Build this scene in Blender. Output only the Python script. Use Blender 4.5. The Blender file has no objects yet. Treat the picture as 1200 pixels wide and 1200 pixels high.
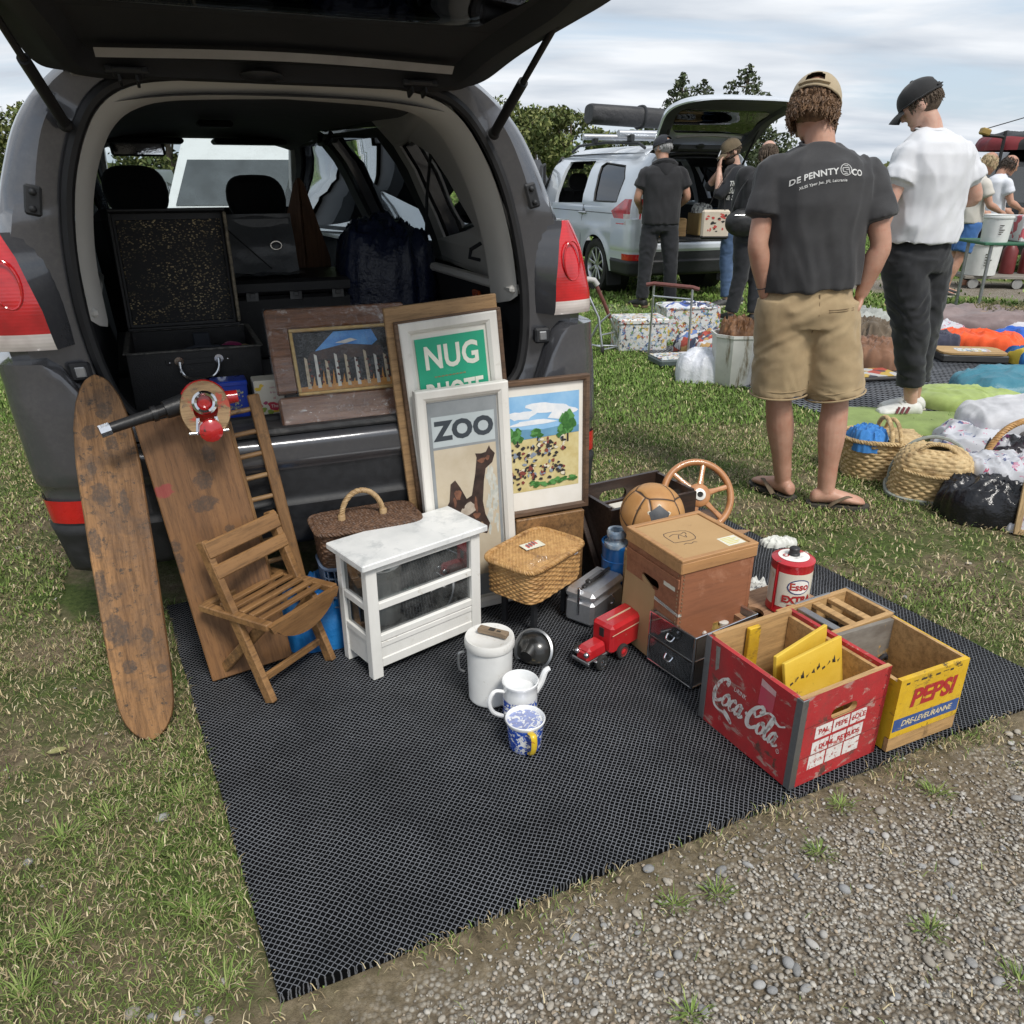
import bpy, bmesh, math, random
import numpy as np
from mathutils import Vector, Matrix, Euler, noise
from mathutils.geometry import tessellate_polygon
from mathutils.bvhtree import BVHTree
random.seed(7); rng = np.random.default_rng(7)
SC = bpy.context.scene
COL = SC.collection
PI = math.pi
R = math.radians
# ---------------------------------------------------------------- camera numbers
F_PX, PITCH, CAM_H = 930.0, R(22.9), 1.38
SP, CP = math.sin(PITCH), math.cos(PITCH)
def ray(px, py):
    u = (px-600)/F_PX; v = (py-600)/F_PX
    return Vector((u, CP-v*SP, -(SP+v*CP)))
def G(px, py, z=0.0):
    """point of the photograph on the horizontal plane z"""
    d = ray(px, py); return Vector((0, 0, CAM_H)) + d*((z-CAM_H)/d.z)
def atY(px, py, Y):
    d = ray(px, py); return Vector((0, 0, CAM_H)) + d*(Y/d.y)
def smooth(a, b, x):
    t = min(1, max(0, (x-a)/(b-a))); return t*t*(3-2*t)
def lerp(a, b, t): return a+(b-a)*t
def interp(keys, t):
    """piecewise-linear (smooth) interpolation of [(t, value or tuple)]"""
    if t <= keys[0][0]: return keys[0][1]
    for (a, va), (b, vb) in zip(keys, keys[1:]):
        if t <= b:
            k = (t-a)/(b-a) if b > a else 0
            if isinstance(va, (tuple, list)): return tuple(x+(y-x)*k for x, y in zip(va, vb))
            return va+(vb-va)*k
    return keys[-1][1]
def catmull(pts, n=6, closed=False):
    pts = [Vector(p) for p in pts]; out = []; N = len(pts)
    segs = N if closed else N-1
    for i in range(segs):
        if closed: p0, p1, p2, p3 = pts[i-1], pts[i], pts[(i+1) % N], pts[(i+2) % N]
        else: p0, p1, p2, p3 = pts[max(i-1, 0)], pts[i], pts[i+1], pts[min(i+2, N-1)]
        for k in range(n):
            t = k/n
            out.append(0.5*((2*p1)+(p2-p0)*t+(2*p0-5*p1+4*p2-p3)*t*t+(3*p1-p0-3*p2+p3)*t**3))
    if not closed: out.append(pts[-1].copy())
    return out
def nz(p, s=1.0, o=0.0): return noise.noise(Vector((p[0]*s+o, p[1]*s+o*1.7, p[2]*s-o)))
def fbm(p, s=1.0, o=0.0, octv=4):
    return noise.fractal(Vector((p[0]*s+o, p[1]*s+o*1.3, p[2]*s-o)), 0.9, 2.1, octv)
def TM(loc=(0, 0, 0), rot=(0, 0, 0), sc=None):
    m = Matrix.Translation(loc) @ Euler(rot, 'XYZ').to_matrix().to_4x4()
    if sc is not None: m = m @ Matrix.Diagonal((*sc, 1))
    return m
def frame(o, x, z):
    """matrix with origin o, x axis along x, z axis near z"""
    x = Vector(x).normalized(); z = Vector(z); y = z.cross(x).normalized(); z = x.cross(y)
    m = Matrix.Identity(4)
    for i in range(3): m[i][0] = x[i]; m[i][1] = y[i]; m[i][2] = z[i]; m[i][3] = o[i]
    return m
def along(a, b):
    a = Vector(a); b = Vector(b); z = (b-a).normalized()
    q = z.to_track_quat('Z', 'Y').to_matrix().to_4x4(); return Matrix.Translation(a) @ q, (b-a).length

_txt = {}
def text_mesh(s, size=1.0, align='CENTER', shear=0.0, bold=0.0, space=1.0):
    k = (s, size, align, shear, bold, space)
    if k not in _txt:
        c = bpy.data.curves.new('lettering_source', 'FONT'); c.body = s; c.size = size; c.align_x = align; c.align_y = 'CENTER'
        c.shear = shear; c.offset = bold; c.space_character = space; c.resolution_u = 3
        o = bpy.data.objects.new('lettering_source', c); COL.objects.link(o)
        dg = bpy.context.evaluated_depsgraph_get(); me = bpy.data.meshes.new_from_object(o.evaluated_get(dg))
        _txt[k] = ([v.co.copy() for v in me.vertices], [tuple(p.vertices) for p in me.polygons])
        bpy.data.objects.remove(o); bpy.data.curves.remove(c); bpy.data.meshes.remove(me)
    return _txt[k]

SHEAR = None      # lean of the body being built (set while a car is made)
class MB:
    def __init__(s): s.v = []; s.f = []; s.m = []
    def add(s, vs, fs, m=0, T=None):
        o = len(s.v)
        if T is not None: vs = [T @ Vector(q) for q in vs]
        s.v += [tuple(q) for q in vs]; s.f += [tuple(i+o for i in f) for f in fs]; s.m += [m]*len(fs); return s
    def box(s, c, size, m=0, rot=None, bev=0.0, T=None, taper=None):
        hx, hy, hz = size[0]/2, size[1]/2, size[2]/2
        b = min(bev, hx*.9, hy*.9, hz*.9)
        M = Matrix.Translation(c)
        if rot is not None: M = M @ (rot if isinstance(rot, Matrix) else Euler(rot, 'XYZ').to_matrix().to_4x4())
        if T is not None: M = T @ M
        if b <= 0:
            vs = [(x*hx, y*hy, z*hz) for x in (-1, 1) for y in (-1, 1) for z in (-1, 1)]
            fs = [(0, 1, 3, 2), (4, 6, 7, 5), (0, 4, 5, 1), (2, 3, 7, 6), (0, 2, 6, 4), (1, 5, 7, 3)]
        else:
            vs = []; idx = {}
            for x in (-1, 1):
                for y in (-1, 1):
                    for z in (-1, 1):
                        for a in range(3):
                            q = [x*(hx-b), y*(hy-b), z*(hz-b)]; q[a] = (x*hx, y*hy, z*hz)[a]
                            idx[(x, y, z, a)] = len(vs); vs.append(tuple(q))
            fs = []
            for a in range(3):
                u, w = (a+1) % 3, (a+2) % 3
                for sg in (-1, 1):
                    ring = []
                    for (p, q) in ((-1, -1), (1, -1), (1, 1), (-1, 1)):
                        k = [0, 0, 0]; k[a] = sg; k[u] = p; k[w] = q; ring.append(idx[(*k, a)])
                    fs.append(tuple(ring if sg > 0 else ring[::-1]))
                for p in (-1, 1):
                    for q in (-1, 1):
                        k1 = [0, 0, 0]; k1[a] = -1; k1[u] = p; k1[w] = q; k2 = list(k1); k2[a] = 1
                        r = [idx[(*k1, u)], idx[(*k2, u)], idx[(*k2, w)], idx[(*k1, w)]]
                        fs.append(tuple(r if p*q > 0 else r[::-1]))
            for x in (-1, 1):
                for y in (-1, 1):
                    for z in (-1, 1):
                        r = [idx[(x, y, z, a)] for a in range(3)]; fs.append(tuple(r if x*y*z > 0 else r[::-1]))
        if taper: vs = [(q[0]*(1+(taper[0]-1)*(q[2]/(2*hz)+.5)), q[1]*(1+(taper[1]-1)*(q[2]/(2*hz)+.5)), q[2]) for q in vs]
        return s.add(vs, fs, m, M)
    def bar(s, a, b, w, t, m=0, up=(0, 0, 1), bev=0.002):
        """rectangular bar from a to b; w across, t along up"""
        a = Vector(a); b = Vector(b); d = b-a; M = frame((a+b)/2, d, up)
        return s.box((0, 0, 0), (d.length, w, t), m, bev=bev, T=M)
    def cyl(s, a, b, r, r2=None, n=16, m=0, caps=True, T=None):
        r2 = r if r2 is None else r2; M, L = along(a, b)
        if T is not None: M = T @ M
        vs = [(math.cos(2*PI*i/n)*rr, math.sin(2*PI*i/n)*rr, z) for rr, z in ((r, 0), (r2, L)) for i in range(n)]
        fs = [(i, (i+1) % n, n+(i+1) % n, n+i) for i in range(n)]
        if caps: fs += [tuple(range(n))[::-1], tuple(range(n, 2*n))]
        return s.add(vs, fs, m, M)
    def lathe(s, prof, n=32, m=0, T=None, caps=True, sx=1.0, sy=1.0, arc=2*PI):
        vs = []; fs = []; k = len(prof); closed = arc >= 2*PI-1e-6; nn = n if closed else n+1
        for (r, z) in prof: vs += [(r*sx*math.cos(arc*i/n), r*sy*math.sin(arc*i/n), z) for i in range(nn)]
        for j in range(k-1):
            for i in range(n): i2 = (i+1) % nn; fs.append((j*nn+i, j*nn+i2, (j+1)*nn+i2, (j+1)*nn+i))
        if caps and closed:
            if prof[0][0] > 1e-5: fs.append(tuple(range(n))[::-1])
            if prof[-1][0] > 1e-5: fs.append(tuple(range((k-1)*n, k*n)))
        return s.add(vs, fs, m, T)
    def tube(s, pts, r, n=8, m=0, closed=False, T=None, flat=1.0, up=(0, 0, 1)):
        pts = [Vector(p) for p in pts]; N = len(pts); vs = []; fs = []; prev = None
        for i, p in enumerate(pts):
            if closed: t = pts[(i+1) % N]-pts[i-1]
            else: t = pts[min(i+1, N-1)]-pts[max(i-1, 0)]
            t = t.normalized() if t.length > 1e-9 else Vector((0, 0, 1))
            if prev is None:
                u = Vector(up); 
                if abs(u.dot(t)) > .95: u = Vector((1, 0, 0))
                nrm = (u-t*u.dot(t)).normalized()
            else:
                nrm = prev-t*prev.dot(t)
                nrm = nrm.normalized() if nrm.length > 1e-6 else t.orthogonal().normalized()
            prev = nrm; bi = t.cross(nrm); rr = r[i] if isinstance(r, (list, tuple)) else r
            for k in range(n):
                a = 2*PI*k/n; vs.append(p+nrm*math.cos(a)*rr*flat+bi*math.sin(a)*rr)
        for i in range(N if closed else N-1):
            j = (i+1) % N
            for k in range(n): k2 = (k+1) % n; fs.append((i*n+k, i*n+k2, j*n+k2, j*n+k))
        if not closed: fs += [tuple(range(n))[::-1], tuple(range((N-1)*n, N*n))]
        return s.add(vs, fs, m, T)
    def prism(s, out, z0, z1, m=0, T=None, holes=(), mapf=None, side=None):
        loops = [[Vector((p[0], p[1], 0)) for p in out]]+[[Vector((p[0], p[1], 0)) for p in h] for h in holes]
        tri = tessellate_polygon(loops); flat = [p for l in loops for p in l]; n = len(flat)
        vs = [(p.x, p.y, z0) for p in flat]+[(p.x, p.y, z1) for p in flat]; fs = []; ms = []
        for t in tri:
            a, b, c = flat[t[0]], flat[t[1]], flat[t[2]]
            if (b-a).cross(c-a).z < 0: t = t[::-1]
            fs.append(tuple(i+n for i in t)); fs.append(tuple(t[::-1])); ms += [m, m]
        o = 0
        for k, l in enumerate(loops):
            ar = sum(l[i].x*l[(i+1) % len(l)].y-l[(i+1) % len(l)].x*l[i].y for i in range(len(l)))
            flip = (ar < 0) != (k > 0)
            for i in range(len(l)):
                j = (i+1) % len(l); q = (o+i, o+j, n+o+j, n+o+i)
                if k > 0: q = q if ar < 0 else q[::-1]
                else: q = q if ar > 0 else q[::-1]
                fs.append(q); ms.append(m if side is None else side)
            o += len(l)
        if mapf: vs = [mapf(*q) for q in vs]
        oo = len(s.v)
        if T is not None: vs = [T @ Vector(q) for q in vs]
        s.v += [tuple(q) for q in vs]; s.f += [tuple(i+oo for i in f) for f in fs]; s.m += ms; return s
    def poly(s, out, z=0.0, m=0, T=None, holes=(), mapf=None):
        loops = [[Vector((p[0], p[1], 0)) for p in out]]+[[Vector((p[0], p[1], 0)) for p in h] for h in holes]
        flat = [p for l in loops for p in l]; fs = []
        for t in tessellate_polygon(loops):
            a, b, c = (flat[i] for i in t); fs.append(t if (b-a).cross(c-a).z > 0 else t[::-1])
        vs = [(p.x, p.y, z) for p in flat]
        if mapf: vs = [mapf(*q) for q in vs]
        return s.add(vs, fs, m, T)
    def sph(s, c, r, nu=24, nv=14, m=0, T=None, mapf=None):
        if not isinstance(r, (tuple, list)): r = (r, r, r)
        vs = []; fs = []
        for j in range(nv+1):
            b = -PI/2+PI*j/nv
            for i in range(nu):
                a = 2*PI*i/nu; q = (math.cos(a)*math.cos(b), math.sin(a)*math.cos(b), math.sin(b))
                q = (c[0]+q[0]*r[0], c[1]+q[1]*r[1], c[2]+q[2]*r[2]); vs.append(mapf(q) if mapf else q)
        for j in range(nv):
            for i in range(nu): i2 = (i+1) % nu; fs.append((j*nu+i, j*nu+i2, (j+1)*nu+i2, (j+1)*nu+i))
        return s.add(vs, fs, m, T)
    def grid(s, nu, nv, fn, m=0, cu=False, T=None, flip=False):
        nuu = nu if cu else nu+1
        vs = [fn(i/nu, j/nv) for j in range(nv+1) for i in range(nuu)]; fs = []
        for j in range(nv):
            for i in range(nu):
                i2 = (i+1) % nuu; q = (j*nuu+i, j*nuu+i2, (j+1)*nuu+i2, (j+1)*nuu+i); fs.append(q[::-1] if flip else q)
        return s.add(vs, fs, m, T)
    def loft(s, rings, m=0, caps=True, T=None, closed=True):
        n = len(rings[0]); vs = [p for r in rings for p in r]; fs = []
        for j in range(len(rings)-1):
            for i in range(n if closed else n-1): i2 = (i+1) % n; fs.append((j*n+i, j*n+i2, (j+1)*n+i2, (j+1)*n+i))
        if caps and closed: fs += [tuple(range(n))[::-1], tuple(range((len(rings)-1)*n, len(rings)*n))]
        return s.add(vs, fs, m, T)
    def text(s, st, size, T=None, m=1, mapf=None, **k):
        vs, fs = text_mesh(st, size, **k)
        return s.add([mapf(q.x, q.y) for q in vs] if mapf else vs, fs, m, T)
    def stroke(s, pts, w, z=0.0, m=1, T=None, mapf=None, n=6, nib=None):
        """flat calligraphic ribbon through 2-D points; w number, list, or with nib=(angle, thin) a broad pen"""
        P = catmull([(p[0], p[1], 0) for p in pts], n); N = len(P); vs = []; fs = []
        for i, p in enumerate(P):
            t = P[min(i+1, N-1)]-P[max(i-1, 0)]; t.normalize(); q = Vector((-t.y, t.x, 0))
            if isinstance(w, (list, tuple)):
                k = i/(N-1)*(len(w)-1); a = int(min(k, len(w)-2)); ww = lerp(w[a], w[a+1], k-a)
            else: ww = w
            if nib: ww *= nib[1]+(1-nib[1])*abs(math.sin(math.atan2(t.y, t.x)-nib[0]))
            vs += [p+q*ww/2, p-q*ww/2]
        for i in range(N-1): fs.append((2*i, 2*i+1, 2*i+3, 2*i+2))
        vs = [(a.x, a.y, z) for a in vs]
        if mapf: vs = [mapf(*a) for a in vs]
        return s.add(vs, fs, m, T)
    def xf(s, fn): s.v = [tuple(fn(q)) for q in s.v]; return s
    def build(s, name, mats, parent=None, ang=38, kind=None, flat=False, recalc=False):
        if SHEAR: s.v = [SHEAR(q) for q in s.v]
        me = bpy.data.meshes.new(name); me.from_pydata(s.v, [], s.f)
        if not isinstance(mats, (list, tuple)): mats = [mats]
        for mt in mats: me.materials.append(mt)
        if len(mats) > 1: me.polygons.foreach_set('material_index', [min(i, len(mats)-1) for i in s.m])
        if recalc:
            bm = bmesh.new(); bm.from_mesh(me); bmesh.ops.recalc_face_normals(bm, faces=bm.faces); bm.to_mesh(me); bm.free()
        if not flat:
            me.polygons.foreach_set('use_smooth', [True]*len(me.polygons))
            me.set_sharp_from_angle(angle=R(ang))
        me.update()
        o = bpy.data.objects.new(name, me); COL.objects.link(o)
        if parent is not None: o.parent = parent
        if kind: o['kind'] = kind
        return o
def thing(name, label, cat, loc=(0, 0, 0), rz=0.0, group=None, M=None):
    o = bpy.data.objects.new(name, None); COL.objects.link(o); o.empty_display_size = .1
    if M is not None: o.matrix_basis = M
    else: o.location = loc; o.rotation_euler = (0, 0, rz)
    return tag(o, label, cat, group)
def tag(o, label, cat, group=None):
    o['label'] = label; o['category'] = cat
    if group: o['group'] = group
    return o
def dup_tree(o, parent=None):
    c = o.copy(); COL.objects.link(c)
    if parent is not None: c.parent = parent
    for ch in list(o.children): dup_tree(ch, c)
    return c
def remesh_obj(mb, voxel, mats, name, parent=None, smooth_it=2, deform=None, kind=None):
    """weld overlapping shapes of mb into ONE continuous skin"""
    me = bpy.data.meshes.new('weld'); me.from_pydata(mb.v, [], mb.f)
    o = bpy.data.objects.new('weld', me); COL.objects.link(o)
    bm = bmesh.new(); bm.from_mesh(me); bmesh.ops.recalc_face_normals(bm, faces=bm.faces); bm.to_mesh(me); bm.free()
    md = o.modifiers.new('r', 'REMESH'); md.mode = 'VOXEL'; md.voxel_size = voxel
    if smooth_it:
        sm = o.modifiers.new('s', 'SMOOTH'); sm.factor = .5; sm.iterations = smooth_it
    dg = bpy.context.evaluated_depsgraph_get(); m2 = bpy.data.meshes.new_from_object(o.evaluated_get(dg))
    bpy.data.objects.remove(o); bpy.data.meshes.remove(me)
    if deform:
        n = len(m2.vertices); co = np.empty(n*3); no = np.empty(n*3)
        m2.vertices.foreach_get('co', co); m2.vertices.foreach_get('normal', no)
        co = co.reshape(-1, 3); no = no.reshape(-1, 3); co = deform(co, no); m2.vertices.foreach_set('co', co.ravel())
    m2.materials.clear()
    for mt in (mats if isinstance(mats, (list, tuple)) else [mats]): m2.materials.append(mt)
    m2.polygons.foreach_set('material_index', [0]*len(m2.polygons))
    m2.polygons.foreach_set('use_smooth', [True]*len(m2.polygons)); m2.update()
    m2.name = name; r = bpy.data.objects.new(name, m2); COL.objects.link(r)
    if parent is not None: r.parent = parent
    if kind: r['kind'] = kind
    return r
def npmesh(name, V, Fv, mats, cols=None, kind=None, parent=None, smooth_=False):
    """mesh from numpy arrays; Fv (n,k) faces; cols per-face colours -> corner attribute 'Col'"""
    me = bpy.data.meshes.new(name); n, k = Fv.shape
    me.vertices.add(len(V)); me.vertices.foreach_set('co', V.astype(np.float32).ravel())
    me.loops.add(n*k); me.loops.foreach_set('vertex_index', Fv.astype(np.int32).ravel())
    me.polygons.add(n); me.polygons.foreach_set('loop_start', np.arange(0, n*k, k, dtype=np.int32))
    me.update(calc_edges=True)
    if smooth_: me.polygons.foreach_set('use_smooth', np.ones(n, bool))
    if cols is not None:
        a = me.color_attributes.new('Col', 'FLOAT_COLOR', 'CORNER')
        c = np.ones((n, k, 4), np.float32); c[:, :, :3] = cols[:, None, :]; a.data.foreach_set('color', c.ravel())
    for m in (mats if isinstance(mats, (list, tuple)) else [mats]): me.materials.append(m)
    me.validate(); o = bpy.data.objects.new(name, me); COL.objects.link(o)
    if parent is not None: o.parent = parent
    if kind: o['kind'] = kind
    return o
# ---------------------------------------------------------------- materials
_mats = {}
class NT:
    def __init__(s, name):
        s.mat = bpy.data.materials.new(name); s.mat.use_nodes = True; s.t = s.mat.node_tree; s.n = s.t.nodes; s.n.clear()
        s.out = s.n.new('ShaderNodeOutputMaterial'); s.b = s.n.new('ShaderNodeBsdfPrincipled'); s.L(s.b.outputs[0], s.out.inputs[0]); s._co = {}
    def L(s, a, b): s.t.links.new(a, b)
    def new(s, typ, **k):
        n = s.n.new(typ)
        for a, v in k.items(): setattr(n, a, v)
        return n
    def co(s, stretch=(1, 1, 1), kind='Object', rot=(0, 0, 0)):
        key = (tuple(stretch), kind, tuple(rot))
        if key not in s._co:
            c = s.new('ShaderNodeTexCoord'); m = s.new('ShaderNodeMapping'); m.inputs['Scale'].default_value = stretch; m.inputs['Rotation'].default_value = rot
            s.L(c.outputs[kind], m.inputs['Vector']); s._co[key] = m.outputs[0]
        return s._co[key]
    def noise(s, scale, detail=5, rough=.6, stretch=(1, 1, 1), dist=0.0, kind='Object'):
        n = s.new('ShaderNodeTexNoise'); n.inputs['Scale'].default_value = scale; n.inputs['Detail'].default_value = detail
        n.inputs['Roughness'].default_value = rough; n.inputs['Distortion'].default_value = dist; s.L(s.co(stretch, kind), n.inputs['Vector']); return n.outputs['Fac']
    def vor(s, scale, stretch=(1, 1, 1), feature='F1', out='Distance', rand=1.0, kind='Object'):
        n = s.new('ShaderNodeTexVoronoi'); n.feature = feature; n.inputs['Scale'].default_value = scale; n.inputs['Randomness'].default_value = rand
        s.L(s.co(stretch, kind), n.inputs['Vector']); return n.outputs[out]
    def ramp(s, fac, stops, mode='LINEAR'):
        r = s.new('ShaderNodeValToRGB'); cr = r.color_ramp; cr.interpolation = mode
        while len(cr.elements) > 1: cr.elements.remove(cr.elements[-1])
        for i, (p, c) in enumerate(stops):
            e = cr.elements[0] if i == 0 else cr.elements.new(p)
            e.position = p; e.color = (*c, 1) if len(c) == 3 else c
        s.L(fac, r.inputs[0]); return r.outputs[0]
    def step(s, fac, a, b):
        m = s.new('ShaderNodeMapRange'); m.inputs[1].default_value = a; m.inputs[2].default_value = b; s.L(fac, m.inputs[0]); return m.outputs[0]
    def math(s, op, a, b=None, c=None):
        m = s.new('ShaderNodeMath', operation=op)
        for i, q in enumerate((a, b, c)):
            if q is None: continue
            if isinstance(q, (int, float)): m.inputs[i].default_value = q
            else: s.L(q, m.inputs[i])
        return m.outputs[0]
    def mix(s, fac, a, b, mode='MIX'):
        m = s.new('ShaderNodeMix', data_type='RGBA', blend_type=mode)
        if isinstance(fac, (int, float)): m.inputs[0].default_value = fac
        else: s.L(fac, m.inputs[0])
        for i, q in ((6, a), (7, b)):
            if isinstance(q, (tuple, list)): m.inputs[i].default_value = (*q[:3], 1)
            else: s.L(q, m.inputs[i])
        return m.outputs[2]
    def bump(s, h, strength=.3, dist=.01):
        b = s.new('ShaderNodeBump'); b.inputs['Strength'].default_value = strength; b.inputs['Distance'].default_value = dist
        s.L(h, b.inputs['Height']); s.L(b.outputs[0], s.b.inputs['Normal']); return b
    def set(s, **k):
        mp = dict(color='Base Color', rough='Roughness', metal='Metallic', spec='Specular IOR Level', coat='Coat Weight', trans='Transmission Weight', ior='IOR', alpha='Alpha', emit='Emission Color', estr='Emission Strength', coatr='Coat Roughness', sheen='Sheen Weight', sss='Subsurface Weight')
        for a, v in k.items():
            i = s.b.inputs[mp[a]]
            if isinstance(v, (int, float)): i.default_value = v
            elif isinstance(v, (tuple, list)): i.default_value = (*v[:3], 1)
            else: s.L(v, i)
        return s
def M(name, col, col2=None, scale=12, amt=(.35, .65), rough=.6, rough2=None, metal=0.0, bump=0.0, bscale=40, bdist=.004, spots=None, spot2=None, stretch=(1, 1, 1), coat=0.0, spec=.5, sheen=0.0, grime=None):
    """general weathered surface: two tones by noise, optional worn spots [(colour, scale, lo, hi)]"""
    if name in _mats: return _mats[name]
    t = NT(name); c2 = col2 or tuple(min(1, x*1.18+.004) for x in col)
    n = t.noise(scale, 6, .62, stretch); c = t.ramp(n, [(amt[0], col), (amt[1], c2)])
    rr = t.ramp(n, [(.3, (rough,)*3), (.7, ((rough2 if rough2 is not None else min(1, rough+.12)),)*3)])
    for sp in (spots, spot2):
        if sp:
            sc, lo, hi = sp[1], sp[2]-.055, sp[3]-.05; k = t.step(t.noise(sc, 7, .7, sp[4] if len(sp) > 4 else (1, 1, 1), .3), lo, hi); c = t.mix(k, c, sp[0])
    if grime:
        k = t.step(t.noise(grime[1], 8, .75), grime[2], grime[3]); c = t.mix(t.math('MULTIPLY', k, .8), c, grime[0])
    t.set(color=c, rough=rr, metal=metal, coat=coat, spec=spec, sheen=sheen)
    if bump: t.bump(t.noise(bscale, 6, .65, stretch), bump, bdist)
    _mats[name] = t.mat; return t.mat
def wood(name, light, dark, axis=2, scale=9, rough=.55, stains=None, wear=None, bump=.25, grain=1.0, coat=0.0, marks=(), mcol=(.045, .032, .024)):
    if name in _mats: return _mats[name]
    t = NT(name); st = [1, 1, 1]; st[axis] = .09; st = tuple(st)
    warp = t.noise(scale*.7, 3, .5, st, .6); fine = t.noise(scale*9, 5, .7, st, .2); pores = t.noise(scale*34, 4, .8, tuple(x if x < 1 else 1 for x in st))
    c = t.ramp(warp, [(.3, dark), (.5, tuple((a+b)/2 for a, b in zip(light, dark))), (.7, light)])
    c = t.mix(t.math('MULTIPLY', t.step(fine, .44, .68), .75*grain), c, tuple(x*.42 for x in dark))
    c = t.mix(t.math('MULTIPLY', t.step(pores, .55, .70), .7*grain), c, tuple(x*.22 for x in dark))
    big = t.noise(3.1, 3, .5); c = t.mix(t.math('MULTIPLY', t.step(big, .4, .75), .3), c, tuple(x*.55 for x in dark))
    for sp in (stains or []):
        k = t.step(t.noise(sp[1], 6, .7, (1, 1, 1), .4), sp[2]-.04, sp[3]-.04); c = t.mix(t.math('MULTIPLY', k, sp[4] if len(sp) > 4 else .85), c, sp[0])
    if wear:
        k = t.step(t.noise(wear[1], 8, .8, (1, 1, 1)), wear[2], wear[3]); c = t.mix(k, c, wear[0])
    if marks:      # burns and scars with a place of their own on the plank
        sx = t.new('ShaderNodeSeparateXYZ'); t.L(t.co(), sx.inputs[0]); wob = t.noise(55, 5, .65); tex = t.step(t.noise(120, 5, .7), .30, .55); tot = None
        for mk in marks:
            u, v, rx, ry = mk[:4]; a = t.math('POWER', t.math('DIVIDE', t.math('SUBTRACT', sx.outputs[0], u), rx), 2.0); b_ = t.math('POWER', t.math('DIVIDE', t.math('SUBTRACT', sx.outputs[1], v), ry), 2.0)
            d = t.math('ADD', t.math('SQRT', t.math('ADD', a, b_)), t.math('MULTIPLY', t.math('SUBTRACT', wob, .5), 1.5)); k = t.step(d, 1.02, .80)
            if len(mk) > 4: c = t.mix(t.math('MULTIPLY', k, .7), c, mk[4])
            else: tot = k if tot is None else t.math('MAXIMUM', tot, k)
        if tot is not None: c = t.mix(t.math('MULTIPLY', tot, t.math('ADD', .25, t.math('MULTIPLY', tex, .5))), c, mcol)
    t.set(color=c, rough=t.ramp(fine, [(.3, (rough-.08,)*3), (.7, (rough+.15,)*3)]), coat=coat)
    t.bump(t.math('ADD', fine, t.math('MULTIPLY', pores, .6)), bump, .003); _mats[name] = t.mat; return t.mat
def pattern(name, cols, scale=20, rough=.6, bump=0.0, stretch=(1, 1, 1), base=None, cover=.5, feature='F1'):
    """printed pattern: random cells of the given colours, optionally scattered over a base colour"""
    if name in _mats: return _mats[name]
    t = NT(name); v = t.new('ShaderNodeTexVoronoi'); v.inputs['Scale'].default_value = scale
    w = t.new('ShaderNodeTexNoise'); w.inputs['Scale'].default_value = scale*1.3; w.inputs['Detail'].default_value = 4; t.L(t.co(stretch), w.inputs['Vector'])
    mx = t.new('ShaderNodeMix', data_type='VECTOR'); mx.inputs[0].default_value = .06; t.L(t.co(stretch), mx.inputs[4]); t.L(w.outputs['Color'], mx.inputs[5]); t.L(mx.outputs[1], v.inputs['Vector'])
    sp = t.new('ShaderNodeSeparateColor'); t.L(v.outputs['Color'], sp.inputs[0]); k = len(cols)
    c = t.ramp(sp.outputs[0], [(i/k, q) for i, q in enumerate(cols)], 'CONSTANT')
    if base is not None:
        f = t.math('GREATER_THAN', t.noise(scale*.55, 4, .6, stretch), 1-cover); c = t.mix(f, base, c)
    t.set(color=c, rough=rough)
    if bump: t.bump(t.noise(60, 4, .6), bump, .004)
    _mats[name] = t.mat; return t.mat
def cloth(name, col, col2=None, rough=.9, weave=900, bump=.15, scale=5, fade=(.35, .7)):
    if name in _mats: return _mats[name]
    t = NT(name); c2 = col2 or tuple(min(1, x*1.35+.003) for x in col)
    c = t.ramp(t.noise(scale, 6, .65), [(fade[0], col), (fade[1], c2)])
    t.set(color=c, rough=rough, sheen=.15); t.bump(t.math('ADD', t.noise(weave, 2, .5), t.noise(34, 5, .6)), bump, .003); _mats[name] = t.mat; return t.mat
def metal(name, col=(.55, .56, .58), rough=.3, scratch=.3, dirt=None):
    if name in _mats: return _mats[name]
    t = NT(name); n = t.noise(14, 8, .75); c = t.ramp(n, [(.35, tuple(x*.75 for x in col)), (.65, col)])
    if dirt: c = t.mix(t.step(t.noise(dirt[1], 7, .75), dirt[2], dirt[3]), c, dirt[0])
    t.set(color=c, metal=1.0, rough=t.ramp(n, [(.3, (rough+scratch*.5,)*3), (.7, (rough,)*3)])); t.bump(t.noise(60, 4, .6), .06, .002); _mats[name] = t.mat; return t.mat
def glass(name, tint=(.9, .95, .95), rough=.0, alpha=.25, dirt=.0):
    """thin pane: mostly clear, fresnel reflections"""
    if name in _mats: return _mats[name]
    t = NT(name); t.n.remove(t.b); tr = t.new('ShaderNodeBsdfTransparent'); tr.inputs[0].default_value = (*tint, 1)
    gl = t.new('ShaderNodeBsdfGlossy'); gl.inputs[0].default_value = (.95, .97, 1, 1); gl.inputs['Roughness'].default_value = rough
    fr = t.new('ShaderNodeFresnel'); fr.inputs[0].default_value = 1.5
    mx = t.new('ShaderNodeMixShader'); f = t.math('ADD', fr.outputs[0], alpha*.12); t.L(f, mx.inputs[0]); t.L(tr.outputs[0], mx.inputs[1]); t.L(gl.outputs[0], mx.inputs[2])
    last = mx.outputs[0]
    if dirt:
        df = t.new('ShaderNodeBsdfDiffuse'); df.inputs[0].default_value = (.55, .55, .53, 1); m2 = t.new('ShaderNodeMixShader')
        t.L(t.math('MULTIPLY', t.step(t.noise(9, 8, .75), .35, .8), dirt), m2.inputs[0]); t.L(last, m2.inputs[1]); t.L(df.outputs[0], m2.inputs[2]); last = m2.outputs[0]
    t.L(last, t.out.inputs[0]); _mats[name] = t.mat; return t.mat
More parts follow.
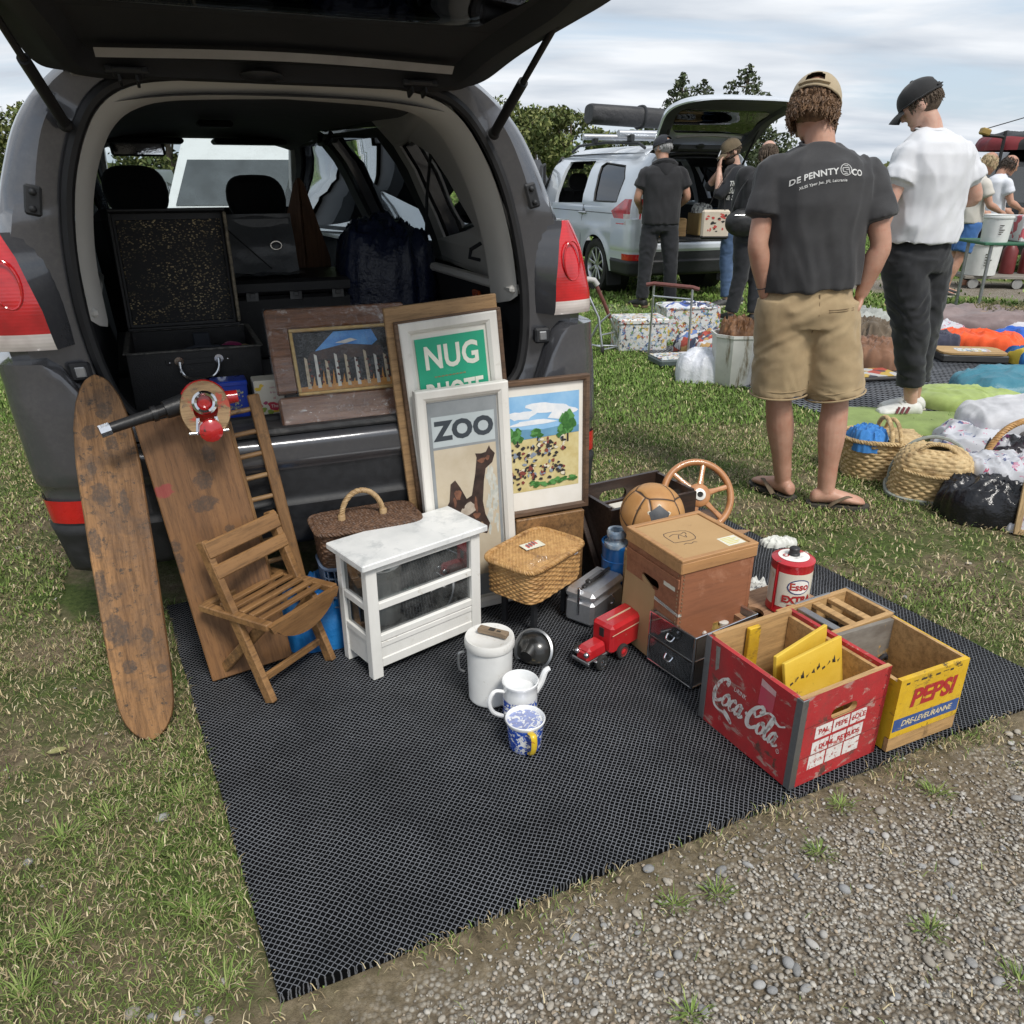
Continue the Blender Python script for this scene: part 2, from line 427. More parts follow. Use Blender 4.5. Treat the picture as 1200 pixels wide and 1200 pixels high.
def paint(name, col, flake=.0, rough=.25, coat=.8, dust=(.25, .24, .22), dustamt=.25, metal=0.0):
    if name in _mats: return _mats[name]
    t = NT(name); n = t.noise(5, 8, .7); d = t.noise(60, 4, .7)
    k = t.math('MULTIPLY', t.step(t.math('MULTIPLY', n, d), .22, .42), dustamt); c = t.mix(k, col, dust)
    t.set(color=c, rough=rough, coat=coat, metal=metal, coatr=.06); _mats[name] = t.mat; return t.mat
# ---------------------------------------------------------------- camera, light, sky
cam = bpy.data.cameras.new('camera'); co = bpy.data.objects.new('camera', cam); COL.objects.link(co)
co.location = (0, 0, CAM_H); co.rotation_euler = (PI/2-PITCH, 0, 0); cam.sensor_width = 36; cam.lens = 36*F_PX/1200; cam.clip_end = 2000; cam.clip_start = .05
SC.camera = co
SUN_EL, SUN_AZ = R(52), R(150)      # azimuth measured clockwise from +Y
sun = bpy.data.lights.new('sun', 'SUN'); sun.energy = 2.0; sun.angle = R(15); sun.color = (1, .96, .9)
so = bpy.data.objects.new('sun', sun); COL.objects.link(so)
sd = Vector((math.sin(SUN_AZ)*math.cos(SUN_EL), math.cos(SUN_AZ)*math.cos(SUN_EL), math.sin(SUN_EL)))
so.rotation_euler = sd.to_track_quat('Z', 'Y').to_euler()
W = bpy.data.worlds.new('World'); SC.world = W; W.use_nodes = True; wt = W.node_tree; wt.nodes.clear()
wo = wt.nodes.new('ShaderNodeOutputWorld'); bg = wt.nodes.new('ShaderNodeBackground'); wt.links.new(bg.outputs[0], wo.inputs[0])
sk = wt.nodes.new('ShaderNodeTexSky'); sk.sky_type = 'NISHITA'; sk.sun_disc = False; sk.sun_elevation = SUN_EL; sk.sun_rotation = SUN_AZ; sk.dust_density = 2.0; sk.air_density = 1.0
def wn(t, **k):
    n = wt.nodes.new(t)
    for a, v in k.items(): setattr(n, a, v)
    return n
def wmath(op, a, b):
    m = wn('ShaderNodeMath', operation=op)
    for i, q in enumerate((a, b)):
        if isinstance(q, (int, float)): m.inputs[i].default_value = q
        else: wt.links.new(q, m.inputs[i])
    return m.outputs[0]
tc = wn('ShaderNodeTexCoord'); sep = wn('ShaderNodeSeparateXYZ'); wt.links.new(tc.outputs['Generated'], sep.inputs[0])
den = wmath('ADD', sep.outputs[2], .16)      # clouds lie in a flat layer overhead: project the direction on it
cmb = wn('ShaderNodeCombineXYZ'); wt.links.new(wmath('DIVIDE', sep.outputs[0], den), cmb.inputs[0]); wt.links.new(wmath('DIVIDE', sep.outputs[1], den), cmb.inputs[1])
mpg = wn('ShaderNodeMapping'); mpg.inputs['Scale'].default_value = (.55, 1.25, 1); mpg.inputs['Rotation'].default_value = (0, 0, R(14)); wt.links.new(cmb.outputs[0], mpg.inputs[0])
cn = wn('ShaderNodeTexNoise'); cn.inputs['Scale'].default_value = 1.15; cn.inputs['Detail'].default_value = 9; cn.inputs['Roughness'].default_value = .56; cn.inputs['Distortion'].default_value = .5; wt.links.new(mpg.outputs[0], cn.inputs['Vector'])
cr = wn('ShaderNodeValToRGB'); e = cr.color_ramp.elements; e[0].position = .33; e[0].color = (0, 0, 0, 1); e[1].position = .52; e[1].color = (1, 1, 1, 1); wt.links.new(cn.outputs['Fac'], cr.inputs[0])
c2n = wn('ShaderNodeTexNoise'); c2n.inputs['Scale'].default_value = 1.9; c2n.inputs['Detail'].default_value = 8; wt.links.new(mpg.outputs[0], c2n.inputs['Vector'])
cc = wn('ShaderNodeValToRGB'); e = cc.color_ramp.elements; e[0].position = .3; e[0].color = (.50, .56, .64, 1); e[1].position = .64; e[1].color = (.86, .89, .93, 1); wt.links.new(c2n.outputs['Fac'], cc.inputs[0])
cs = wn('ShaderNodeVectorMath', operation='SCALE'); cs.inputs['Scale'].default_value = 6.9; wt.links.new(cc.outputs[0], cs.inputs[0])
hz_ = wn('ShaderNodeMix', data_type='RGBA'); hz_.inputs[7].default_value = (4.9, 5.6, 6.5, 1)
thin = wn('ShaderNodeMix', data_type='RGBA'); thin.inputs[0].default_value = .72; wt.links.new(sk.outputs[0], thin.inputs[6]); thin.inputs[7].default_value = (4.0, 4.75, 5.6, 1)
wt.links.new(cr.outputs[0], hz_.inputs[0])
mixc = wn('ShaderNodeMix', data_type='RGBA'); wt.links.new(cr.outputs[0], mixc.inputs[0]); wt.links.new(thin.outputs[2], mixc.inputs[6]); wt.links.new(cs.outputs[0], mixc.inputs[7])
wt.links.new(mixc.outputs[2], bg.inputs[0]); bg.inputs[1].default_value = .1
SC.view_settings.view_transform = 'Standard'; SC.view_settings.look = 'None'; SC.view_settings.exposure = 0.66; SC.view_settings.gamma = 1.0
SC.cycles.max_bounces = 7; SC.cycles.transparent_max_bounces = 16; SC.cycles.use_denoising = True
try: SC.cycles.denoiser = 'OPENIMAGEDENOISE'
except Exception: pass
# ---------------------------------------------------------------- ground
EDGE_O = Vector((-.421, .98)); EDGE_N = Vector((.423, -.906))
def gravel_d(x, y): return (x-EDGE_O.x)*EDGE_N.x+(y-EDGE_O.y)*EDGE_N.y
t = NT('turf and gravel')
pos = t.co((1, 1, 1)); dp = t.new('ShaderNodeVectorMath', operation='DOT_PRODUCT'); t.L(pos, dp.inputs[0]); dp.inputs[1].default_value = (.423, -.906, 0)
dd = t.math('ADD', dp.outputs['Value'], -(EDGE_O.x*.423-EDGE_O.y*.906))
wob = t.math('MULTIPLY', t.math('SUBTRACT', t.noise(5, 6, .7), .5), .5)
gm = t.step(t.math('ADD', dd, wob), .02, .2)
soil = t.ramp(t.noise(26, 8, .75), [(.3, (.075, .058, .037)), (.5, (.16, .125, .08)), (.7, (.28, .225, .15))])
moss = t.ramp(t.noise(60, 6, .7), [(.3, (.035, .055, .014)), (.6, (.085, .115, .032)), (.75, (.15, .16, .06))])
cov = t.step(t.noise(2.6, 6, .68), .40, .56); far = t.new('ShaderNodeVectorMath', operation='LENGTH'); t.L(pos, far.inputs[0])
cov = t.math('MAXIMUM', cov, t.step(far.outputs['Value'], 3.4, 6.0)); cov = t.mix(t.step(t.math('ADD', dd, wob), -.25, .02), cov, (.06, .06, .06)); turf = t.mix(cov, soil, moss)
farg = t.ramp(t.noise(1.2, 8, .7), [(.3, (.085, .125, .03)), (.7, (.16, .20, .06))]); turf = t.mix(t.step(far.outputs['Value'], 4, 12), turf, farg)
st = t.new('ShaderNodeTexVoronoi'); st.inputs['Scale'].default_value = 95; t.L(pos, st.inputs['Vector']); sp_ = t.new('ShaderNodeSeparateColor'); t.L(st.outputs['Color'], sp_.inputs[0])
grav = t.ramp(sp_.outputs[0], [(0, (.18, .155, .12)), (.35, (.30, .27, .225)), (.7, (.42, .39, .34)), (.95, (.52, .49, .43))])
grav = t.mix(t.step(st.outputs['Distance'], .35, .62), grav, (.16, .13, .095)); grav = t.mix(t.math('MULTIPLY', t.step(t.noise(3, 5, .6), .5, .68), .6), grav, soil)
# the gravel track that crosses the field behind the stalls
tp = t.new('ShaderNodeVectorMath', operation='DOT_PRODUCT'); t.L(pos, tp.inputs[0]); tp.inputs[1].default_value = (.45, .893, 0)
td = t.math('ABSOLUTE', t.math('ADD', t.math('ADD', tp.outputs['Value'], -12.6), t.math('MULTIPLY', t.math('SUBTRACT', t.noise(1.3, 5, .6), .5), 1.2))); px_ = t.new('ShaderNodeSeparateXYZ'); t.L(pos, px_.inputs[0])
trk = t.math('MULTIPLY', t.step(td, 1.15, .8), t.step(px_.outputs[0], 3.6, 4.6)); gm = t.math('MAXIMUM', gm, trk)
t.set(color=t.mix(gm, turf, grav), rough=.95, spec=.2); t.bump(t.math('ADD', t.noise(70, 6, .75), t.math('MULTIPLY', st.outputs['Distance'], t.math('MULTIPLY', gm, -1.5))), .7, .012)
GROUND_MAT = t.mat
xs = sorted(set([-900, -400, -150, -60, -25, -12, -6]+[round(-4+.1*i, 2) for i in range(101)]+[7, 9, 13, 25, 60, 150, 400, 900])); ys = sorted(set([-300, -60, -12, -4, -1.5, -.5]+[round(.1*i, 2) for i in range(91)]+[10, 12, 16, 25, 50, 100, 250, 600, 1200]))
def gz(x, y):
    if abs(x) > 7 or y > 9: return -.004
    return -.004+.010*min(0, noise.noise((x*1.7, y*1.7, 0)))+.003*min(0, noise.noise((x*9, y*9, 3)))
g = MB(); vs = [(x, y, gz(x, y)) for y in ys for x in xs]; nx = len(xs)
g.add(vs, [(j*nx+i, j*nx+i+1, (j+1)*nx+i+1, (j+1)*nx+i) for j in range(len(ys)-1) for i in range(nx-1)])
o = g.build('ground', GROUND_MAT, kind='structure')
# ---------------------------------------------------------------- the rubber mats
MU, MV = R(24.9), R(118.6)
mu = Vector((math.cos(MU), math.sin(MU))); mv = Vector((math.cos(MV), math.sin(MV))); MAT_W, MAT_D = 2.24, 1.62
def in_mat(x, y, pad=0.0):
    p = Vector((x, y))-EDGE_O; det = mu.x*mv.y-mu.y*mv.x; a = (p.x*mv.y-p.y*mv.x)/det; b = (mu.x*p.y-mu.y*p.x)/det
    return -pad < a < MAT_W+pad and -pad < b < MAT_D+pad
def mat_z(x, y): op = smooth(.75, .35, Vector((x-EDGE_O.x, y-EDGE_O.y)).dot(Vector((-.42, .907))))*smooth(1.35, .95, Vector((x-EDGE_O.x, y-EDGE_O.y)).dot(mu)); return .010+.006*noise.noise((x*3.1, y*3.1, 2))+.003*noise.noise((x*8, y*8, 5))+op*.012*(max(0, 1-3*abs(noise.noise((x*1.9+.6*y, y*.8, 9))))+.5*noise.noise((x*4, y*6, 3)))
def mesh_mat(name, cell, rot, linew=.11, stretch=1.0, linecol=(.20, .21, .23)):
    t = NT(name); w = t.new('ShaderNodeTexNoise'); w.inputs['Scale'].default_value = 5; w.inputs['Detail'].default_value = 5; t.L(t.co(), w.inputs['Vector'])
    sc = t.new('ShaderNodeVectorMath', operation='SCALE'); sc.inputs['Scale'].default_value = .018; t.L(w.outputs['Color'], sc.inputs[0])
    ad = t.new('ShaderNodeVectorMath', operation='ADD'); t.L(t.co(), ad.inputs[0]); t.L(sc.outputs[0], ad.inputs[1])
    w2 = t.new('ShaderNodeTexNoise'); w2.inputs['Scale'].default_value = 70; w2.inputs['Detail'].default_value = 2; t.L(t.co(), w2.inputs['Vector'])
    sc2 = t.new('ShaderNodeVectorMath', operation='SCALE'); sc2.inputs['Scale'].default_value = .004; t.L(w2.outputs['Color'], sc2.inputs[0]); ad2 = t.new('ShaderNodeVectorMath', operation='ADD'); t.L(ad.outputs[0], ad2.inputs[0]); t.L(sc2.outputs[0], ad2.inputs[1])
    mp = t.new('ShaderNodeMapping'); mp.inputs['Rotation'].default_value = (0, 0, rot); mp.inputs['Scale'].default_value = (1/cell, stretch/cell, 1); t.L(ad2.outputs[0], mp.inputs[0])
    sx = t.new('ShaderNodeSeparateXYZ'); t.L(mp.outputs[0], sx.inputs[0]); hs = []
    for k in (0, 1): hs.append(t.math('ABSOLUTE', t.math('SUBTRACT', t.math('FRACT', sx.outputs[k]), .5)))
    h = t.math('MAXIMUM', *hs); line = t.step(h, .5-linew*1.15, .5-linew*.5)
    vary = t.ramp(t.noise(3.5, 6, .7), [(.3, tuple(x*.42 for x in linecol)), (.68, linecol)]); dust = t.step(t.noise(9, 8, .75), .56, .8)
    c = t.mix(line, (.0025, .0027, .0032), vary); c = t.mix(t.math('MULTIPLY', dust, .10), c, (.12, .115, .105))
    t.set(color=c, rough=t.ramp(line, [(0, (.8,)*3), (1, (.36,)*3)]), spec=t.ramp(line, [(0, (.06,)*3), (1, (.5,)*3)])); t.bump(t.math('ADD', line, t.math('MULTIPLY', t.noise(160, 2, .5), .4)), .8, .0035); return t.mat
MESH_MAT = mesh_mat('black rubber mesh', .0102, R(45))
m = MB(); n1, n2 = 150, 110
def mp_(u, v):
    wv = .004*noise.noise((u*7, v*7, 1)); a = u*MAT_W; b = v*MAT_D
    if u in (0.0, 1.0): a += wv*1.6
    if v in (0.0, 1.0): b += wv*1.6
    p = mu*a+mv*b; z = mat_z(p.x+EDGE_O.x, p.y+EDGE_O.y); return (a+b*math.cos(MV-MU), b*math.sin(MV-MU), z)
m.grid(n1, n2, mp_)
rim = [mp_(i/n1, 0) for i in range(n1+1)]+[mp_(1, j/n2) for j in range(1, n2+1)]+[mp_(1-i/n1, 1) for i in range(1, n1+1)]+[mp_(0, 1-j/n2) for j in range(1, n2)]
m.loft([[(p[0], p[1], p[2]) for p in rim], [(p[0], p[1], -.003) for p in rim]], caps=False)
o = m.build('rubber_mat', MESH_MAT); o.location = (EDGE_O.x, EDGE_O.y, 0); o.rotation_euler = (0, 0, MU)
tag(o, 'large black rubber mesh mat spread on the grass behind the open dark grey car', 'mat')
M2_O = Vector((2.08, 4.52)); M2_A = R(23.5)
m = MB(); m.grid(70, 50, lambda u, v: (u*3.6, v*2.55, .012+.006*noise.noise((u*9, v*7, 4))))
rim = [(u*3.6, v*2.55) for u, v in ((0, 0), (1, 0), (1, 1), (0, 1))]; m.loft([[(*p, .012) for p in rim], [(*p, -.003) for p in rim]], caps=False)
o = m.build('rubber_mat', mesh_mat('ribbed rubber mesh', .03, R(20), .2, .45, (.16, .17, .19))); o.location = (M2_O.x, M2_O.y, 0); o.rotation_euler = (0, 0, M2_A)
tag(o, 'dark ribbed mat under the neighbouring stall of clothes, where the two men stand', 'mat')
def in_mat2(x, y):
    p = Vector((x, y))-M2_O; a = p.x*math.cos(M2_A)+p.y*math.sin(M2_A); b = -p.x*math.sin(M2_A)+p.y*math.cos(M2_A); return 0 < a < 3.6 and 0 < b < 2.55
# ---------------------------------------------------------------- grass blades and stones (nobody could count them)
CAR_O = Vector((-.55, 2.45, 0)); CAR_A = R(23)
def under_car(x, y):
    p = Vector((x, y))-CAR_O.xy; a = p.x*math.cos(CAR_A)+p.y*math.sin(CAR_A); b = -p.x*math.sin(CAR_A)+p.y*math.cos(CAR_A); return abs(a) < .95 and .25 < b < 4.6
GREENS = np.array([(.085, .13, .028), (.13, .185, .045), (.18, .215, .07), (.10, .15, .032)]); STRAW = np.array([(.36, .29, .165), (.26, .20, .11), (.46, .39, .25), (.17, .13, .075)])
def lcg(n): return rng.random(n)
def scatter(n, y0, y1, fn):
    y = np.sqrt(lcg(n)*(y1*y1-y0*y0)+y0*y0); x = (lcg(n)*2-1)*(y*.80+.35); keep = []
    for i in range(n):
        k = fn(float(x[i]), float(y[i]))
        keep.append(k)
    keep = np.array(keep); m_ = lcg(n) < keep; return x[m_], y[m_], keep[m_]
def cover(x, y):
    if in_mat(x, y) or in_mat2(x, y) or under_car(x, y): return 0.0
    d = gravel_d(x, y); k = smooth(.10, -.05, d+.16*noise.noise((x*4.5, y*4.5, 7)))
    k = max(k, .03+.20*smooth(.35, .6, noise.noise((x*5, y*5, 17)))*smooth(.8, .1, d))
    c = noise.fractal(Vector((x*1.9, y*1.9, 1)), .9, 2.1, 4); near = 1-smooth(3.2, 6, y)
    k *= lerp(1, .30+.70*smooth(-.28, .22, c), near)
    if y > 8.8 and abs(x*.45+y*.893-12.6) < 1.1 and x > 3.9: k *= .04
    return k
VA, FA, CA = [], [], []; base = 0
for (y0, y1, dens, L0, L1, wd) in ((.55, 2.3, 34000, .010, .030, .0012), (2.3, 4.6, 11000, .014, .036, .0024), (4.6, 9, 3600, .022, .05, .0042), (9, 22, 420, .035, .07, .012)):
    area = (y1*y1-y0*y0)*.80+.7*(y1-y0); n = int(area*dens); x, y, kc = scatter(n, y0, y1, cover); n = len(x)
    L = L0+(L1-L0)*lcg(n)**1.6; az = lcg(n)*2*PI; tilt = .35+1.05*lcg(n)**.8; w = wd*(.6+.7*lcg(n))
    dry = lcg(n) < np.clip((.74-.42*kc) if y0 < 4 else .10, .06, .7)*(1 if y0 < 2 else .75); tilt[dry] = 1.2+.33*lcg(dry.sum()); L[dry] *= 1.05
    dirx, diry = np.cos(az), np.sin(az); z0 = np.where(tilt > 1.15, .002+.010*lcg(n), -.002)
    P0 = np.stack([x, y, z0], 1); D = np.stack([dirx, diry, np.zeros(n)], 1); S = np.stack([-diry, dirx, np.zeros(n)], 1)*w[:, None]; U = np.array([0, 0, 1.0])
    mid = P0+D*(np.sin(tilt*.55)*L*.55)[:, None]+U*(np.cos(tilt*.55)*L*.55)[:, None]; tip = mid+D*(np.sin(tilt*1.25)*L*.5)[:, None]+U*(np.cos(tilt*1.25)*L*.5)[:, None]
    tip[:, 2] = np.maximum(tip[:, 2], .002); V = np.stack([P0-S, P0+S, mid-S*.7, mid+S*.7, tip], 1).reshape(-1, 3)
    b = base+np.arange(n)[:, None]*5; F = np.concatenate([b+np.array([[0, 1, 3]]), b+np.array([[0, 3, 2]]), b+np.array([[2, 3, 4]])], 0)
    c = GREENS[rng.integers(0, 4, n)]*(.75+.6*lcg(n))[:, None]; c[dry] = (STRAW[rng.integers(0, 4, n)]*(.7+.5*lcg(n))[:, None])[dry]
    c = c*(np.array([1.18, 1.32, 1.15]) if y0 >= 4 else 1.15)
    VA.append(V); FA.append(F); CA.append(np.concatenate([c, c, c], 0)); base += len(V)
# a few longer tufts
tx = [G(*q) for q in ((75, 985), (65, 1105), (30, 1170), (225, 1070), (215, 940), (240, 1080), (810, 1190), (840, 1048), (1090, 1090), (960, 1000), (265, 1160), (10, 1120), (185, 1000), (790, 1060), (1095, 930), (985, 945), (130, 960), (1000, 660), (940, 640), (1130, 690), (1195, 1150))]
for q in tx:
    n = 60; a = lcg(n)*2*PI; r = .03*lcg(n); L = (.02+.04*lcg(n))*(1 if q.x < 0 else .55); tilt = .8+.75*lcg(n); w = .0008+.0009*lcg(n)
    P0 = np.stack([q.x+r*np.cos(a), q.y+r*np.sin(a), np.zeros(n)], 1); D = np.stack([np.cos(a), np.sin(a), np.zeros(n)], 1); S = np.stack([-np.sin(a), np.cos(a), np.zeros(n)], 1)*w[:, None]; U = np.array([0, 0, 1.0])
    mid = P0+D*(np.sin(tilt*.6)*L*.6)[:, None]+U*(np.cos(tilt*.6)*L*.6)[:, None]; tip = mid+D*(np.sin(np.minimum(tilt*1.35, 1.6))*L*.6)[:, None]+U*(np.cos(np.minimum(tilt*1.35, 1.6))*L*.6)[:, None]
    V = np.stack([P0-S, P0+S, mid-S*.8, mid+S*.8, tip], 1).reshape(-1, 3); b = base+np.arange(n)[:, None]*5
    F = np.concatenate([b+np.array([[0, 1, 3]]), b+np.array([[0, 3, 2]]), b+np.array([[2, 3, 4]])], 0); c = GREENS[rng.integers(0, 4, n)]*(.9+.7*lcg(n))[:, None]
    VA.append(V); FA.append(F); CA.append(np.concatenate([c, c, c], 0)); base += len(V)
t = NT('grass blade'); at = t.new('ShaderNodeAttribute'); at.attribute_name = 'Col'; t.set(color=at.outputs['Color'], rough=.7, spec=.25); BLADE = t.mat
npmesh('grass', np.concatenate(VA), np.concatenate(FA), BLADE, np.concatenate(CA), kind='stuff')
# stones
bm = bmesh.new(); bmesh.ops.create_icosphere(bm, subdivisions=1, radius=1); iv = np.array([v.co[:] for v in bm.verts]); bm.verts.ensure_lookup_table(); fi = np.array([[v.index for v in f.verts] for f in bm.faces]); bm.free()
bm = bmesh.new(); bmesh.ops.create_icosphere(bm, subdivisions=2, radius=1); iv2 = np.array([v.co[:] for v in bm.verts]); fi2 = np.array([[v.index for v in f.verts] for f in bm.faces]); bm.free()
def stones(name, x, y, s, iv, fi, pal, smooth_):
    n = len(x); k = len(iv); ja = .72+.56*lcg(n*k).reshape(n, k, 1) if not smooth_ else np.ones((n, k, 1)); v = iv[None]*ja*np.stack([s*(.75+.6*lcg(n)), s*(.6+.5*lcg(n)), s*(.38+.3*lcg(n))], 1)[:, None, :]
    a = lcg(n)*2*PI; tl = (lcg(n)-.5)*(.9 if not smooth_ else .3); ca, sa = np.cos(a)[:, None], np.sin(a)[:, None]; ct, st = np.cos(tl)[:, None], np.sin(tl)[:, None]
    X, Y, Z = v[..., 0], v[..., 1], v[..., 2]; X, Z = X*ct-Z*st, X*st+Z*ct; X, Y = X*ca-Y*sa, X*sa+Y*ca
    V = np.stack([X+x[:, None], Y+y[:, None], Z+(s*.18)[:, None]-.002], 2).reshape(-1, 3); F = (fi[None]+np.arange(n)[:, None, None]*k).reshape(-1, 3)
    c = pal[rng.integers(0, len(pal), n)]*(.75+.5*lcg(n))[:, None]; return npmesh(name, V, F, STONE, np.repeat(c, len(fi), 0), kind='stuff', smooth_=smooth_)
t = NT('stone'); at = t.new('ShaderNodeAttribute'); at.attribute_name = 'Col'; t.set(color=t.mix(.35, at.outputs['Color'], t.ramp(t.noise(300, 4, .7), [(.3, (.09, .085, .075)), (.7, (.36, .345, .32))])), rough=.85); STONE = t.mat
def gcov(x, y):
    if in_mat(x, y, .004) or in_mat2(x, y) or under_car(x, y): return 0.0
    d = gravel_d(x, y); return max(.006, smooth(-.02, .22, d+.15*noise.noise((x*3.5, y*3.5, 21)))*(1.0-.55*smooth(.15, .5, noise.noise((x*2.2, y*2.2, 31)))))
x, y, _ = scatter(130000, .5, 3.4, gcov)
PAL = np.array([(.36, .32, .265), (.46, .43, .37), (.28, .25, .21), (.40, .34, .26), (.22, .20, .17), (.54, .51, .455), (.37, .285, .19)])
stones('gravel', x, y, .0021+.0046*lcg(len(x))**2.2, iv, fi, PAL, False)
x, y, _ = scatter(1500, .5, 3.2, gcov)
sx = [G(*q) for q in ((190, 958), (33, 1010), (155, 1187), (178, 1192), (210, 1190), (260, 1150), (232, 1185), (245, 1195), (965, 1095), (1139, 1128), (990, 1042), (1032, 950), (845, 1020), (760, 1018), (1060, 700), (1135, 660))]
x = np.concatenate([x, [q.x for q in sx]]); y = np.concatenate([y, [q.y for q in sx]])
stones('pebbles', x, y, np.concatenate([.006+.006*lcg(len(x)-len(sx)), .009+.004*lcg(len(sx))]), iv2, fi2, np.array([(.30, .30, .295), (.22, .225, .23), (.40, .385, .36), (.34, .30, .24)]), True)
# fallen leaf by the board
lf = MB(); lf.grid(8, 6, lambda u, v: ((u-.5)*.05, (v-.5)*.024*math.sin(PI*min(1, max(0, u)))**.7, .008+.006*abs(v-.5)*2+.004*u))
o = lf.build('leaf', M('yellow leaf', (.20, .20, .07), (.27, .24, .10), rough=.6)); o.location = G(68, 885); o.rotation_euler = (0, 0, .25); tag(o, 'single fallen yellow-green leaf lying flat on the grass beside the mat', 'leaf')
# ---------------------------------------------------------------- wagons with an open tailgate
BLACKP = M('black plastic', (.012, .013, .015), (.022, .023, .026), scale=30, rough=.5, bump=.15, bscale=400)
SEAL = M('rubber seal', (.007, .007, .008), rough=.55)
TRIMG = M('grey cabin trim', (.50, .49, .46), (.55, .54, .51), scale=4, rough=.8, bump=.1, bscale=300)
TRIMB = M('black cabin trim', (.010, .011, .014), (.016, .017, .020), scale=6, rough=.75, bump=.15, bscale=250)
FELT = cloth('boot carpet', (.010, .010, .011), (.022, .022, .022))
SEATF = cloth('seat fabric', (.008, .008, .009), (.016, .016, .018))
GLASS = glass('car glass', (.80, .86, .86), alpha=.3); TINT = glass('tinted car glass', (.22, .25, .25), alpha=.45)
CHROME = metal('chrome', (.75, .76, .78), .12, .15); STEEL = metal('worn steel', (.45, .46, .47), .35, .4, ((.12, .09, .06), 9, .55, .75)); ALU = metal('aluminium', (.62, .63, .65), .32, .3)
def lens(name, a, b):
    if name in _mats: return _mats[name]
    t = NT(name); w = t.new('ShaderNodeTexWave'); w.inputs['Scale'].default_value = 34; w.inputs['Distortion'].default_value = .3; w.bands_direction = 'Z'; t.L(t.co(), w.inputs['Vector'])
    c = t.ramp(t.noise(9, 3, .5), [(.35, a), (.65, b)]); c = t.mix(t.math('MULTIPLY', w.outputs['Fac'], .10), c, tuple(x*.5 for x in a))
    t.set(color=c, rough=.12, coat=1.0, sss=.0); t.bump(w.outputs['Fac'], .05, .003); _mats[name] = t.mat; return t.mat
REDL = lens('red lamp lens', (.30, .004, .006), (.62, .015, .02)); DREDL = lens('dark red lamp lens', (.16, .002, .004), (.35, .006, .01)); CLEARL = lens('clear lamp lens', (.42, .36, .34), (.72, .66, .62)); REFL = M('red reflector', (.42, .006, .008), (.55, .01, .012), rough=.2, coat=1)
TYRE = M('tyre rubber', (.011, .011, .011), (.03, .029, .027), scale=20, rough=.85, bump=.3, bscale=90)
HALF_OUT = [(.0, .66), (.40, .66), (.66, .67), (.80, .72), (.865, .86), (.875, 1.02), (.845, 1.17), (.80, 1.29), (.75, 1.41), (.69, 1.52), (.605, 1.61), (.51, 1.67), (.36, 1.71), (0, 1.73)]
HALF_FLO = [(.0, .665), (.36, .665), (.56, .668), (.68, .72), (.735, .86), (.745, 1.02), (.73, 1.17), (.70, 1.29), (.665, 1.41), (.62, 1.51), (.55, 1.59), (.455, 1.64), (.33, 1.672), (0, 1.685)]
HALF_IN = [(.0, .685), (.32, .685), (.50, .69), (.60, .745), (.640, .86), (.652, 1.02), (.642, 1.17), (.62, 1.29), (.59, 1.39), (.545, 1.485), (.492, 1.555), (.42, 1.598), (.30, 1.62), (0, 1.632)]
def dense(h, k=4): return [(q.x, q.z) for q in catmull([(x, 0, z) for x, z in h], k)]
def arch(half, y, k=4, sc=1.0):
    d = dense(half, k); L = [(-x, z) for x, z in d[::-1]]; return [(x*sc, y(x, z) if callable(y) else y, z) for x, z in [(q[0], q[1]) for q in L]+d[1:]]
def outx(z): return interp([(.3, .86), (.5, .885), (.72, .895), (.86, .89), (1.02, .88), (1.17, .85), (1.29, .80), (1.41, .757), (1.52, .695), (1.61, .61), (1.67, .52)], z)
def taper(y): return 1-.02*smooth(0, 1, 1-y)-.40*smooth(2.35, 3.75, y)*1.0
def lowtaper(y): return 1-.10*smooth(3.2, 4.5, y)
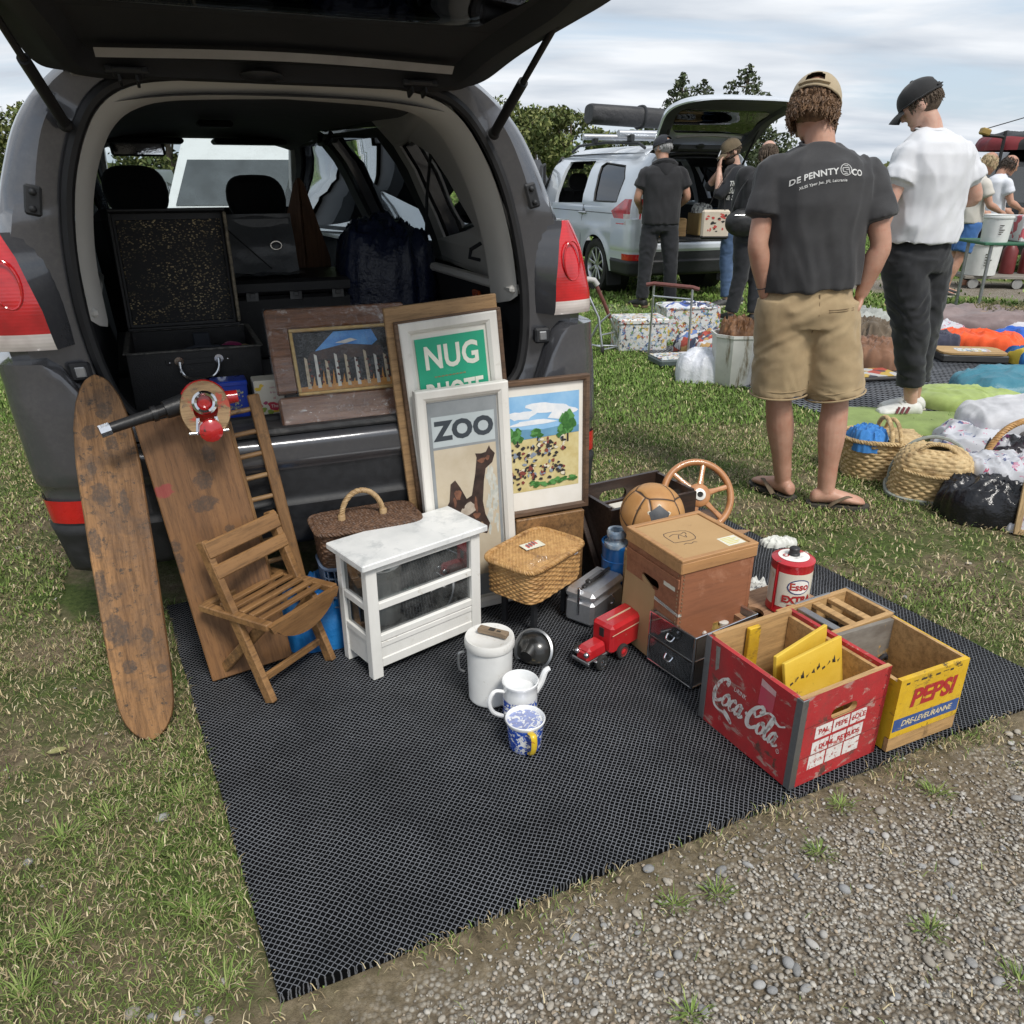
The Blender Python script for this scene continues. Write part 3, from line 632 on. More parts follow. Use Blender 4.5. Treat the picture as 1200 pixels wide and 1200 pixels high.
def wagon(tag_name, M4, PAINT, glass_side, lamp_kind, door_open=False, label='', group=None, rails=False):
    root = thing('parked_car', label, 'car', M=M4, group=group)
    # ---- painted shell
    b = MB()
    rings = [arch(HALF_IN, .035), arch(HALF_FLO, lambda x, z: .0+.02*(z > 1.55)), arch([(lerp(a[0], c[0], .5), lerp(a[1], c[1], .5)) for a, c in zip(HALF_FLO, HALF_OUT)], lambda x, z: -.012+.03*(z > 1.3)), arch([(lerp(a[0], c[0], .86), lerp(a[1], c[1], .86)) for a, c in zip(HALF_FLO, HALF_OUT)], lambda x, z: .015+.03*(z > 1.2)), arch(HALF_OUT, lambda x, z: .09), arch(HALF_OUT, .30, sc=1.01)]
    b.loft(rings, caps=False, closed=False)
    # lower sides with wheel arches
    YR, YF, RA = .88, 3.52, .375
    for sd in (-1, 1):
        def side(u, v):
            y = .26+4.2*u; ar = 0
            for yc in (YR, YF):
                d2 = RA*RA-(y-yc)**2
                if d2 > 0: ar = max(ar, .33+math.sqrt(d2))
            z0 = max(.30, ar); zt = 1.04 if y < 3.2 else lerp(1.04, .86, smooth(3.1, 4.4, y)); z = lerp(z0, zt, v); x = outx(z)*lowtaper(y)+.012*math.exp(-((z-.78)/.06)**2)
            for yc in (YR, YF): x += .018*math.exp(-((math.hypot(y-yc, z-.33)-RA)/.05)**2)
            return (sd*x, y, z)
        b.grid(168, 14, side, flip=sd > 0)
        # greenhouse side with window openings
        hq = [(.62, 1.20), (1.12, 1.13), (1.14, 1.50), (.98, 1.52), (.80, 1.46)]; hr = [(1.30, 1.10), (2.30, 1.07), (2.30, 1.55), (2.15, 1.57), (1.36, 1.54)]; hf = [(2.44, 1.07), (3.40, 1.05), (3.30, 1.15), (2.78, 1.54), (2.44, 1.56)]
        if lamp_kind == 2: hq = [(.42, 1.10), (1.02, 1.10), (1.16, 1.50), (1.08, 1.54), (.52, 1.50), (.40, 1.36)]; hr = [(1.16, 1.10), (1.20, 1.09), (1.28, 1.52), (1.25, 1.54)]; hf = [(1.36, 1.07), (2.26, 1.05), (2.26, 1.57), (1.44, 1.57)]
        out = [(.28, 1.035), (3.72, 1.0), (2.84, 1.615), (2.3, 1.645), (.28, 1.655)]
        mp = (lambda sd: lambda p, q, r: (sd*(outx(q)*taper(p)-r), p, q))(sd)
        def sub(o):   # refine polygon edges so the curved side bends
            r = []
            for i in range(len(o)):
                a, c = o[i], o[(i+1) % len(o)]; k = max(1, int(math.dist(a, c)/.09))
                r += [(lerp(a[0], c[0], j/k), lerp(a[1], c[1], j/k)) for j in range(k)]
            return r
        holes = [sub(hq), sub(hr), sub(hf)] if lamp_kind == 1 else [sub(hq), sub(hf)]
        b.prism(sub(out), 0, .045, 0, holes=holes, mapf=mp)
        for k, h in enumerate([hq, hr, hf] if lamp_kind == 1 else [hq, hf]):
            if door_open and k == 1 and sd < 0: continue
            w = MB(); w.prism(sub(h), .014, .018, 0, mapf=mp); w.build('side_window', glass_side if k < 2 or lamp_kind == 2 else GLASS, root)
            fr = MB(); pts = [mp(p, q, .004) for p, q in sub(h)]; fr.tube(pts, .011, 6, closed=True); fr.build('window_seal', SEAL, root)
        # inner trim of the same openings
        rear = [(.06, 1.02), (1.22, 1.02), (1.22, 1.60), (.06, 1.60)]; front = [(1.22, 1.02), (3.5, 1.0), (2.80, 1.59), (1.22, 1.60)]
        tr = MB(); mpi = (lambda sd: lambda p, q, r: (sd*((outx(q)-(.10*(1-smooth(.05, .9, p))+.012))*taper(p)-.05-r), p, q))(sd)
        if lamp_kind == 1:
            tr.prism(sub(rear), 0, .012, 0, holes=[sub(hq)], mapf=mpi); tr.prism(sub(front), 0, .012, 1, holes=[sub(hr), sub(hf)], mapf=mpi)
        else: tr.prism(sub(rear), 0, .012, 1, holes=[sub([(.44, 1.12), (1.0, 1.12), (1.14, 1.5), (.52, 1.49)])], mapf=mpi)
        tr.grid(10, 6, (lambda sd: lambda u, v: (sd*(.655+.02*math.sin(v*3)), .04+1.5*u, .69+.345*v))(sd), m=1); tr.grid(20, 4, (lambda sd: lambda u, v: (sd*(.74-.10*u), 1.5+2.2*u, .4+.63*v))(sd), m=1)
        tr.box((sd*.648, .55, 1.03), (.05, 1.0, .03), 0, bev=.01)
        if sd > 0:
            tr.box((.640, .42, .97), (.012, .07, .035), 2, bev=.006); tr.box((.640, .22, .86), (.012, .045, .09), 1, bev=.008); tr.tube([(.64, .34, 1.16), (.60, .34, 1.14), (.60, .36, 1.11), (.64, .36, 1.10)], .007, 6, 1); tr.tube([(.70, .93, 1.5), (.665, .95, 1.3), (.64, .97, 1.05)], .017, 6, 1, flat=.2)
        tr.build('side_trim', [TRIMG if lamp_kind == 1 else TRIMB, TRIMB, M('amber marker', (.35, .06, .01), rough=.2, coat=1)], root)
        # wheels
        for yc in (YR, YF):
            w = MB(); T = Matrix.Translation((sd*.80, yc, .33)) @ Matrix.Rotation(PI/2*sd, 4, 'Y')
            w.lathe([(.20, -.10), (.315, -.10), (.332, -.06), (.334, .05), (.318, .085), (.27, .092), (.235, .080), (.215, .05), (.20, .02)], 40, 0, T); wheel = w.build('wheel', TYRE, root)
            w = MB(); w.lathe([(.0, .045), (.05, .055), (.06, .05)], 16, 0, T); w.lathe([(.228, .07), (.222, .082), (.208, .06), (.2, -.08)], 40, 0, T, caps=False)
            for i in range(10):
                a = 2*PI*i/10; w.bar(T @ Vector((.04*math.cos(a), .04*math.sin(a), .052)), T @ Vector((.212*math.cos(a+.05), .212*math.sin(a+.05), .066)), .030, .02, 0, up=(sd, 0, 0), bev=.004)
            w.lathe([(.0, -.03), (.20, -.03)], 24, 1, T, caps=False); w.build('rim', [ALU, SEAL], wheel)
            ar = MB(); ar.lathe([(RA-.01, -.02), (RA-.01, -.3)], 24, 0, Matrix.Translation((sd*.86, yc, .33)) @ Matrix.Rotation(PI/2*sd, 4, 'Y'), caps=False); ar.lathe([(0, -.3), (RA, -.3)], 24, 0, Matrix.Translation((sd*.86, yc, .33)) @ Matrix.Rotation(PI/2*sd, 4, 'Y'), caps=False); ar.build('wheel_arch', SEAL, root)
        fl = MB(); fl.box((sd*.80, .50, .24), (.20, .012, .24), rot=(R(-8), 0, 0), bev=.004); fl.build('mud_flap', SEAL, root)
        # door handles on the outside
        if lamp_kind == 2 and sd < 0:
            h = MB(); h.box((-.905, 1.28, .955), (.035, .20, .03), bev=.012); h.lathe([(0, .002), (.035, .002)], 16, 0, Matrix.Translation((-.886, 1.27, .975)) @ Matrix.Rotation(-PI/2, 4, 'Y')); h.build('door_handle', M('silver handle', (.30, .32, .34), rough=.3, metal=.6), root)
            ln = MB()
            for (y0, z0, y1, z1) in ((1.30, 1.05, 1.36, .45), (.42, .97, 2.3, .97), (2.36, 1.04, 2.36, .4)): ln.tube([(-.001-outx(lerp(z0, z1, i/8)), lerp(y0, y1, i/8), lerp(z0, z1, i/8)) for i in range(9)], .004, 5)
            ln.build('door_gap', SEAL, root)
    # roof, bonnet, windscreen
    def roof(u, v):
        y = .20+2.7*v; w = outx(1.64)*taper(y); s_ = (u*2-1); zr = 1.73+.02*math.sin(PI*min(1, v*.9)); return (w*s_, y, zr-.09*abs(s_)**3.2-.10*smooth(.84, 1, v))
    b.grid(30, 30, roof)
    def bonnet(u, v):
        y = 3.55+.9*v; s_ = u*2-1; return (s_*.82*(1-.12*v), y, 1.02-.05*abs(s_)**3-.12*v*v-.1*max(0, v-.9)*10*.4)
    b.grid(16, 12, bonnet); b.grid(16, 8, lambda u, v: ((u*2-1)*.80*(1-.1*(1-abs(v-.5))), 4.45+.10*math.sin(PI*v), .28+.60*v))
    body = b.build('body', PAINT, root, 40)
    gl = MB(); gl.grid(12, 8, lambda u, v: ((u*2-1)*lerp(.60, .53, v), lerp(3.72, 2.88, v)-.12*(u*2-1)**2, lerp(1.0, 1.625, v))); gl.build('windscreen', GLASS, root)
    for sd in (-1, 1): pl = MB(); pl.tube([(sd*.60, 3.62, 1.0), (sd*.56, 3.2, 1.34), (sd*.53, 2.80, 1.62)], .036, 8); pl.build('screen_pillar', TRIMG if lamp_kind == 1 else SEAL, root)
    # ---- cabin
    c = MB(); c.grid(16, 24, lambda u, v: ((u*2-1)*.60*(1 if v < .7 else lerp(1, .86, (v-.7)/.3)), .06+2.85*v, 1.615-.06*abs(u*2-1)**3+.03*math.sin(PI*v)-.03*smooth(.85, 1, v)-.03*(1-smooth(0, .06, v))), flip=True)
    c.box((-.30, 2.78, 1.565), (.40, .20, .03), 1, bev=.01); c.box((.26, 2.78, 1.565), (.40, .20, .03), 1, bev=.01); c.box((.0, 2.0, 1.615), (.16, .10, .03), 1, bev=.01)
    for sd in (-1, 1): c.tube([(sd*.52, 1.85, 1.58), (sd*.50, 1.90, 1.535), (sd*.50, 2.05, 1.535), (sd*.52, 2.1, 1.58)], .012, 6, 1)
    c.build('headliner', [M('dark headliner', (.11, .112, .114), (.13, .132, .134), rough=.95, bump=.1, bscale=300), TRIMB], root)
    c = MB(); c.tube(arch([(x*1.012, z+.006 if z > 1.2 else z) for x, z in HALF_IN], .022), .017, 8); c.build('door_seal', SEAL, root)
    if lamp_kind == 1:
        hh = dense(HALF_IN[5:], 4); path = [(-x, z) for x, z in hh]+[(x, z) for x, z in hh[::-1]][1:]
        c = MB(); c.loft([[(x*.99, .045, z-.008) for x, z in path], [(x*.965, .075, z-.028) for x, z in path], [(x*.945, .16, z-.045) for x, z in path], [(x*.945, .22, z-.035) for x, z in path]], caps=False, closed=False); c.build('opening_trim', TRIMG, root)
    c = MB(); c.box((0, .95, .66), (1.32, 1.82, .05), bev=.01); c.box((0, 2.6, .40), (1.5, 2.2, .04)); c.build('load_floor', FELT, root)
    c = MB(); c.box((0, 3.45, .86), (1.12, .5, .24), bev=.06); c.box((-.3, 3.2, .96), (.34, .16, .10), bev=.04); c.build('dashboard', TRIMB, root)
    c = MB(); c.box((-.34, 2.80, 1.525), (.28, .03, .08), bev=.025); c.cyl((-.34, 2.84, 1.54), (-.34, 2.86, 1.62), .014); c.box((-.34, 2.783, 1.525), (.25, .003, .06), 1); c.build('rear_view_mirror', [TRIMB, metal('mirror glass', (.8, .82, .84), .03, .0)], root)
    for (x, y, hz) in ((-.42, 1.95, 1.40), (.12, 1.95, 1.36)) if lamp_kind == 1 else ((-.38, 2.6, 1.40), (.38, 2.6, 1.40)):
        st = MB(); st.box((x, y+.08, .88), (.48, .15, .72), rot=(R(-10), 0, 0), bev=.06); st.box((x, y+.32, .60), (.48, .5, .16), bev=.05); seat = st.build('seat', SEATF, root, 60)
        st = MB(); st.grid(28, 14, (lambda x, y, hz: lambda u, v: (lambda a, b_: (x+(.142+.018*math.sin(b_))*math.copysign(abs(math.cos(a)*math.cos(b_))**.55, math.cos(a))*(1-.18*max(0, math.sin(b_))), y-.015+.055*math.copysign(abs(math.sin(a)*math.cos(b_))**.6, math.sin(a)), hz-.085+.115*math.copysign(abs(math.sin(b_))**.7, math.sin(b_))))(2*PI*u, -PI/2+PI*v))(x, y, hz), cu=True); st.cyl((x-.06, y, hz-.26), (x-.06, y, hz-.15), .008); st.cyl((x+.06, y, hz-.26), (x+.06, y, hz-.15), .008); st.build('headrest', SEATF, seat, 60)
    # ---- bumper
    bm_ = MB(); N = 72
    def plan(s):     # s in [-1,1] -> (x, y, outward normal)
        a = abs(s); sg = 1 if s >= 0 else -1
        if a < .62: x = a/.62*.72; return (sg*x, -.115+.035*(x/.72)**2, 0.0, sg)
        k = (a-.62)/.38; ang = k*PI/2; x = .72+.185*math.sin(min(1, k*1.7)*PI/2); y = -.08+.10*(1-math.cos(min(1, k*1.7)*PI/2))+max(0, k-.45)*.75
        return (sg*x, y, smooth(.0, .8, k)*PI/2, sg)
    def bump(u, v):
        x, y, an, sg = plan(u*2-1); co_ = smooth(.60, .78, abs(x)); top = lerp(.665, .93, co_)
        prof = [(.0, .275, -.10), (.10, .30, -.03), (.24, .40, -.012), (.30, .44, .0), (.34, .455, -.018), (.44, .50, -.014), (.58, .56, -.012), (.64, .585, .006), (.84, .645, .004), (.93, .668, -.014), (1, .672, -.06)]
        z, off = interp([(p[0], (p[1], p[2])) for p in prof], v)
        if z > .585: z = .585+(z-.585)*(top-.585)/(.672-.585)
        off = off*(1-.3*co_)*(1-co_*smooth(.80, .93, v)) if v < .98 else lerp(off, -.09, co_); nx, ny = math.sin(an), -math.cos(an); return (x+sg*nx*off, y+ny*off, z)
    bm_.grid(N, 33, bump); nf = len(bm_.f)
    for j in range(33):
        for i in range(N):
            u = (i+.5)/N; x = abs(plan(u*2-1)[0]); v = j/33
            bm_.m[j*N+i] = 1 if (v < .30 or (v < .34) or (x < .60 and v < .56)) else 0
    bumper = bm_.build('bumper', [PAINT, BLACKP], root, 50)
    sl = MB(); sl.box((0, -.02, .676), (1.16, .17, .02), bev=.008); sl.build('sill_plate', M('scuffed sill plate', (.03, .03, .032), (.06, .06, .06), scale=30, rough=.55, bump=.3, bscale=90, spots=((.11, .105, .10), 18, .6, .75)), bumper)
    for sd in (-1, 1):
        rf = MB(); rf.grid(10, 4, lambda u, v: tuple(Vector(bump(.5+sd*(.30+.125*u), .355+.16*v))+Vector((sd*.004, -.008, 0))), flip=sd < 0); rf.build('reflector', REFL, bumper)
    # ---- lamps
    for sd in (-1, 1):
        if lamp_kind == 1:
            # lens wraps round the corner; (x, z) outline follows the body
            def lampf(u, v):
                z = lerp(.955, 1.25, v); xi = interp([(0, .735), (.35, .742), (.8, .768), (1, .79)], v); s_ = u
                xo = outx(z)+.022; ang = s_*PI/2; x = xi+(xo-xi)*math.sin(min(ang*1.25, PI/2)); y = -.046+.10*(1-math.cos(ang))+.26*max(0, s_-.55)*1.6+.03*v
                return (sd*x, y-.022*math.sin(PI*min(1, v*1.0))**.5, z)
            lm = MB(); lm.grid(20, 20, lampf, flip=sd < 0)
            for j in range(20):
                for i in range(20): lm.m[j*20+i] = 1 if j < 3 else 0
            lm.loft([[lampf(0, v/10) for v in range(11)], [(sd*.69, .03, lerp(.955, 1.25, v/10)) for v in range(11)]], 3, caps=False, closed=False); lm.loft([[lampf(v/10, 0) for v in range(11)], [(lampf(v/10, 0)[0]*.96, lampf(v/10, 0)[1]+.06, .957) for v in range(11)]], 3, caps=False, closed=False); lm.loft([[lampf(v/10, 1) for v in range(11)], [(lampf(v/10, 1)[0]*.96, lampf(v/10, 1)[1]+.06, 1.248) for v in range(11)]], 3, caps=False, closed=False)
            lamp = lm.build('tail_lamp', [REDL, CLEARL, DREDL, PAINT], root, 50)
            rg = MB(); c0 = Vector(lampf(.22, .58)); rg.tube([(c0.x+sd*.034*math.cos(a), c0.y-.004+.01*math.cos(a), c0.z+.062*math.sin(a)) for a in [2*PI*i/24 for i in range(24)]], .003, 6, closed=True); rg.build('lamp_ring', REDL, lamp)
            bt = MB(); bt.box((sd*.70, -.012, .885), (.055, .025, .05), bev=.006); bt.box((sd*.70, -.024, .885), (.028, .008, .03), 1, bev=.003); bt.build('latch_stop', [BLACKP, STEEL], root)
            bt = MB(); bt.box((sd*.695, -.004, 1.325), (.04, .012, .075), rot=(0, sd*R(-14), 0), bev=.006)
            for dz in (-.02, .02): bt.sph((sd*(.695-dz*.25), -.012, 1.325+dz), .009, 10, 6)
            bt.build('strut_bracket', BLACKP, root)
        else:
            lm = MB()
            def lampf(u, v):
                z = lerp(.86, 1.14, v); y0 = interp([(0, .30), (.5, .46), (1, .16)], v); s_ = u; x = outx(z)+.015
                return (sd*(x if s_ < .72 else lerp(x, x-.16, (s_-.72)/.28)), lerp(y0, .05, min(1, s_/.72))-.055*smooth(.66, 1, s_), z)
            lm.grid(16, 12, lampf, flip=sd > 0)
            for j in range(12):
                for i in range(16): lm.m[j*16+i] = 1 if (j < 5 and i > 8 and i < 15) else 0
            lm.build('tail_lamp', [REDL, CLEARL], root, 50)
    # ---- tailgate, hinged on the roof edge
    TG = Matrix.Translation((-.035 if lamp_kind == 1 else 0, .06, 1.655)) @ Matrix.Rotation(R(180), 4, 'Z') @ Matrix.Rotation(R(12 if lamp_kind == 1 else 48), 4, 'X')     # local +y runs back from the hinge
    half = [(.0, -.02), (.44, -.01), (.575, .03), (.625, .11), (.645, .30), (.68, .60), (.68, .80), (.63, .98), (.50, 1.05), (.0, 1.07)] if lamp_kind == 1 else [(.0, -.02), (.50, -.01), (.60, .04), (.66, .15), (.70, .40), (.76, .68), (.74, .88), (.62, 1.0), (.0, 1.06)]
    half = [(x*(.925 if lamp_kind == 1 else 1), y) for x, y in half]; oh = dense(half, 5); outl = [(-x, y) for x, y in oh[::-1]][:-1]+oh[:-1]; outl = [p for i, p in enumerate(outl) if math.dist(p, outl[i-1]) > 1e-4]
    bend = lambda p, q, r: (p, q, r-.20*(p/.68)**4*.25-max(0, q-.35)**2*(.95 if lamp_kind == 2 else .16))
    glz = [(x*.74, .47+(y-.05)*.30) for x, y in outl] if lamp_kind == 1 else [(x*.78, .30+(y-.05)*.36) for x, y in outl]
    tg = MB(); tg.loft([[bend(x, y, .055) for x, y in [(a*.9, .5+(c-.5)*.9) for a, c in outl]], [bend(x, y, .045) for x, y in [(a*.97, .5+(c-.5)*.97) for a, c in outl]], [bend(x, y, .0) for x, y in outl], [bend(x*.985, .5+(y-.5)*.985, -.022) for x, y in outl]], 0, caps=False)
    tg.poly([(a*.9, .5+(c-.5)*.9) for a, c in outl], .055, 0, mapf=bend)
    tailgate = tg.xf(lambda q: TG @ Vector(q)).build('tailgate', PAINT, root, 30)
    t2 = MB(); rr = [[bend(x*.985, .5+(y-.5)*.985, -.0225) for x, y in outl], [bend(x*.93, .5+(y-.5)*.93, -.030) for x, y in outl], [bend(x*.88, .5+(y-.5)*.87, -.058) for x, y in outl], [bend(x*.82, .5+(y-.5)*.80, -.062) for x, y in outl], [bend(x*.78, .5+(y-.5)*.74, -.030) for x, y in outl]]
    t2.loft(rr, 0, caps=False, closed=True); t2.poly([(x*.78, .5+(y-.5)*.74) for x, y in outl], -.030, 0, mapf=bend, holes=[glz])
    t2.sph((.05, .12, -.06), (.055, .035, .012), 16, 8, 1); t2.box((0, .06, -.052), (1.0, .018, .012), 2, bev=.004); t2.loft([[(x*.43, .235+.02*math.cos(x*2.2), -.064), (x*.43, .25+.02*math.cos(x*2.2), -.074), (x*.43, .275+.02*math.cos(x*2.2), -.062)] for x in [-1+i/12 for i in range(25)]], 2, caps=False, closed=False)  # pale strips: the highlight along the trim, put in as a lighter colour
    t2.xf(lambda q: TG @ Vector(q)).build('inner_panel', [TRIMB if lamp_kind == 1 else M('grey tailgate trim', (.03, .032, .034), (.045, .047, .05), rough=.6), BLACKP, M('painted highlight strip', (.26, .25, .24), rough=.35)], tailgate, 40)
    t3 = MB(); t3.prism(glz, -.035, -.03, 0, mapf=bend); t3.xf(lambda q: TG @ Vector(q)).build('tailgate_window', GLASS if lamp_kind == 1 else TINT, tailgate)
    for sd in (-1, 1):
        hg = MB(); hg.box((sd*.37, .12, -.066), (.07, .06, .012), bev=.004); hg.box((sd*.37-.02, .10, -.078), (.008, .05, .02), bev=.002); hg.box((sd*.37+.02, .10, -.078), (.008, .05, .02), bev=.002); hg.box((sd*.37, .14, -.066), (.10, .012, .016), bev=.003); hg.xf(lambda q: TG @ Vector(q)).build('hinge', BLACKP, tailgate)
        a = Vector((sd*.575, -.012, 1.50)); e = TG @ Vector((-sd*.60, .55, -.05)); mid = a.lerp(e, .52)
        gs = MB(); gs.cyl(a, mid, .014, n=12); gs.cyl(mid, e, .0085, n=10); gs.sph(a, .018, 10, 8); gs.sph(e, .016, 10, 8); gs.build('gas_strut', SEAL, root)
    if rails:
        rl = MB()
        for sd in (-1, 1):
            rl.tube([(sd*.60, .25, 1.69), (sd*.60, .40, 1.745), (sd*.58, 1.3, 1.785), (sd*.55, 2.2, 1.77), (sd*.52, 2.5, 1.70)], .018, 8, 0)
        for y in (.65, 1.65):
            rl.cyl((-.75, y, 1.86), (.75, y, 1.86), .038, n=14, m=1)
            for sd in (-1, 1): rl.box((sd*.58, y, 1.81), (.06, .10, .08), 0, bev=.01)
        rl.build('roof_rack', [BLACKP, ALU], root)
    return root
CARM = Matrix.Translation(CAR_O) @ Matrix.Rotation(CAR_A, 4, 'Z')
SHEAR = lambda q: (q[0]-.07*(q[2]-.9)-.035*max(0, q[1]-.3), q[1], q[2])
main_car = wagon('main', CARM, paint('dark grey paint', (.078, .080, .089), rough=.26, coat=1.0, dustamt=.12, metal=.35), TINT, 1, label='dark grey estate car parked with its tailgate raised over a boot full of bric-a-brac')
SHEAR = None
def CW(x, y, z): return CARM @ Vector((x, y, z))
# ---------------------------------------------------------------- things that lean on the car
EX = Vector((math.cos(CAR_A), math.sin(CAR_A), 0)); EY = Vector((-math.sin(CAR_A), math.cos(CAR_A), 0))
class Lean:
    """a leaning plane in the car's frame: y0 at the ground, y1 at height z1"""
    def __init__(s, y0, y1, z1=.68, zb=.014, roll=0.0, u0=0.0):
        s.k = (y1-y0)/z1; s.y0 = y0; V = (Vector((0, 0, 1))+EY*s.k).normalized(); s.V = V; s.U = EX; s.N = EX.cross(V)   # N points to the viewer
        s.o = CAR_O+EY*(y0+s.k*zb)+Vector((0, 0, zb)); s.zb = zb; s.roll = roll; s.u0 = u0
        u = EX*math.cos(roll)+V*math.sin(roll); v = -EX*math.sin(roll)+V*math.cos(roll); b = s.o+EX*u0
        m = Matrix.Identity(4)
        for i in range(3): m[i][0] = u[i]; m[i][1] = v[i]; m[i][2] = (u.cross(v))[i]; m[i][3] = b[i]
        s.M = m; s.Mi = m.inverted()
    def uv(s, px, py):
        d = ray(px, py); c = Vector((0, 0, CAM_H)); n = s.M.to_3x3().col[2]; t = (s.M.translation-c).dot(n)/d.dot(n); q = s.Mi @ (c+d*t); return (q.x, q.y)
WD = dict(light=(.42, .255, .115), dark=(.20, .105, .04))
W_RACK = wood('rack wood', (.36, .20, .082), (.18, .09, .034), 1, 9, .5, stains=[((.06, .035, .02), 14, .6, .7, .7)])
W_CHAIR = wood('chair wood', (.40, .22, .088), (.20, .10, .036), 0, 8, .48, stains=[((.06, .036, .022), 8, .62, .72, .8)])
SCAR = M('dark scar in the wood', (.045, .035, .028), (.14, .085, .05), scale=40, rough=.8, bump=.3, bscale=90)
def blob(mb, cx, cy, rx, ry, m, z, seed=0, n=18, T=None):
    mb.poly([(cx+rx*(1+.30*math.sin(3*a+seed)+.22*noise.noise((math.cos(a)*2, math.sin(a)*2, seed)))*math.cos(a), cy+ry*(1+.25*math.cos(2*a+seed*2)+.25*noise.noise((math.cos(a)*2.5, math.sin(a)*2.5, seed+9)))*math.sin(a)) for a in [2*PI*i/n for i in range(n)]], z, m, T=T)
# --- the long board
L = Lean(-.53, -.165, u0=-.664, zb=.0); H_ = 1.005; mk = []
for (x, y, rx, ry) in [(160, 160, 24, 24), (115, 225, 21, 22), (185, 260, 20, 22), (150, 415, 30, 30), (135, 560, 19, 36), (125, 340, 14, 18), (200, 830, 33, 45), (295, 845, 20, 21), (238, 942, 20, 22), (338, 948, 15, 13), (150, 690, 18, 42), (225, 440, 12, 40)]:
    u, v = L.uv(60+x/2.608, 420+y/2.608); k = 1/2.608/930*2.15; mk.append((u, v, rx*k, ry*k*1.15))
W_BOARD = wood('weathered board wood', (.44, .225, .08), (.15, .068, .021), 1, 9, .6, stains=[((.055, .034, .022), 5, .52, .66, .7)], wear=((.04, .026, .016), 34, .545, .62), bump=.7, marks=mk)
def bw(v): return .079*interp([(0, .0), (.01, .30), (.03, .55), (.06, .76), (.10, .87), (.2, .94), (.5, 1.0), (.75, 1.0), (.86, .90), (.93, .70), (.97, .48), (.99, .28), (1, 0)], v)
out = []
K = 40
vv = [.5-.5*math.cos(PI*i/K) for i in range(K+1)]
out = [(bw(v), v*H_) for v in vv]+[(-bw(v), v*H_) for v in vv[::-1][1:-1]]
root = thing('long_board', 'long round-ended wooden board with dark scars, leaning by the left lamp of the car', 'board', M=L.M)
b = MB(); sc_ = lambda k, z: [(x*k, H_/2+(y-H_/2)*(1-(1-k)*.15), z) for x, y in out]
b.loft([sc_(.93, -.024), sc_(1, -.018), sc_(1, -.006), sc_(.955, 0)]); b.build('deck', W_BOARD, root, 30)
# --- the plank
L = Lean(-.335, -.165, roll=R(6.5), u0=-.497); root = thing('wooden_plank', 'wide reddish-brown plank with burn stains, leaning behind the small folding chair', 'plank', M=L.M)
mk = []
for (x, y, rx, ry) in [(465, 372, 33, 29), (468, 445, 44, 27), (378, 575, 18, 22), (388, 612, 16, 22), (480, 290, 20, 30), (545, 520, 18, 14), (395, 640, 12, 22)]:
    u, v = L.uv(60+x/2.608, 420+y/2.608); k = 1/2.608/930*2.2; mk.append((u, v, rx*k, ry*k))
u, v = L.uv(60+345/2.608, 420+405/2.608); mk.append((u, v, .028, .020, (.26, .03, .035)))
W_PLANK = wood('stained plank wood', (.31, .155, .058), (.16, .073, .026), 1, 7, .5, stains=[((.05, .03, .018), 4.2, .62, .72, .5)], bump=.4, marks=mk)
b = MB(); b.box((.118, .385, -.010), (.236, .77, .022), bev=.003); b.build('board', W_PLANK, root)
# --- the rack of dowels
L = Lean(-.235, -.128, roll=R(6.3), u0=-.175); root = thing('dowel_rack', 'narrow wooden rack of round dowel rungs, leaning between the plank and the framed print', 'rack', M=L.M)
for x, w, y1, y0, nm in ((0, .034, .80, 0, 'rail'), (-.088, .020, .74, .05, 'rail'), (-.185, .034, .80, 0, 'rail')):
    b = MB(); b.box((x, (y0+y1)/2, -.011), (w, y1-y0, .022), bev=.003); b.build(nm, W_RACK, root)
for i in range(11):
    y = .10+i*.066; b = MB(); b.cyl((-.190, y, -.012), (.0, y, -.012), .0075, n=10); b.build('rung', wood('rung wood', (.46, .29, .13), (.25, .14, .06), 0, 12, .5, stains=[((.07, .05, .04), 9, .6, .7, .8)]), root)
# --- red tool with a black handle
root = thing('hand_tool', 'red enamel hand tool with chrome ring, wooden collar and black handle, perched on the plank', 'tool', M=frame(CW(-.40, -.215, .80), EX, (0, 0, 1)))
b = MB(); b.cyl((-.235, -.06, -.012), (-.07, -.015, .018), .014, .017, 16); b.cyl((-.10, -.022, .012), (-.05, -.01, .022), .024, .027, 16); b.cyl((-.132, -.03, .006), (-.12, -.028, .008), .021, n=16)
b.build('handle', M('black bakelite', (.012, .012, .013), rough=.35, bump=.2, bscale=120), root); b = MB(); b.cyl((-.258, -.066, -.017), (-.233, -.06, -.012), .017, n=8); b.build('handle_cap', CHROME, root)
b = MB(); b.sph((.0, .0, .02), (.062, .035, .06), 24, 14); b.cyl((-.05, -.01, .022), (0, 0, .02), .026); b.cyl((.0, 0, .02), (.088, .0, .026), .022, .017, 16); b.build('housing', M('red enamel', (.42, .012, .014), (.52, .02, .02), rough=.2, coat=1, spots=((.05, .02, .02), 30, .64, .7)), root)
TT = Matrix.Translation((.0, -.040, .008)) @ Matrix.Rotation(R(90-12), 4, 'X'); b = MB(); b.lathe([(.031, -.006), (.062, -.006), (.064, .0), (.062, .006), (.031, .006), (.031, -.006)], 40, 0, TT, caps=False, sy=1.18); b.build('collar', wood('painted collar wood', (.52, .36, .19), (.30, .18, .08), 0, 12, .5, stains=[((.45, .05, .03), 22, .56, .62, .9), ((.06, .05, .05), 30, .62, .7, .9)]), root)
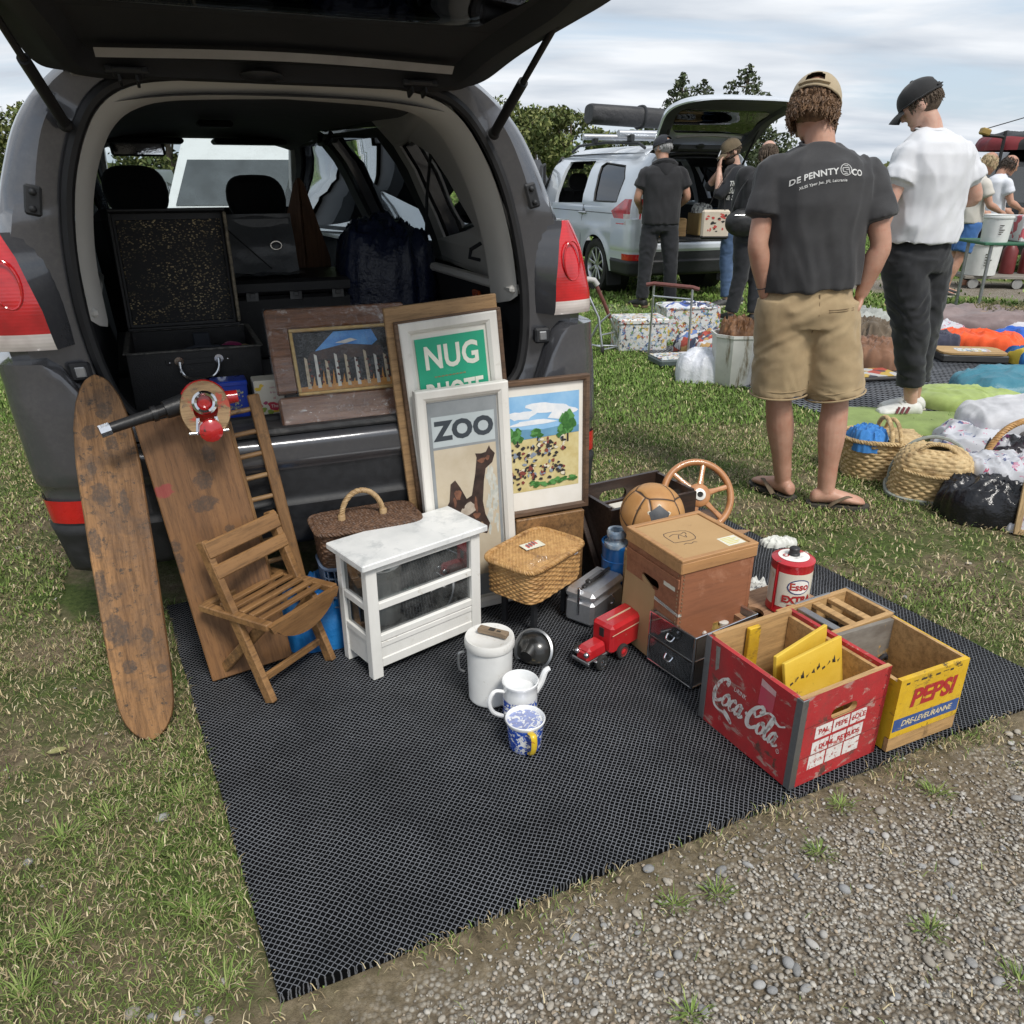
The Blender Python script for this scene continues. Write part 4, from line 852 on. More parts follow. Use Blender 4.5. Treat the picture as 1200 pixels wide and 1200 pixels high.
b = MB(); b.lathe([(.020, .0), (.030, .0), (.032, .008), (.026, .014), (.020, .010), (.020, 0)], 32, 0, TT @ Matrix.Translation((0, .018, .004)), caps=False); b.bar((-.022, -.050, -.01), (-.030, -.062, -.055), .010, .006, 0, bev=.002); b.bar((.022, -.050, -.01), (.030, -.062, -.055), .010, .006, 0, bev=.002); b.cyl((-.05, -.058, -.050), (.05, -.058, -.050), .006)
b.build('chrome_ring', CHROME, root); b = MB(); b.lathe([(0, -.02), (.026, -.016), (.032, 0), (.030, .014), (.018, .022), (0, .024)], 12, 0, Matrix.Translation((.005, -.075, -.040)) @ Matrix.Rotation(R(90), 4, 'X')); b.build('knob', _mats['red enamel'], root)
# --- small folding chair
CH = frame(Vector((-.682, 1.858, .014)), (math.cos(R(60)), math.sin(R(60)), 0), (0, 0, 1)); root = thing('folding_chair', 'small slatted wooden folding chair with worn black paint, standing on the mat', 'chair', M=CH)
cw = .245
for x in (0, cw):
    b = MB(); b.bar((x, -.005, 0), (x, .185, .455), .020, .034, bev=.003, up=(0, 1, 0)); b.build('leg', W_CHAIR, root)
for x in (.024, cw-.024):
    b = MB(); b.bar((x, .235, 0), (x, .01, .235), .018, .030, bev=.003, up=(0, 1, 0)); b.build('leg', W_CHAIR, root)
b = MB(); b.bar((0, .030, .06), (cw, .030, .06), .012, .022, bev=.002); b.build('stretcher', W_CHAIR, root)
b = MB(); b.bar((.02, .19, .055), (cw-.02, .19, .055), .012, .022, bev=.002); b.build('stretcher', W_CHAIR, root)
for k, (z, hh) in enumerate(((.435, .048), (.375, .040))):
    b = MB(); y = .185*z/.47-.012; b.bar((-.008, y, z), (cw+.008, y, z), .014, hh, bev=.003, up=(0, .37, .93)); b.build('back_slat', W_CHAIR, root)
for x in (-.004, cw+.004):
    b = MB(); b.bar((x, -.045, .258), (x, .225, .245), .026, .022, bev=.003); b.build('seat_rail', W_CHAIR, root)
b = MB(); b.bar((0, .215, .246), (cw, .215, .246), .024, .020, bev=.003); b.build('seat_rail', W_CHAIR, root)
for k in range(5):
    y = .002+k*.038; b = MB(); b.bar((.008, y, .262), (cw-.008, y, .262), .020, .010, bev=.002); b.build('seat_slat', W_CHAIR, root)
b = MB(); b.prism([(-.012, .262), (.0, .235)]+[(lerp(.01, cw-.01, i/12), .238-.052*math.sin(PI*i/12)**.7) for i in range(13)]+[(cw, .235), (cw+.012, .262)], .036, .054, T=Matrix.Rotation(R(90), 4, 'X')); b.build('apron', W_CHAIR, root)
# --- pictures
OAKF = wood('brown frame wood', (.20, .12, .07), (.085, .048, .028), 0, 10, .5); WHITEP = M('white frame paint', (.62, .60, .55), (.74, .72, .67), scale=8, rough=.6, bump=.15, bscale=120, stretch=(1, .2, 1), grime=((.38, .34, .27), 9, .60, .8)); PASSE = M('cream mount', (.70, .67, .60), (.76, .73, .67), rough=.85)
def picture(nm, label, L, x0, y0, w, h, fw, fmat, ft=.026, mount=None, mw=.0, back=.01):
    T = Matrix.Translation((x0, y0, 0)); root = thing(nm, label, 'picture', M=L.M @ T)
    b = MB(); o = [(0, 0), (w, 0), (w, h), (0, h)]; i_ = [(fw, fw), (w-fw, fw), (w-fw, h-fw), (fw, h-fw)]
    for k in range(4):
        a, c, d, e = o[k], o[(k+1) % 4], i_[(k+1) % 4], i_[k]
        q = lambda p, z: (p[0], p[1], z); mid = lambda p, r, t_: (lerp(p[0], r[0], t_), lerp(p[1], r[1], t_))
        a2, c2 = mid(a, e, .12), mid(c, d, .12); vs = [q(a, -ft), q(c, -ft), q(a, -.004), q(c, -.004), q(a2, 0), q(c2, 0), q(mid(a, e, .7), -.001), q(mid(c, d, .7), -.001), q(e, -.009), q(d, -.009), q(e, -ft), q(d, -ft)]
        b.add(vs, [(0, 1, 3, 2), (2, 3, 5, 4), (4, 5, 7, 6), (6, 7, 9, 8), (8, 9, 11, 10), (10, 11, 1, 0)])
    b.build('frame', fmat, root, 30)
    b = MB(); b.box((w/2, h/2, -ft+.008), (w-2*fw+.008, h-2*fw+.008, .006)); b.build('mount', mount or PASSE, root); return root
def canvas(mb, pts, z, m): mb.poly(pts, z, m)
# printed plastic-wrapped picture on the bumper
L = Lean(-.415, -.265, z1=.30, zb=.682, u0=-.185); fr = wood('scuffed picture frame', (.26, .11, .048), (.11, .045, .02), 0, 8, .4, stains=[((.42, .40, .38), 16, .60, .70, .8)], coat=.6)
root = thing('wrapped_picture', 'street picture in a wide brown frame wrapped in clear film, on the car sill', 'picture', M=L.M)
w, h = .437, .365; b = MB()
for (c, s) in (((w/2, .045, -.018), (w, .09, .036)), ((w/2, h-.033, -.018), (w, .066, .036)), ((.032, .045+.127+.033, -.019), (.064, h-.16, .034)), ((w-.032, .205, -.019), (.064, h-.16, .034))): b.box(c, s, bev=.006)
b.build('frame', fr, root); GOLD = M('worn gilt', (.40, .26, .10), (.55, .40, .18), scale=40, rough=.4, metal=.4, bump=.3, bscale=100)
b = MB()
for (x0, y0, x1, y1) in ((.062, .090, w-.062, .100), (.062, .288, w-.062, .298), (.062, .1, .072, .288), (w-.072, .1, w-.062, .288)): b.box(((x0+x1)/2, (y0+y1)/2, -.002), (x1-x0, y1-y0, .012), bev=.002)
b.build('gilt_slip', GOLD, root)
b = MB(); b.poly([(.072, .1), (w-.072, .1), (w-.072, .288), (.072, .288)], -.012, 0); b.poly([(.13, .225), (.17, .26), (.20, .286), (.32, .286), (.335, .25), (.31, .232), (.22, .24)], -.0115, 1); b.poly([(.20, .25), (.25, .262), (.27, .255), (.23, .246)], -.011, 4); b.poly([(.072, .1), (w-.072, .1), (w-.072, .128), (.072, .118)], -.0115, 2)
for i in range(9):
    x = .095+i*.031; t_ = .205+.012*math.sin(i*2.3); b.poly([(x, .112), (x+.011, .112), (x+.010, t_), (x+.002, t_+.006)], -.011, 3+i % 2); b.poly([(x+.013, .112), (x+.026, .112), (x+.024, .150+.02*math.sin(i))], -.011, 2)
    for k in range(4): blob(b, x+.006+.012*rng.random(), .13+.02*k, .004, .004, 5, -.0105, i+k)
b.poly([(.105, .20), (.35, .20), (.34, .232), (.23, .245), (.12, .225)], -.0114, 6)
b.build('print', [pattern('dark painted foliage', [(.012, .014, .016), (.03, .035, .035), (.06, .065, .07), (.02, .02, .02)], 90), M('painted blue sky', (.05, .20, .55), (.12, .34, .68), scale=20, rough=.5), M('painted ochre ground', (.48, .20, .04), (.62, .32, .08), scale=60, rough=.5), M('painted cream post', (.6, .52, .38), (.4, .33, .22), scale=80, rough=.5), M('painted white post', (.55, .55, .52), (.7, .68, .6), scale=60, rough=.5), M('painted dark red', (.22, .05, .03), (.05, .03, .03), scale=90, rough=.5), M('painted shade', (.05, .045, .05), (.09, .06, .05), scale=40, rough=.5)], root)
t = NT('clear wrapping film'); t.n.remove(t.b); tr = t.new('ShaderNodeBsdfTransparent'); gl = t.new('ShaderNodeBsdfGlossy'); gl.inputs['Roughness'].default_value = .12; bp = t.new('ShaderNodeBump'); bp.inputs['Strength'].default_value = 1; bp.inputs['Distance'].default_value = .02; t.L(t.noise(11, 5, .7, (1, 1, 1), 1.2), bp.inputs['Height']); t.L(bp.outputs[0], gl.inputs['Normal'])
df = t.new('ShaderNodeBsdfDiffuse'); df.inputs[0].default_value = (.6, .62, .64, 1); m1 = t.new('ShaderNodeMixShader'); m1.inputs[0].default_value = .05; t.L(tr.outputs[0], m1.inputs[1]); t.L(gl.outputs[0], m1.inputs[2]); m2 = t.new('ShaderNodeMixShader'); t.L(t.math('MULTIPLY', t.step(t.noise(20, 7, .8, (1.6, .5, 1), 1.5), .56, .74), .30), m2.inputs[0]); t.L(m1.outputs[0], m2.inputs[1]); t.L(df.outputs[0], m2.inputs[2]); t.L(m2.outputs[0], t.out.inputs[0]); FILM = t.mat
b = MB(); b.grid(40, 34, lambda u, v: (-.006+(w+.012)*u, -.006+(h+.012)*v, .004+.004*noise.noise((u*6, v*5, 2))+.003*abs(noise.noise((u*13, v*4, 7)))-.03*max(0, abs(u-.5)-.47)*10-.03*max(0, abs(v-.5)-.47)*10)); b.build('wrapping_film', FILM, root)
# back board, green poster, landscape, zoo poster
L = Lean(-.15, -.13, roll=R(4), u0=.204); root = thing('backing_board', 'tall light brown wooden board standing behind the green framed poster', 'board', M=L.M); b = MB(); b.box((.18, .505, -.008), (.36, 1.01, .016), bev=.002); b.build('panel', wood('pale board', (.46, .29, .14), (.31, .18, .08), 0, 6, .5), root)
L = Lean(-.178, -.150, roll=R(4.3), u0=.243); root = picture('framed_poster', 'white framed green poster lettered NUG, standing behind the other frames', L, 0, 0, .318, .965, .036, WHITEP, mount=PASSE)
b = MB(); w, h = .318, .965
for (x0, y0, x1, y1) in ((-.012, 0, 0, h), (w, 0, w+.014, h), (-.012, h, w+.014, h+.006)): b.box(((x0+x1)/2, (y0+y1)/2, -.018), (x1-x0, y1-y0, .034), bev=.002)
b.build('outer_frame', OAKF, root)
GREENP = M('green poster ink', (.015, .34, .19), (.025, .39, .23), scale=5, rough=.35, spots=((.08, .42, .28), 7, .66, .8)); LETW = M('cream lettering', (.70, .70, .60), rough=.5)
b = MB(); b.box((w/2, .60, -.012), (.226, .62, .004)); gx = w/2
b.text('NUG', .098, T=Matrix.Translation((gx, .845, -.0092)) @ Matrix.Diagonal((.82, 1, 1, 1)), bold=.0028, space=1.04, m=1); b.text('RHOTE', .074, T=Matrix.Translation((gx, .735, -.0092)) @ Matrix.Diagonal((.80, 1.1, 1, 1)), bold=.0025, m=1); b.box((gx-.01, .788, -.0095), (.10, .0016, .001), 2)
for i in range(9): b.box((gx-.06+.012*i, .788, -.0095), (.006, .004, .001), 2)
b.build('print', [GREENP, LETW, M('brown ink', (.25, .22, .10), rough=.6)], root)
L = Lean(-.210, -.178, roll=R(.2), u0=.235); root = picture('framed_painting', 'brown framed landscape painting of a crowd among trees, half behind the zoo poster', L, 0, .295, .575, .467, .020, OAKF, mount=PASSE)
b = MB(); x0, x1, y0, y1 = .275, .540, .085, .415; Z = -.0145
P = lambda u, v: (lerp(x0, x1, u), lerp(y0, y1, v)); q = lambda pts, m, z: b.poly([P(*p) for p in pts], z, m)
q([(0, 0), (1, 0), (1, 1), (0, 1)], 0, Z); q([(0, .58), (1, .62), (1, 1), (0, 1)], 1, Z+.0004)
for i, (cx, cy, rx, ry) in enumerate([(.2, .80, .2, .06), (.5, .86, .26, .06), (.75, .80, .2, .07), (.35, .72, .3, .04)]): blob(b, *P(cx, cy), rx*.25, ry*.28, 2, Z+.0008+.0001*i, i)
q([(0, .60), (.2, .66), (.5, .64), (.8, .66), (1, .64), (1, .57), (0, .55)], 3, Z+.0012)
for i, (cx, cy, rx, ry) in enumerate([(.02, .62, .09, .10), (.14, .60, .08, .09), (.42, .61, .10, .055), (.84, .66, .13, .15), (.76, .60, .08, .08)]):
    for k in range(9): blob(b, *P(cx+rx*(rng.random()-.5)*1.1, cy+ry*(rng.random()-.5)*1.1), rx*.12, ry*.14, 4+k % 2, Z+.0018+.0001*k, i+k)
    q([(cx-.012, cy-ry-.03), (cx+.012, cy-ry-.03), (cx+.01, cy), (cx-.01, cy)], 6, Z+.0017)
for i in range(150):
    row = rng.random() < .5; cx = .05+.75*rng.random(); cy = (.40+.10*(cx-.1)+.05*rng.normal()) if row else (.17+.08*cx+.055*rng.normal()); blob(b, *P(min(.97, cx), min(max(cy, .03), .54)), .003+.006*rng.random(), .003+.005*rng.random(), [6, 6, 7, 8, 9, 6, 7][rng.integers(0, 7)], Z+.0024+.000006*i, i*.7, 7)
for i in range(20): blob(b, *P(.3+.65*rng.random(), .05+.05*rng.random()), .012, .006, 4+i % 2, Z+.0035+.00001*i, i)
b.build('painting', [M('painted sand', (.52, .42, .18), (.62, .54, .28), scale=30, rough=.5), M('painted sky', (.18, .40, .66), (.30, .52, .74), scale=10, rough=.5), M('painted cloud', (.66, .70, .74), (.80, .80, .80), scale=30, rough=.5), M('painted lake', (.10, .24, .38), (.14, .32, .46), scale=20, rough=.5), M('painted tree', (.02, .10, .02), (.05, .17, .03), scale=90, rough=.5), M('painted light tree', (.07, .22, .05), (.10, .28, .08), scale=90, rough=.5), M('painted black', (.02, .018, .02), rough=.5), M('painted maroon', (.18, .04, .03), rough=.5), M('painted blue grey', (.20, .24, .30), rough=.5), M('painted cream', (.6, .55, .42), rough=.5)], root)
q = thing('wooden_crate', 'plain low crate holding up the landscape painting, hidden behind the goods', 'crate', CW(.66, -.155, .012), CAR_A); b = MB(); b.box((0, 0, .145), (.26, .09, .29), bev=.003); b.build('crate_body', W_RACK, q)
L = Lean(-.245, -.205, roll=R(1.5), u0=.215); root = picture('framed_poster', 'white framed poster lettered ZOO over a dark animal, in front of the landscape painting', L, 0, 0, .306, .768, .034, WHITEP, ft=.032)
b = MB(); w, h = .306, .768; b.box((w/2, h/2, -.020), (w-.075, h-.085, .004), 0); Z = -.0175
b.poly([(.048, .582), (w-.048, .582), (w-.048, .68), (.048, .68)], Z, 1); b.poly([(.048, .12), (w-.048, .12), (w-.048, .574), (.048, .574)], Z, 2); b.text('ZOO', .082, T=Matrix.Translation((w/2+.002, .63, Z+.0006)) @ Matrix.Diagonal((1.02, 1, 1, 1)), bold=.004, space=1.05, m=3)
A = lambda pts: [(.05+.205*x, .275+.29*y) for x, y in pts]
b.poly(A([(.04, .0), (.03, .25), (.18, .42), (.22, .62), (.30, .66), (.38, .56), (.47, .42), (.56, .45), (.64, .70), (.68, .88), (.66, .93), (.76, .92), (.84, .93), (.90, 1.0), (.92, .96), (.99, .90), (.94, .80), (.82, .74), (.78, .60), (.74, .36), (.77, .20), (.84, .08), (.78, -.04), (.64, .0), (.52, -.1), (.4, .02), (.22, -.02), (.12, -.08)]), Z+.0006, 4)
for i, (cx, cy, rx, ry, m_) in enumerate([(.33, .48, .06, .08, 5), (.27, .40, .03, .06, 5), (.50, .30, .12, .09, 6), (.40, .26, .06, .06, 6), (.76, .84, .07, .03, 5), (.62, .20, .06, .05, 5), (.70, .06, .06, .05, 7), (.52, .14, .1, .03, 5), (.62, .34, .03, .1, 5), (.86, .86, .04, .03, 5)]): x_, y_ = A([(cx, cy)])[0]; blob(b, x_, y_, rx*.18, ry*.26, m_, Z+.001+.0001*i, i*1.3)
for i in range(26): x_, y_ = A([(.82+.18*rng.random(), .02+.7*rng.random())])[0]; blob(b, min(x_, .25), y_, .004+.004*rng.random(), .012+.02*rng.random(), 8, Z+.0004+.000004*i, i)
b.build('print', [M('poster grey border', (.20, .22, .23), (.28, .30, .31), scale=6, rough=.4), M('poster pale grey', (.40, .45, .46), (.46, .51, .52), scale=9, rough=.4), M('poster tan', (.46, .39, .28), (.54, .47, .36), scale=9, rough=.4), M('poster dark ink', (.035, .045, .055), rough=.4), M('animal dark', (.025, .016, .014), (.06, .035, .028), scale=25, rough=.4), M('animal rust', (.22, .10, .06), (.08, .035, .025), scale=40, rough=.4), M('animal pale', (.50, .44, .36), (.36, .30, .24), scale=40, rough=.4), M('animal tan', (.33, .23, .14), rough=.4), M('poster water stain', (.56, .56, .50), (.40, .42, .38), scale=40, rough=.5)], root)
# ---------------------------------------------------------------- goods on the mat
Z0 = .016
def at(label_name, label, cat, x, y, yaw, z=Z0, group=None): return thing(label_name, label, cat, (x, y, z), R(yaw), group)
# wicker: a woven surface, real relief
WICK = M('honey wicker', (.36, .19, .065), (.52, .31, .12), scale=60, rough=.5, bump=.4, bscale=160, spots=((.16, .075, .025), 14, .58, .75)); WICKD = M('dark wicker', (.055, .028, .016), (.14, .075, .042), scale=70, rough=.5, bump=.4, bscale=160); WICKP = M('pale wicker', (.40, .27, .12), (.60, .45, .24), scale=50, rough=.6, bump=.4, bscale=160, spots=((.20, .12, .05), 12, .58, .75))
def sq(a, n=4.0): c, s = math.cos(a), math.sin(a); k = (abs(c)**n+abs(s)**n)**(-1/n); return c*k, s*k
def weave(mb, fn, nrm, S, rows, amp, m=0, closed=True, v0=0.0, v1=1.0, q=4, qr=6):
    """fn(a, v) -> point, nrm(a, v) -> outward; S stakes round, rows of weavers"""
    nu, nv = S*q, rows*qr
    def f(u, v):
        r = min(rows-1, int(v*rows)); lo = v*rows-r; a = math.cos(PI*(u*S+r)); prof = max(0.0, 1-(2*lo-1)**2)**.5
        p = Vector(fn(u, v)); return p+Vector(nrm(u, v))*(amp*((.55+.55*a)*prof-.25)+amp*.4*noise.noise((u*S*1.3, v*rows*.9, 3)))
    return mb.grid(nu, nv, f, m, cu=closed)
def basket_body(mb, w, d, h, top, bot, n=4.0, S=44, rows=13, amp=.004, m=0):
    def P(u, v): x, y = sq(2*PI*u, n); k = lerp(bot, top, v); return (x*w/2*k, y*d/2*k, h*v)
    def N(u, v): x, y = sq(2*PI*u, n); return Vector((x/w, y/d, 0)).normalized()
    weave(mb, P, N, S, rows, amp, m)
def braid(mb, pts, r, m=0, turns=None, closed=True):
    L_ = catmull(pts, 4, closed); Ln = sum((L_[i]-L_[i-1]).length for i in range(1 if not closed else 0, len(L_))); t_ = turns or Ln/.03
    for ph in (0, 2*PI/3, 4*PI/3):
        out = []
        K = int(t_*9)
        for i in range(K):
            s_ = i/K*(len(L_) if closed else len(L_)-1); j = int(s_); p = L_[j].lerp(L_[(j+1) % len(L_)], s_-j); tg = (L_[(j+1) % len(L_)]-L_[j]).normalized(); nn = tg.cross(Vector((0, 0, 1))); nn = nn.normalized() if nn.length > .01 else Vector((1, 0, 0)); bb = tg.cross(nn); a = 2*PI*t_*i/K+ph
            out.append(p+nn*math.cos(a)*r*.6+bb*math.sin(a)*r*.6)
        mb.tube(out, r*.62, 5, m, closed=closed)
PLY = wood('plywood', (.50, .30, .13), (.36, .20, .08), 2, 6, .6, grain=.7, bump=.2); CRATEW = wood('crate inside wood', (.60, .38, .17), (.40, .23, .09), 0, 7, .6, stains=[((.10, .06, .03), 12, .66, .76, .6)], grain=.8)
REDC = M('worn red crate paint', (.36, .018, .022), (.46, .03, .032), scale=9, rough=.5, bump=.3, bscale=70, spots=((.42, .25, .21), 34, .625, .68, (.5, .5, 1)), spot2=((.09, .05, .035), 15, .655, .70), grime=((.20, .045, .04), 4, .46, .7)); YELC = M('worn yellow crate paint', (.60, .36, .012), (.70, .45, .025), scale=9, rough=.5, bump=.25, bscale=70, spots=((.20, .12, .03), 30, .62, .69, (.5, .5, 1)), spot2=((.05, .035, .02), 13, .665, .71), grime=((.36, .21, .03), 5, .48, .7)); WHT = M('worn white lettering', (.70, .68, .64), (.60, .55, .52), scale=30, rough=.6, spots=((.42, .12, .10), 60, .60, .66)); REDL_ = M('red lettering', (.40, .02, .02), (.34, .03, .03), scale=40, rough=.5, spots=((.55, .36, .04), 60, .66, .72)); BLUB = M('blue crate band', (.03, .07, .22), (.05, .10, .28), scale=20, rough=.5, spots=((.45, .33, .05), 40, .66, .73))
def plate(mb, o, x, up, out, z0, z1, m=0, holes=(), side=None):
    """a board in the plane x/up through o; thickness along x cross up"""
    x = Vector(x).normalized(); up = Vector(up).normalized(); n = x.cross(up); T = Matrix.Identity(4)
    for i in range(3): T[i][0] = x[i]; T[i][1] = up[i]; T[i][2] = n[i]; T[i][3] = o[i]
    mb.prism(out, z0, z1, m, T, holes, side=side); return T
def rrect(cx, cy, w, h, r, n=5): return [(cx+sx*(w/2-r)+r*math.cos(a), cy+sy*(h/2-r)+r*math.sin(a)) for sx, sy, a0 in ((1, 1, 0), (-1, 1, PI/2), (-1, -1, PI), (1, -1, 3*PI/2)) for a in [a0+PI/2*i/n for i in range(n+1)]]
rect = lambda x0, y0, x1, y1: [(x0, y0), (x1, y0), (x1, y1), (x0, y1)]
# --- red drinks crate
w, d, h, th = .300, .325, .262, .013; root = at('drinks_crate', 'worn red wooden drinks crate with white script lettering, at the front corner of the mat', 'crate', .667, 1.503, 28.0)
b = MB(); T = plate(b, (0, 0, 0), (1, 0, 0), (0, 0, 1), rect(0, 0, w, h), -th, 0, 0, [rrect(w*.5, h*.70, .088, .030, .0149)], 2); Z = .0006
gx0, gy0 = .052, .040
for r_ in range(3):
    for c_ in range(3):
        x0 = gx0+c_*.060+.004*r_; y0 = gy0+r_*.044; b.poly(rect(x0, y0, x0+.055, y0+.036+(.0 if r_ else .004)), Z, 1, T)
for c_, s_ in enumerate(('PAL', 'PEPE', '6OLE')): b.text(s_, .021, T @ Matrix.Translation((gx0+.036+c_*.060, gy0+.106, Z*2)), m=3, bold=.0006)
b.text('DUNL  RETSUDS', .019, T @ Matrix.Translation((gx0+.098, gy0+.060, Z*2)), m=3, bold=.0008)
for c_ in range(3): b.text('v ~', .016, T @ Matrix.Translation((gx0+.03+c_*.060, gy0+.018, Z*2)), m=3)
[b.poly(rect(0, z_, w, z_+.0011), .0004, 4, T) for z_ in (.082, .172)]; [blob(b, x_, z_, .002, .002, 4, .0008, x_*99, 8, T=T) for x_ in (.018, w-.018) for z_ in (.03, .06, .11, .15, .2, .24)]; b.build('end_panel', [REDC, WHT, CRATEW, REDC, M('nail and seam', (.05, .02, .015), rough=.8)], root, 30)
# left face with the script
def swirl(mb, T, m):
    # shear the letters for the slanted hand
    SH = lambda pts: [(x+.30*(y-.6), y) for x, y in pts]
    k = .0232; TS = T @ Matrix.Translation((.036, .075, 0)) @ Matrix.Rotation(R(-2), 4, 'Z') @ Matrix.Diagonal((k, k*1.38, 1, 1)); Tn = TS
    def st(pts, w_): mb.stroke(SH(pts), w_*1.75, .0009, m, Tn, nib=(R(25), .36), n=8)
    st([(1.55, 2.55), (1.62, 2.95), (1.25, 3.10), (.75, 2.75), (.35, 2.0), (.25, 1.2), (.55, .62), (1.05, .58), (1.55, 1.0)], .36)
    st([(.28, 1.5), (.32, .70), (.75, .05), (1.5, -.18), (2.3, -.10), (3.1, -.35), (3.8, -.55), (3.0, -.05), (2.3, .14)], .20)
    for cx in (2.15,): st([(cx+.28, 1.72), (cx-.05, 1.78), (cx-.38, 1.30), (cx-.34, .78), (cx, .60), (cx+.34, .95), (cx+.36, 1.45), (cx+.05, 1.74), (cx-.05, 1.5)], .27)
    st([(3.42, 1.50), (3.30, 1.76), (3.02, 1.62), (2.80, 1.15), (2.92, .68), (3.22, .62), (3.55, .98)], .27)
    st([(4.36, 1.55), (4.10, 1.78), (3.82, 1.45), (3.72, .95), (3.90, .62), (4.18, .85), (4.40, 1.45)], .26); st([(4.46, 1.78), (4.34, 1.15), (4.38, .68), (4.62, .66), (4.85, .95)], .27)
    mb.poly(SH([(4.92, 1.50), (5.12, 1.30), (5.36, 1.50), (5.14, 1.70)]), .0009, m, Tn)
    st([(6.80, 2.35), (6.95, 2.85), (6.60, 3.05), (6.05, 2.65), (5.62, 1.9), (5.52, 1.15), (5.80, .62), (6.35, .60), (6.90, 1.05)], .38)
    st([(5.95, 2.3), (6.4, 1.85), (7.0, 2.45), (7.6, 3.0), (8.3, 3.02), (8.8, 2.72), (9.4, 2.62), (10.0, 2.95)], .21)
    cx = 7.45; st([(cx+.28, 1.72), (cx-.05, 1.78), (cx-.38, 1.30), (cx-.34, .78), (cx, .60), (cx+.34, .95), (cx+.36, 1.45), (cx+.05, 1.74), (cx-.05, 1.5)], .27)
    st([(8.02, .95), (8.35, 1.7), (8.55, 2.6), (8.40, 2.95), (8.22, 2.5), (8.14, 1.4), (8.28, .70), (8.55, .62), (8.78, .90)], .25)
    st([(9.46, 1.55), (9.20, 1.78), (8.92, 1.45), (8.82, .95), (9.00, .62), (9.28, .85), (9.50, 1.45)], .26); st([(9.56, 1.78), (9.44, 1.15), (9.48, .68), (9.72, .66), (9.98, .98)], .27)
    mb.lathe([(.17, .0009), (.22, .0009)], 16, m, Tn @ Matrix.Translation((10.3, .45, 0)), caps=False); mb.text('R', .26, Tn @ Matrix.Translation((10.3, .45, .0009)), m=m)
    mb.text('DRINK', .62, Tn @ Matrix.Translation((4.1, 2.75, .0009)), m=m, shear=.2)
b = MB(); T = plate(b, (0, d, 0), (0, -1, 0), (0, 0, 1), rect(0, 0, d, h-.006), -th, 0, 0); swirl(b, T, 1)
b.poly([(.195, .170), (.243, .168), (.246, .235), (.198, .245)], .0006, 3, T); b.poly([(.198, .225), (.246, .22), (.246, .235), (.198, .245)], .0010, 4, T); b.poly([(.034, .245), (.050, .248), (.052, .185), (.040, .172), (.038, .2)], .0006, 5, T)
b.build('side_panel', [REDC, WHT, M('faded red print', (.34, .10, .09), rough=.6), M('pale red sticker', (.50, .06, .10), (.44, .08, .10), scale=20, rough=.4), M('torn pink label', (.62, .36, .36), (.5, .3, .3), scale=60, rough=.6), M('bare grey wood', (.26, .24, .22), (.18, .16, .14), scale=60, rough=.8)], root, 30)
b = MB(); plate(b, (w, 0, 0), (0, 1, 0), (0, 0, 1), rect(0, 0, d, h-.004), -th, 0, 0); b.build('side_panel', [REDC], root, 30)
b = MB(); plate(b, (w-th, d, 0), (-1, 0, 0), (0, 0, 1), rect(0, 0, w-2*th, h), -th, 0, 0); b.build('end_panel', [CRATEW], root, 30)
b = MB(); b.box((w/2, d/2, .012), (w-2*th-.002, d-2*th-.002, .012)); b.build('base', CRATEW, root)
for (x0, y0, x1, y1) in ((th, th, th+.013, d-th), (w-th-.012, th, w-th, d-th)):
    b = MB(); b.box(((x0+x1)/2, (y0+y1)/2, h/2), (x1-x0-.001, y1-y0-.002, h-.03), bev=.001); b.build('lining', CRATEW, root)
for (x, y) in ((-.001, -.001), (-.001, d+.001)):
    b = MB(); b.box((x+.008, y, h/2), (.020, .003, h-.004), bev=.0008); b.box((x-.0006, y+(.008 if y < .1 else -.008), h/2), (.003, .020, h-.004), bev=.0008); b.build('corner_strap', STEEL, root)
b = MB(); b.box((w*.53-.02, d-th-.010, h*.52), (.040, .014, h*.92), bev=.002); b.build('post', YELC, root)
PLANKY = M('worn yellow plank paint', (.62, .40, .03), (.72, .50, .07), scale=7, rough=.5, bump=.25, bscale=60, spots=((.07, .05, .03), 20, .66, .72), stretch=(.4, 1, 1))
for k, (x0, y0, x1, y1, zc, tilt) in enumerate(((.055, .115, .285, .165, .20, 6), (.055, .060, .28, .085, .195, 12))):
    q = thing('painted_board', ('yellow painted board standing in the red crate, the plainer one behind' if k == 0 else 'yellow painted board with black print marks, nearest the front of the red crate'), 'board'); A_ = Matrix.Translation((.667, 1.503, Z0)) @ Matrix.Rotation(R(28.0), 4, 'Z')
    a = A_ @ Vector((x0, y0, .02)); c_ = A_ @ Vector((x1, y1, .02)); q.matrix_basis = frame((a+c_)/2, c_-a, (0, 0, 1)) @ Matrix.Rotation(R(-tilt), 4, 'X'); L_ = (c_-a).length
    b = MB(); b.box((0, 0, .132), (L_, .010, .264), bev=.0015)
    if k == 1:
        for i in range(10): b.poly([(-L_/2+.016+i*.021, .20+.008*(i % 3)), (-L_/2+.028+i*.021, .203+.008*(i % 2)), (-L_/2+.026+i*.021, .208+.008*(i % 3)), (-L_/2+.015+i*.021, .206)], 0, 1, T=Matrix.Translation((0, -.0056, 0)) @ Matrix.Rotation(R(90), 4, 'X'))
    b.build('board', [PLANKY, M('black print', (.03, .025, .02), rough=.6)], q)
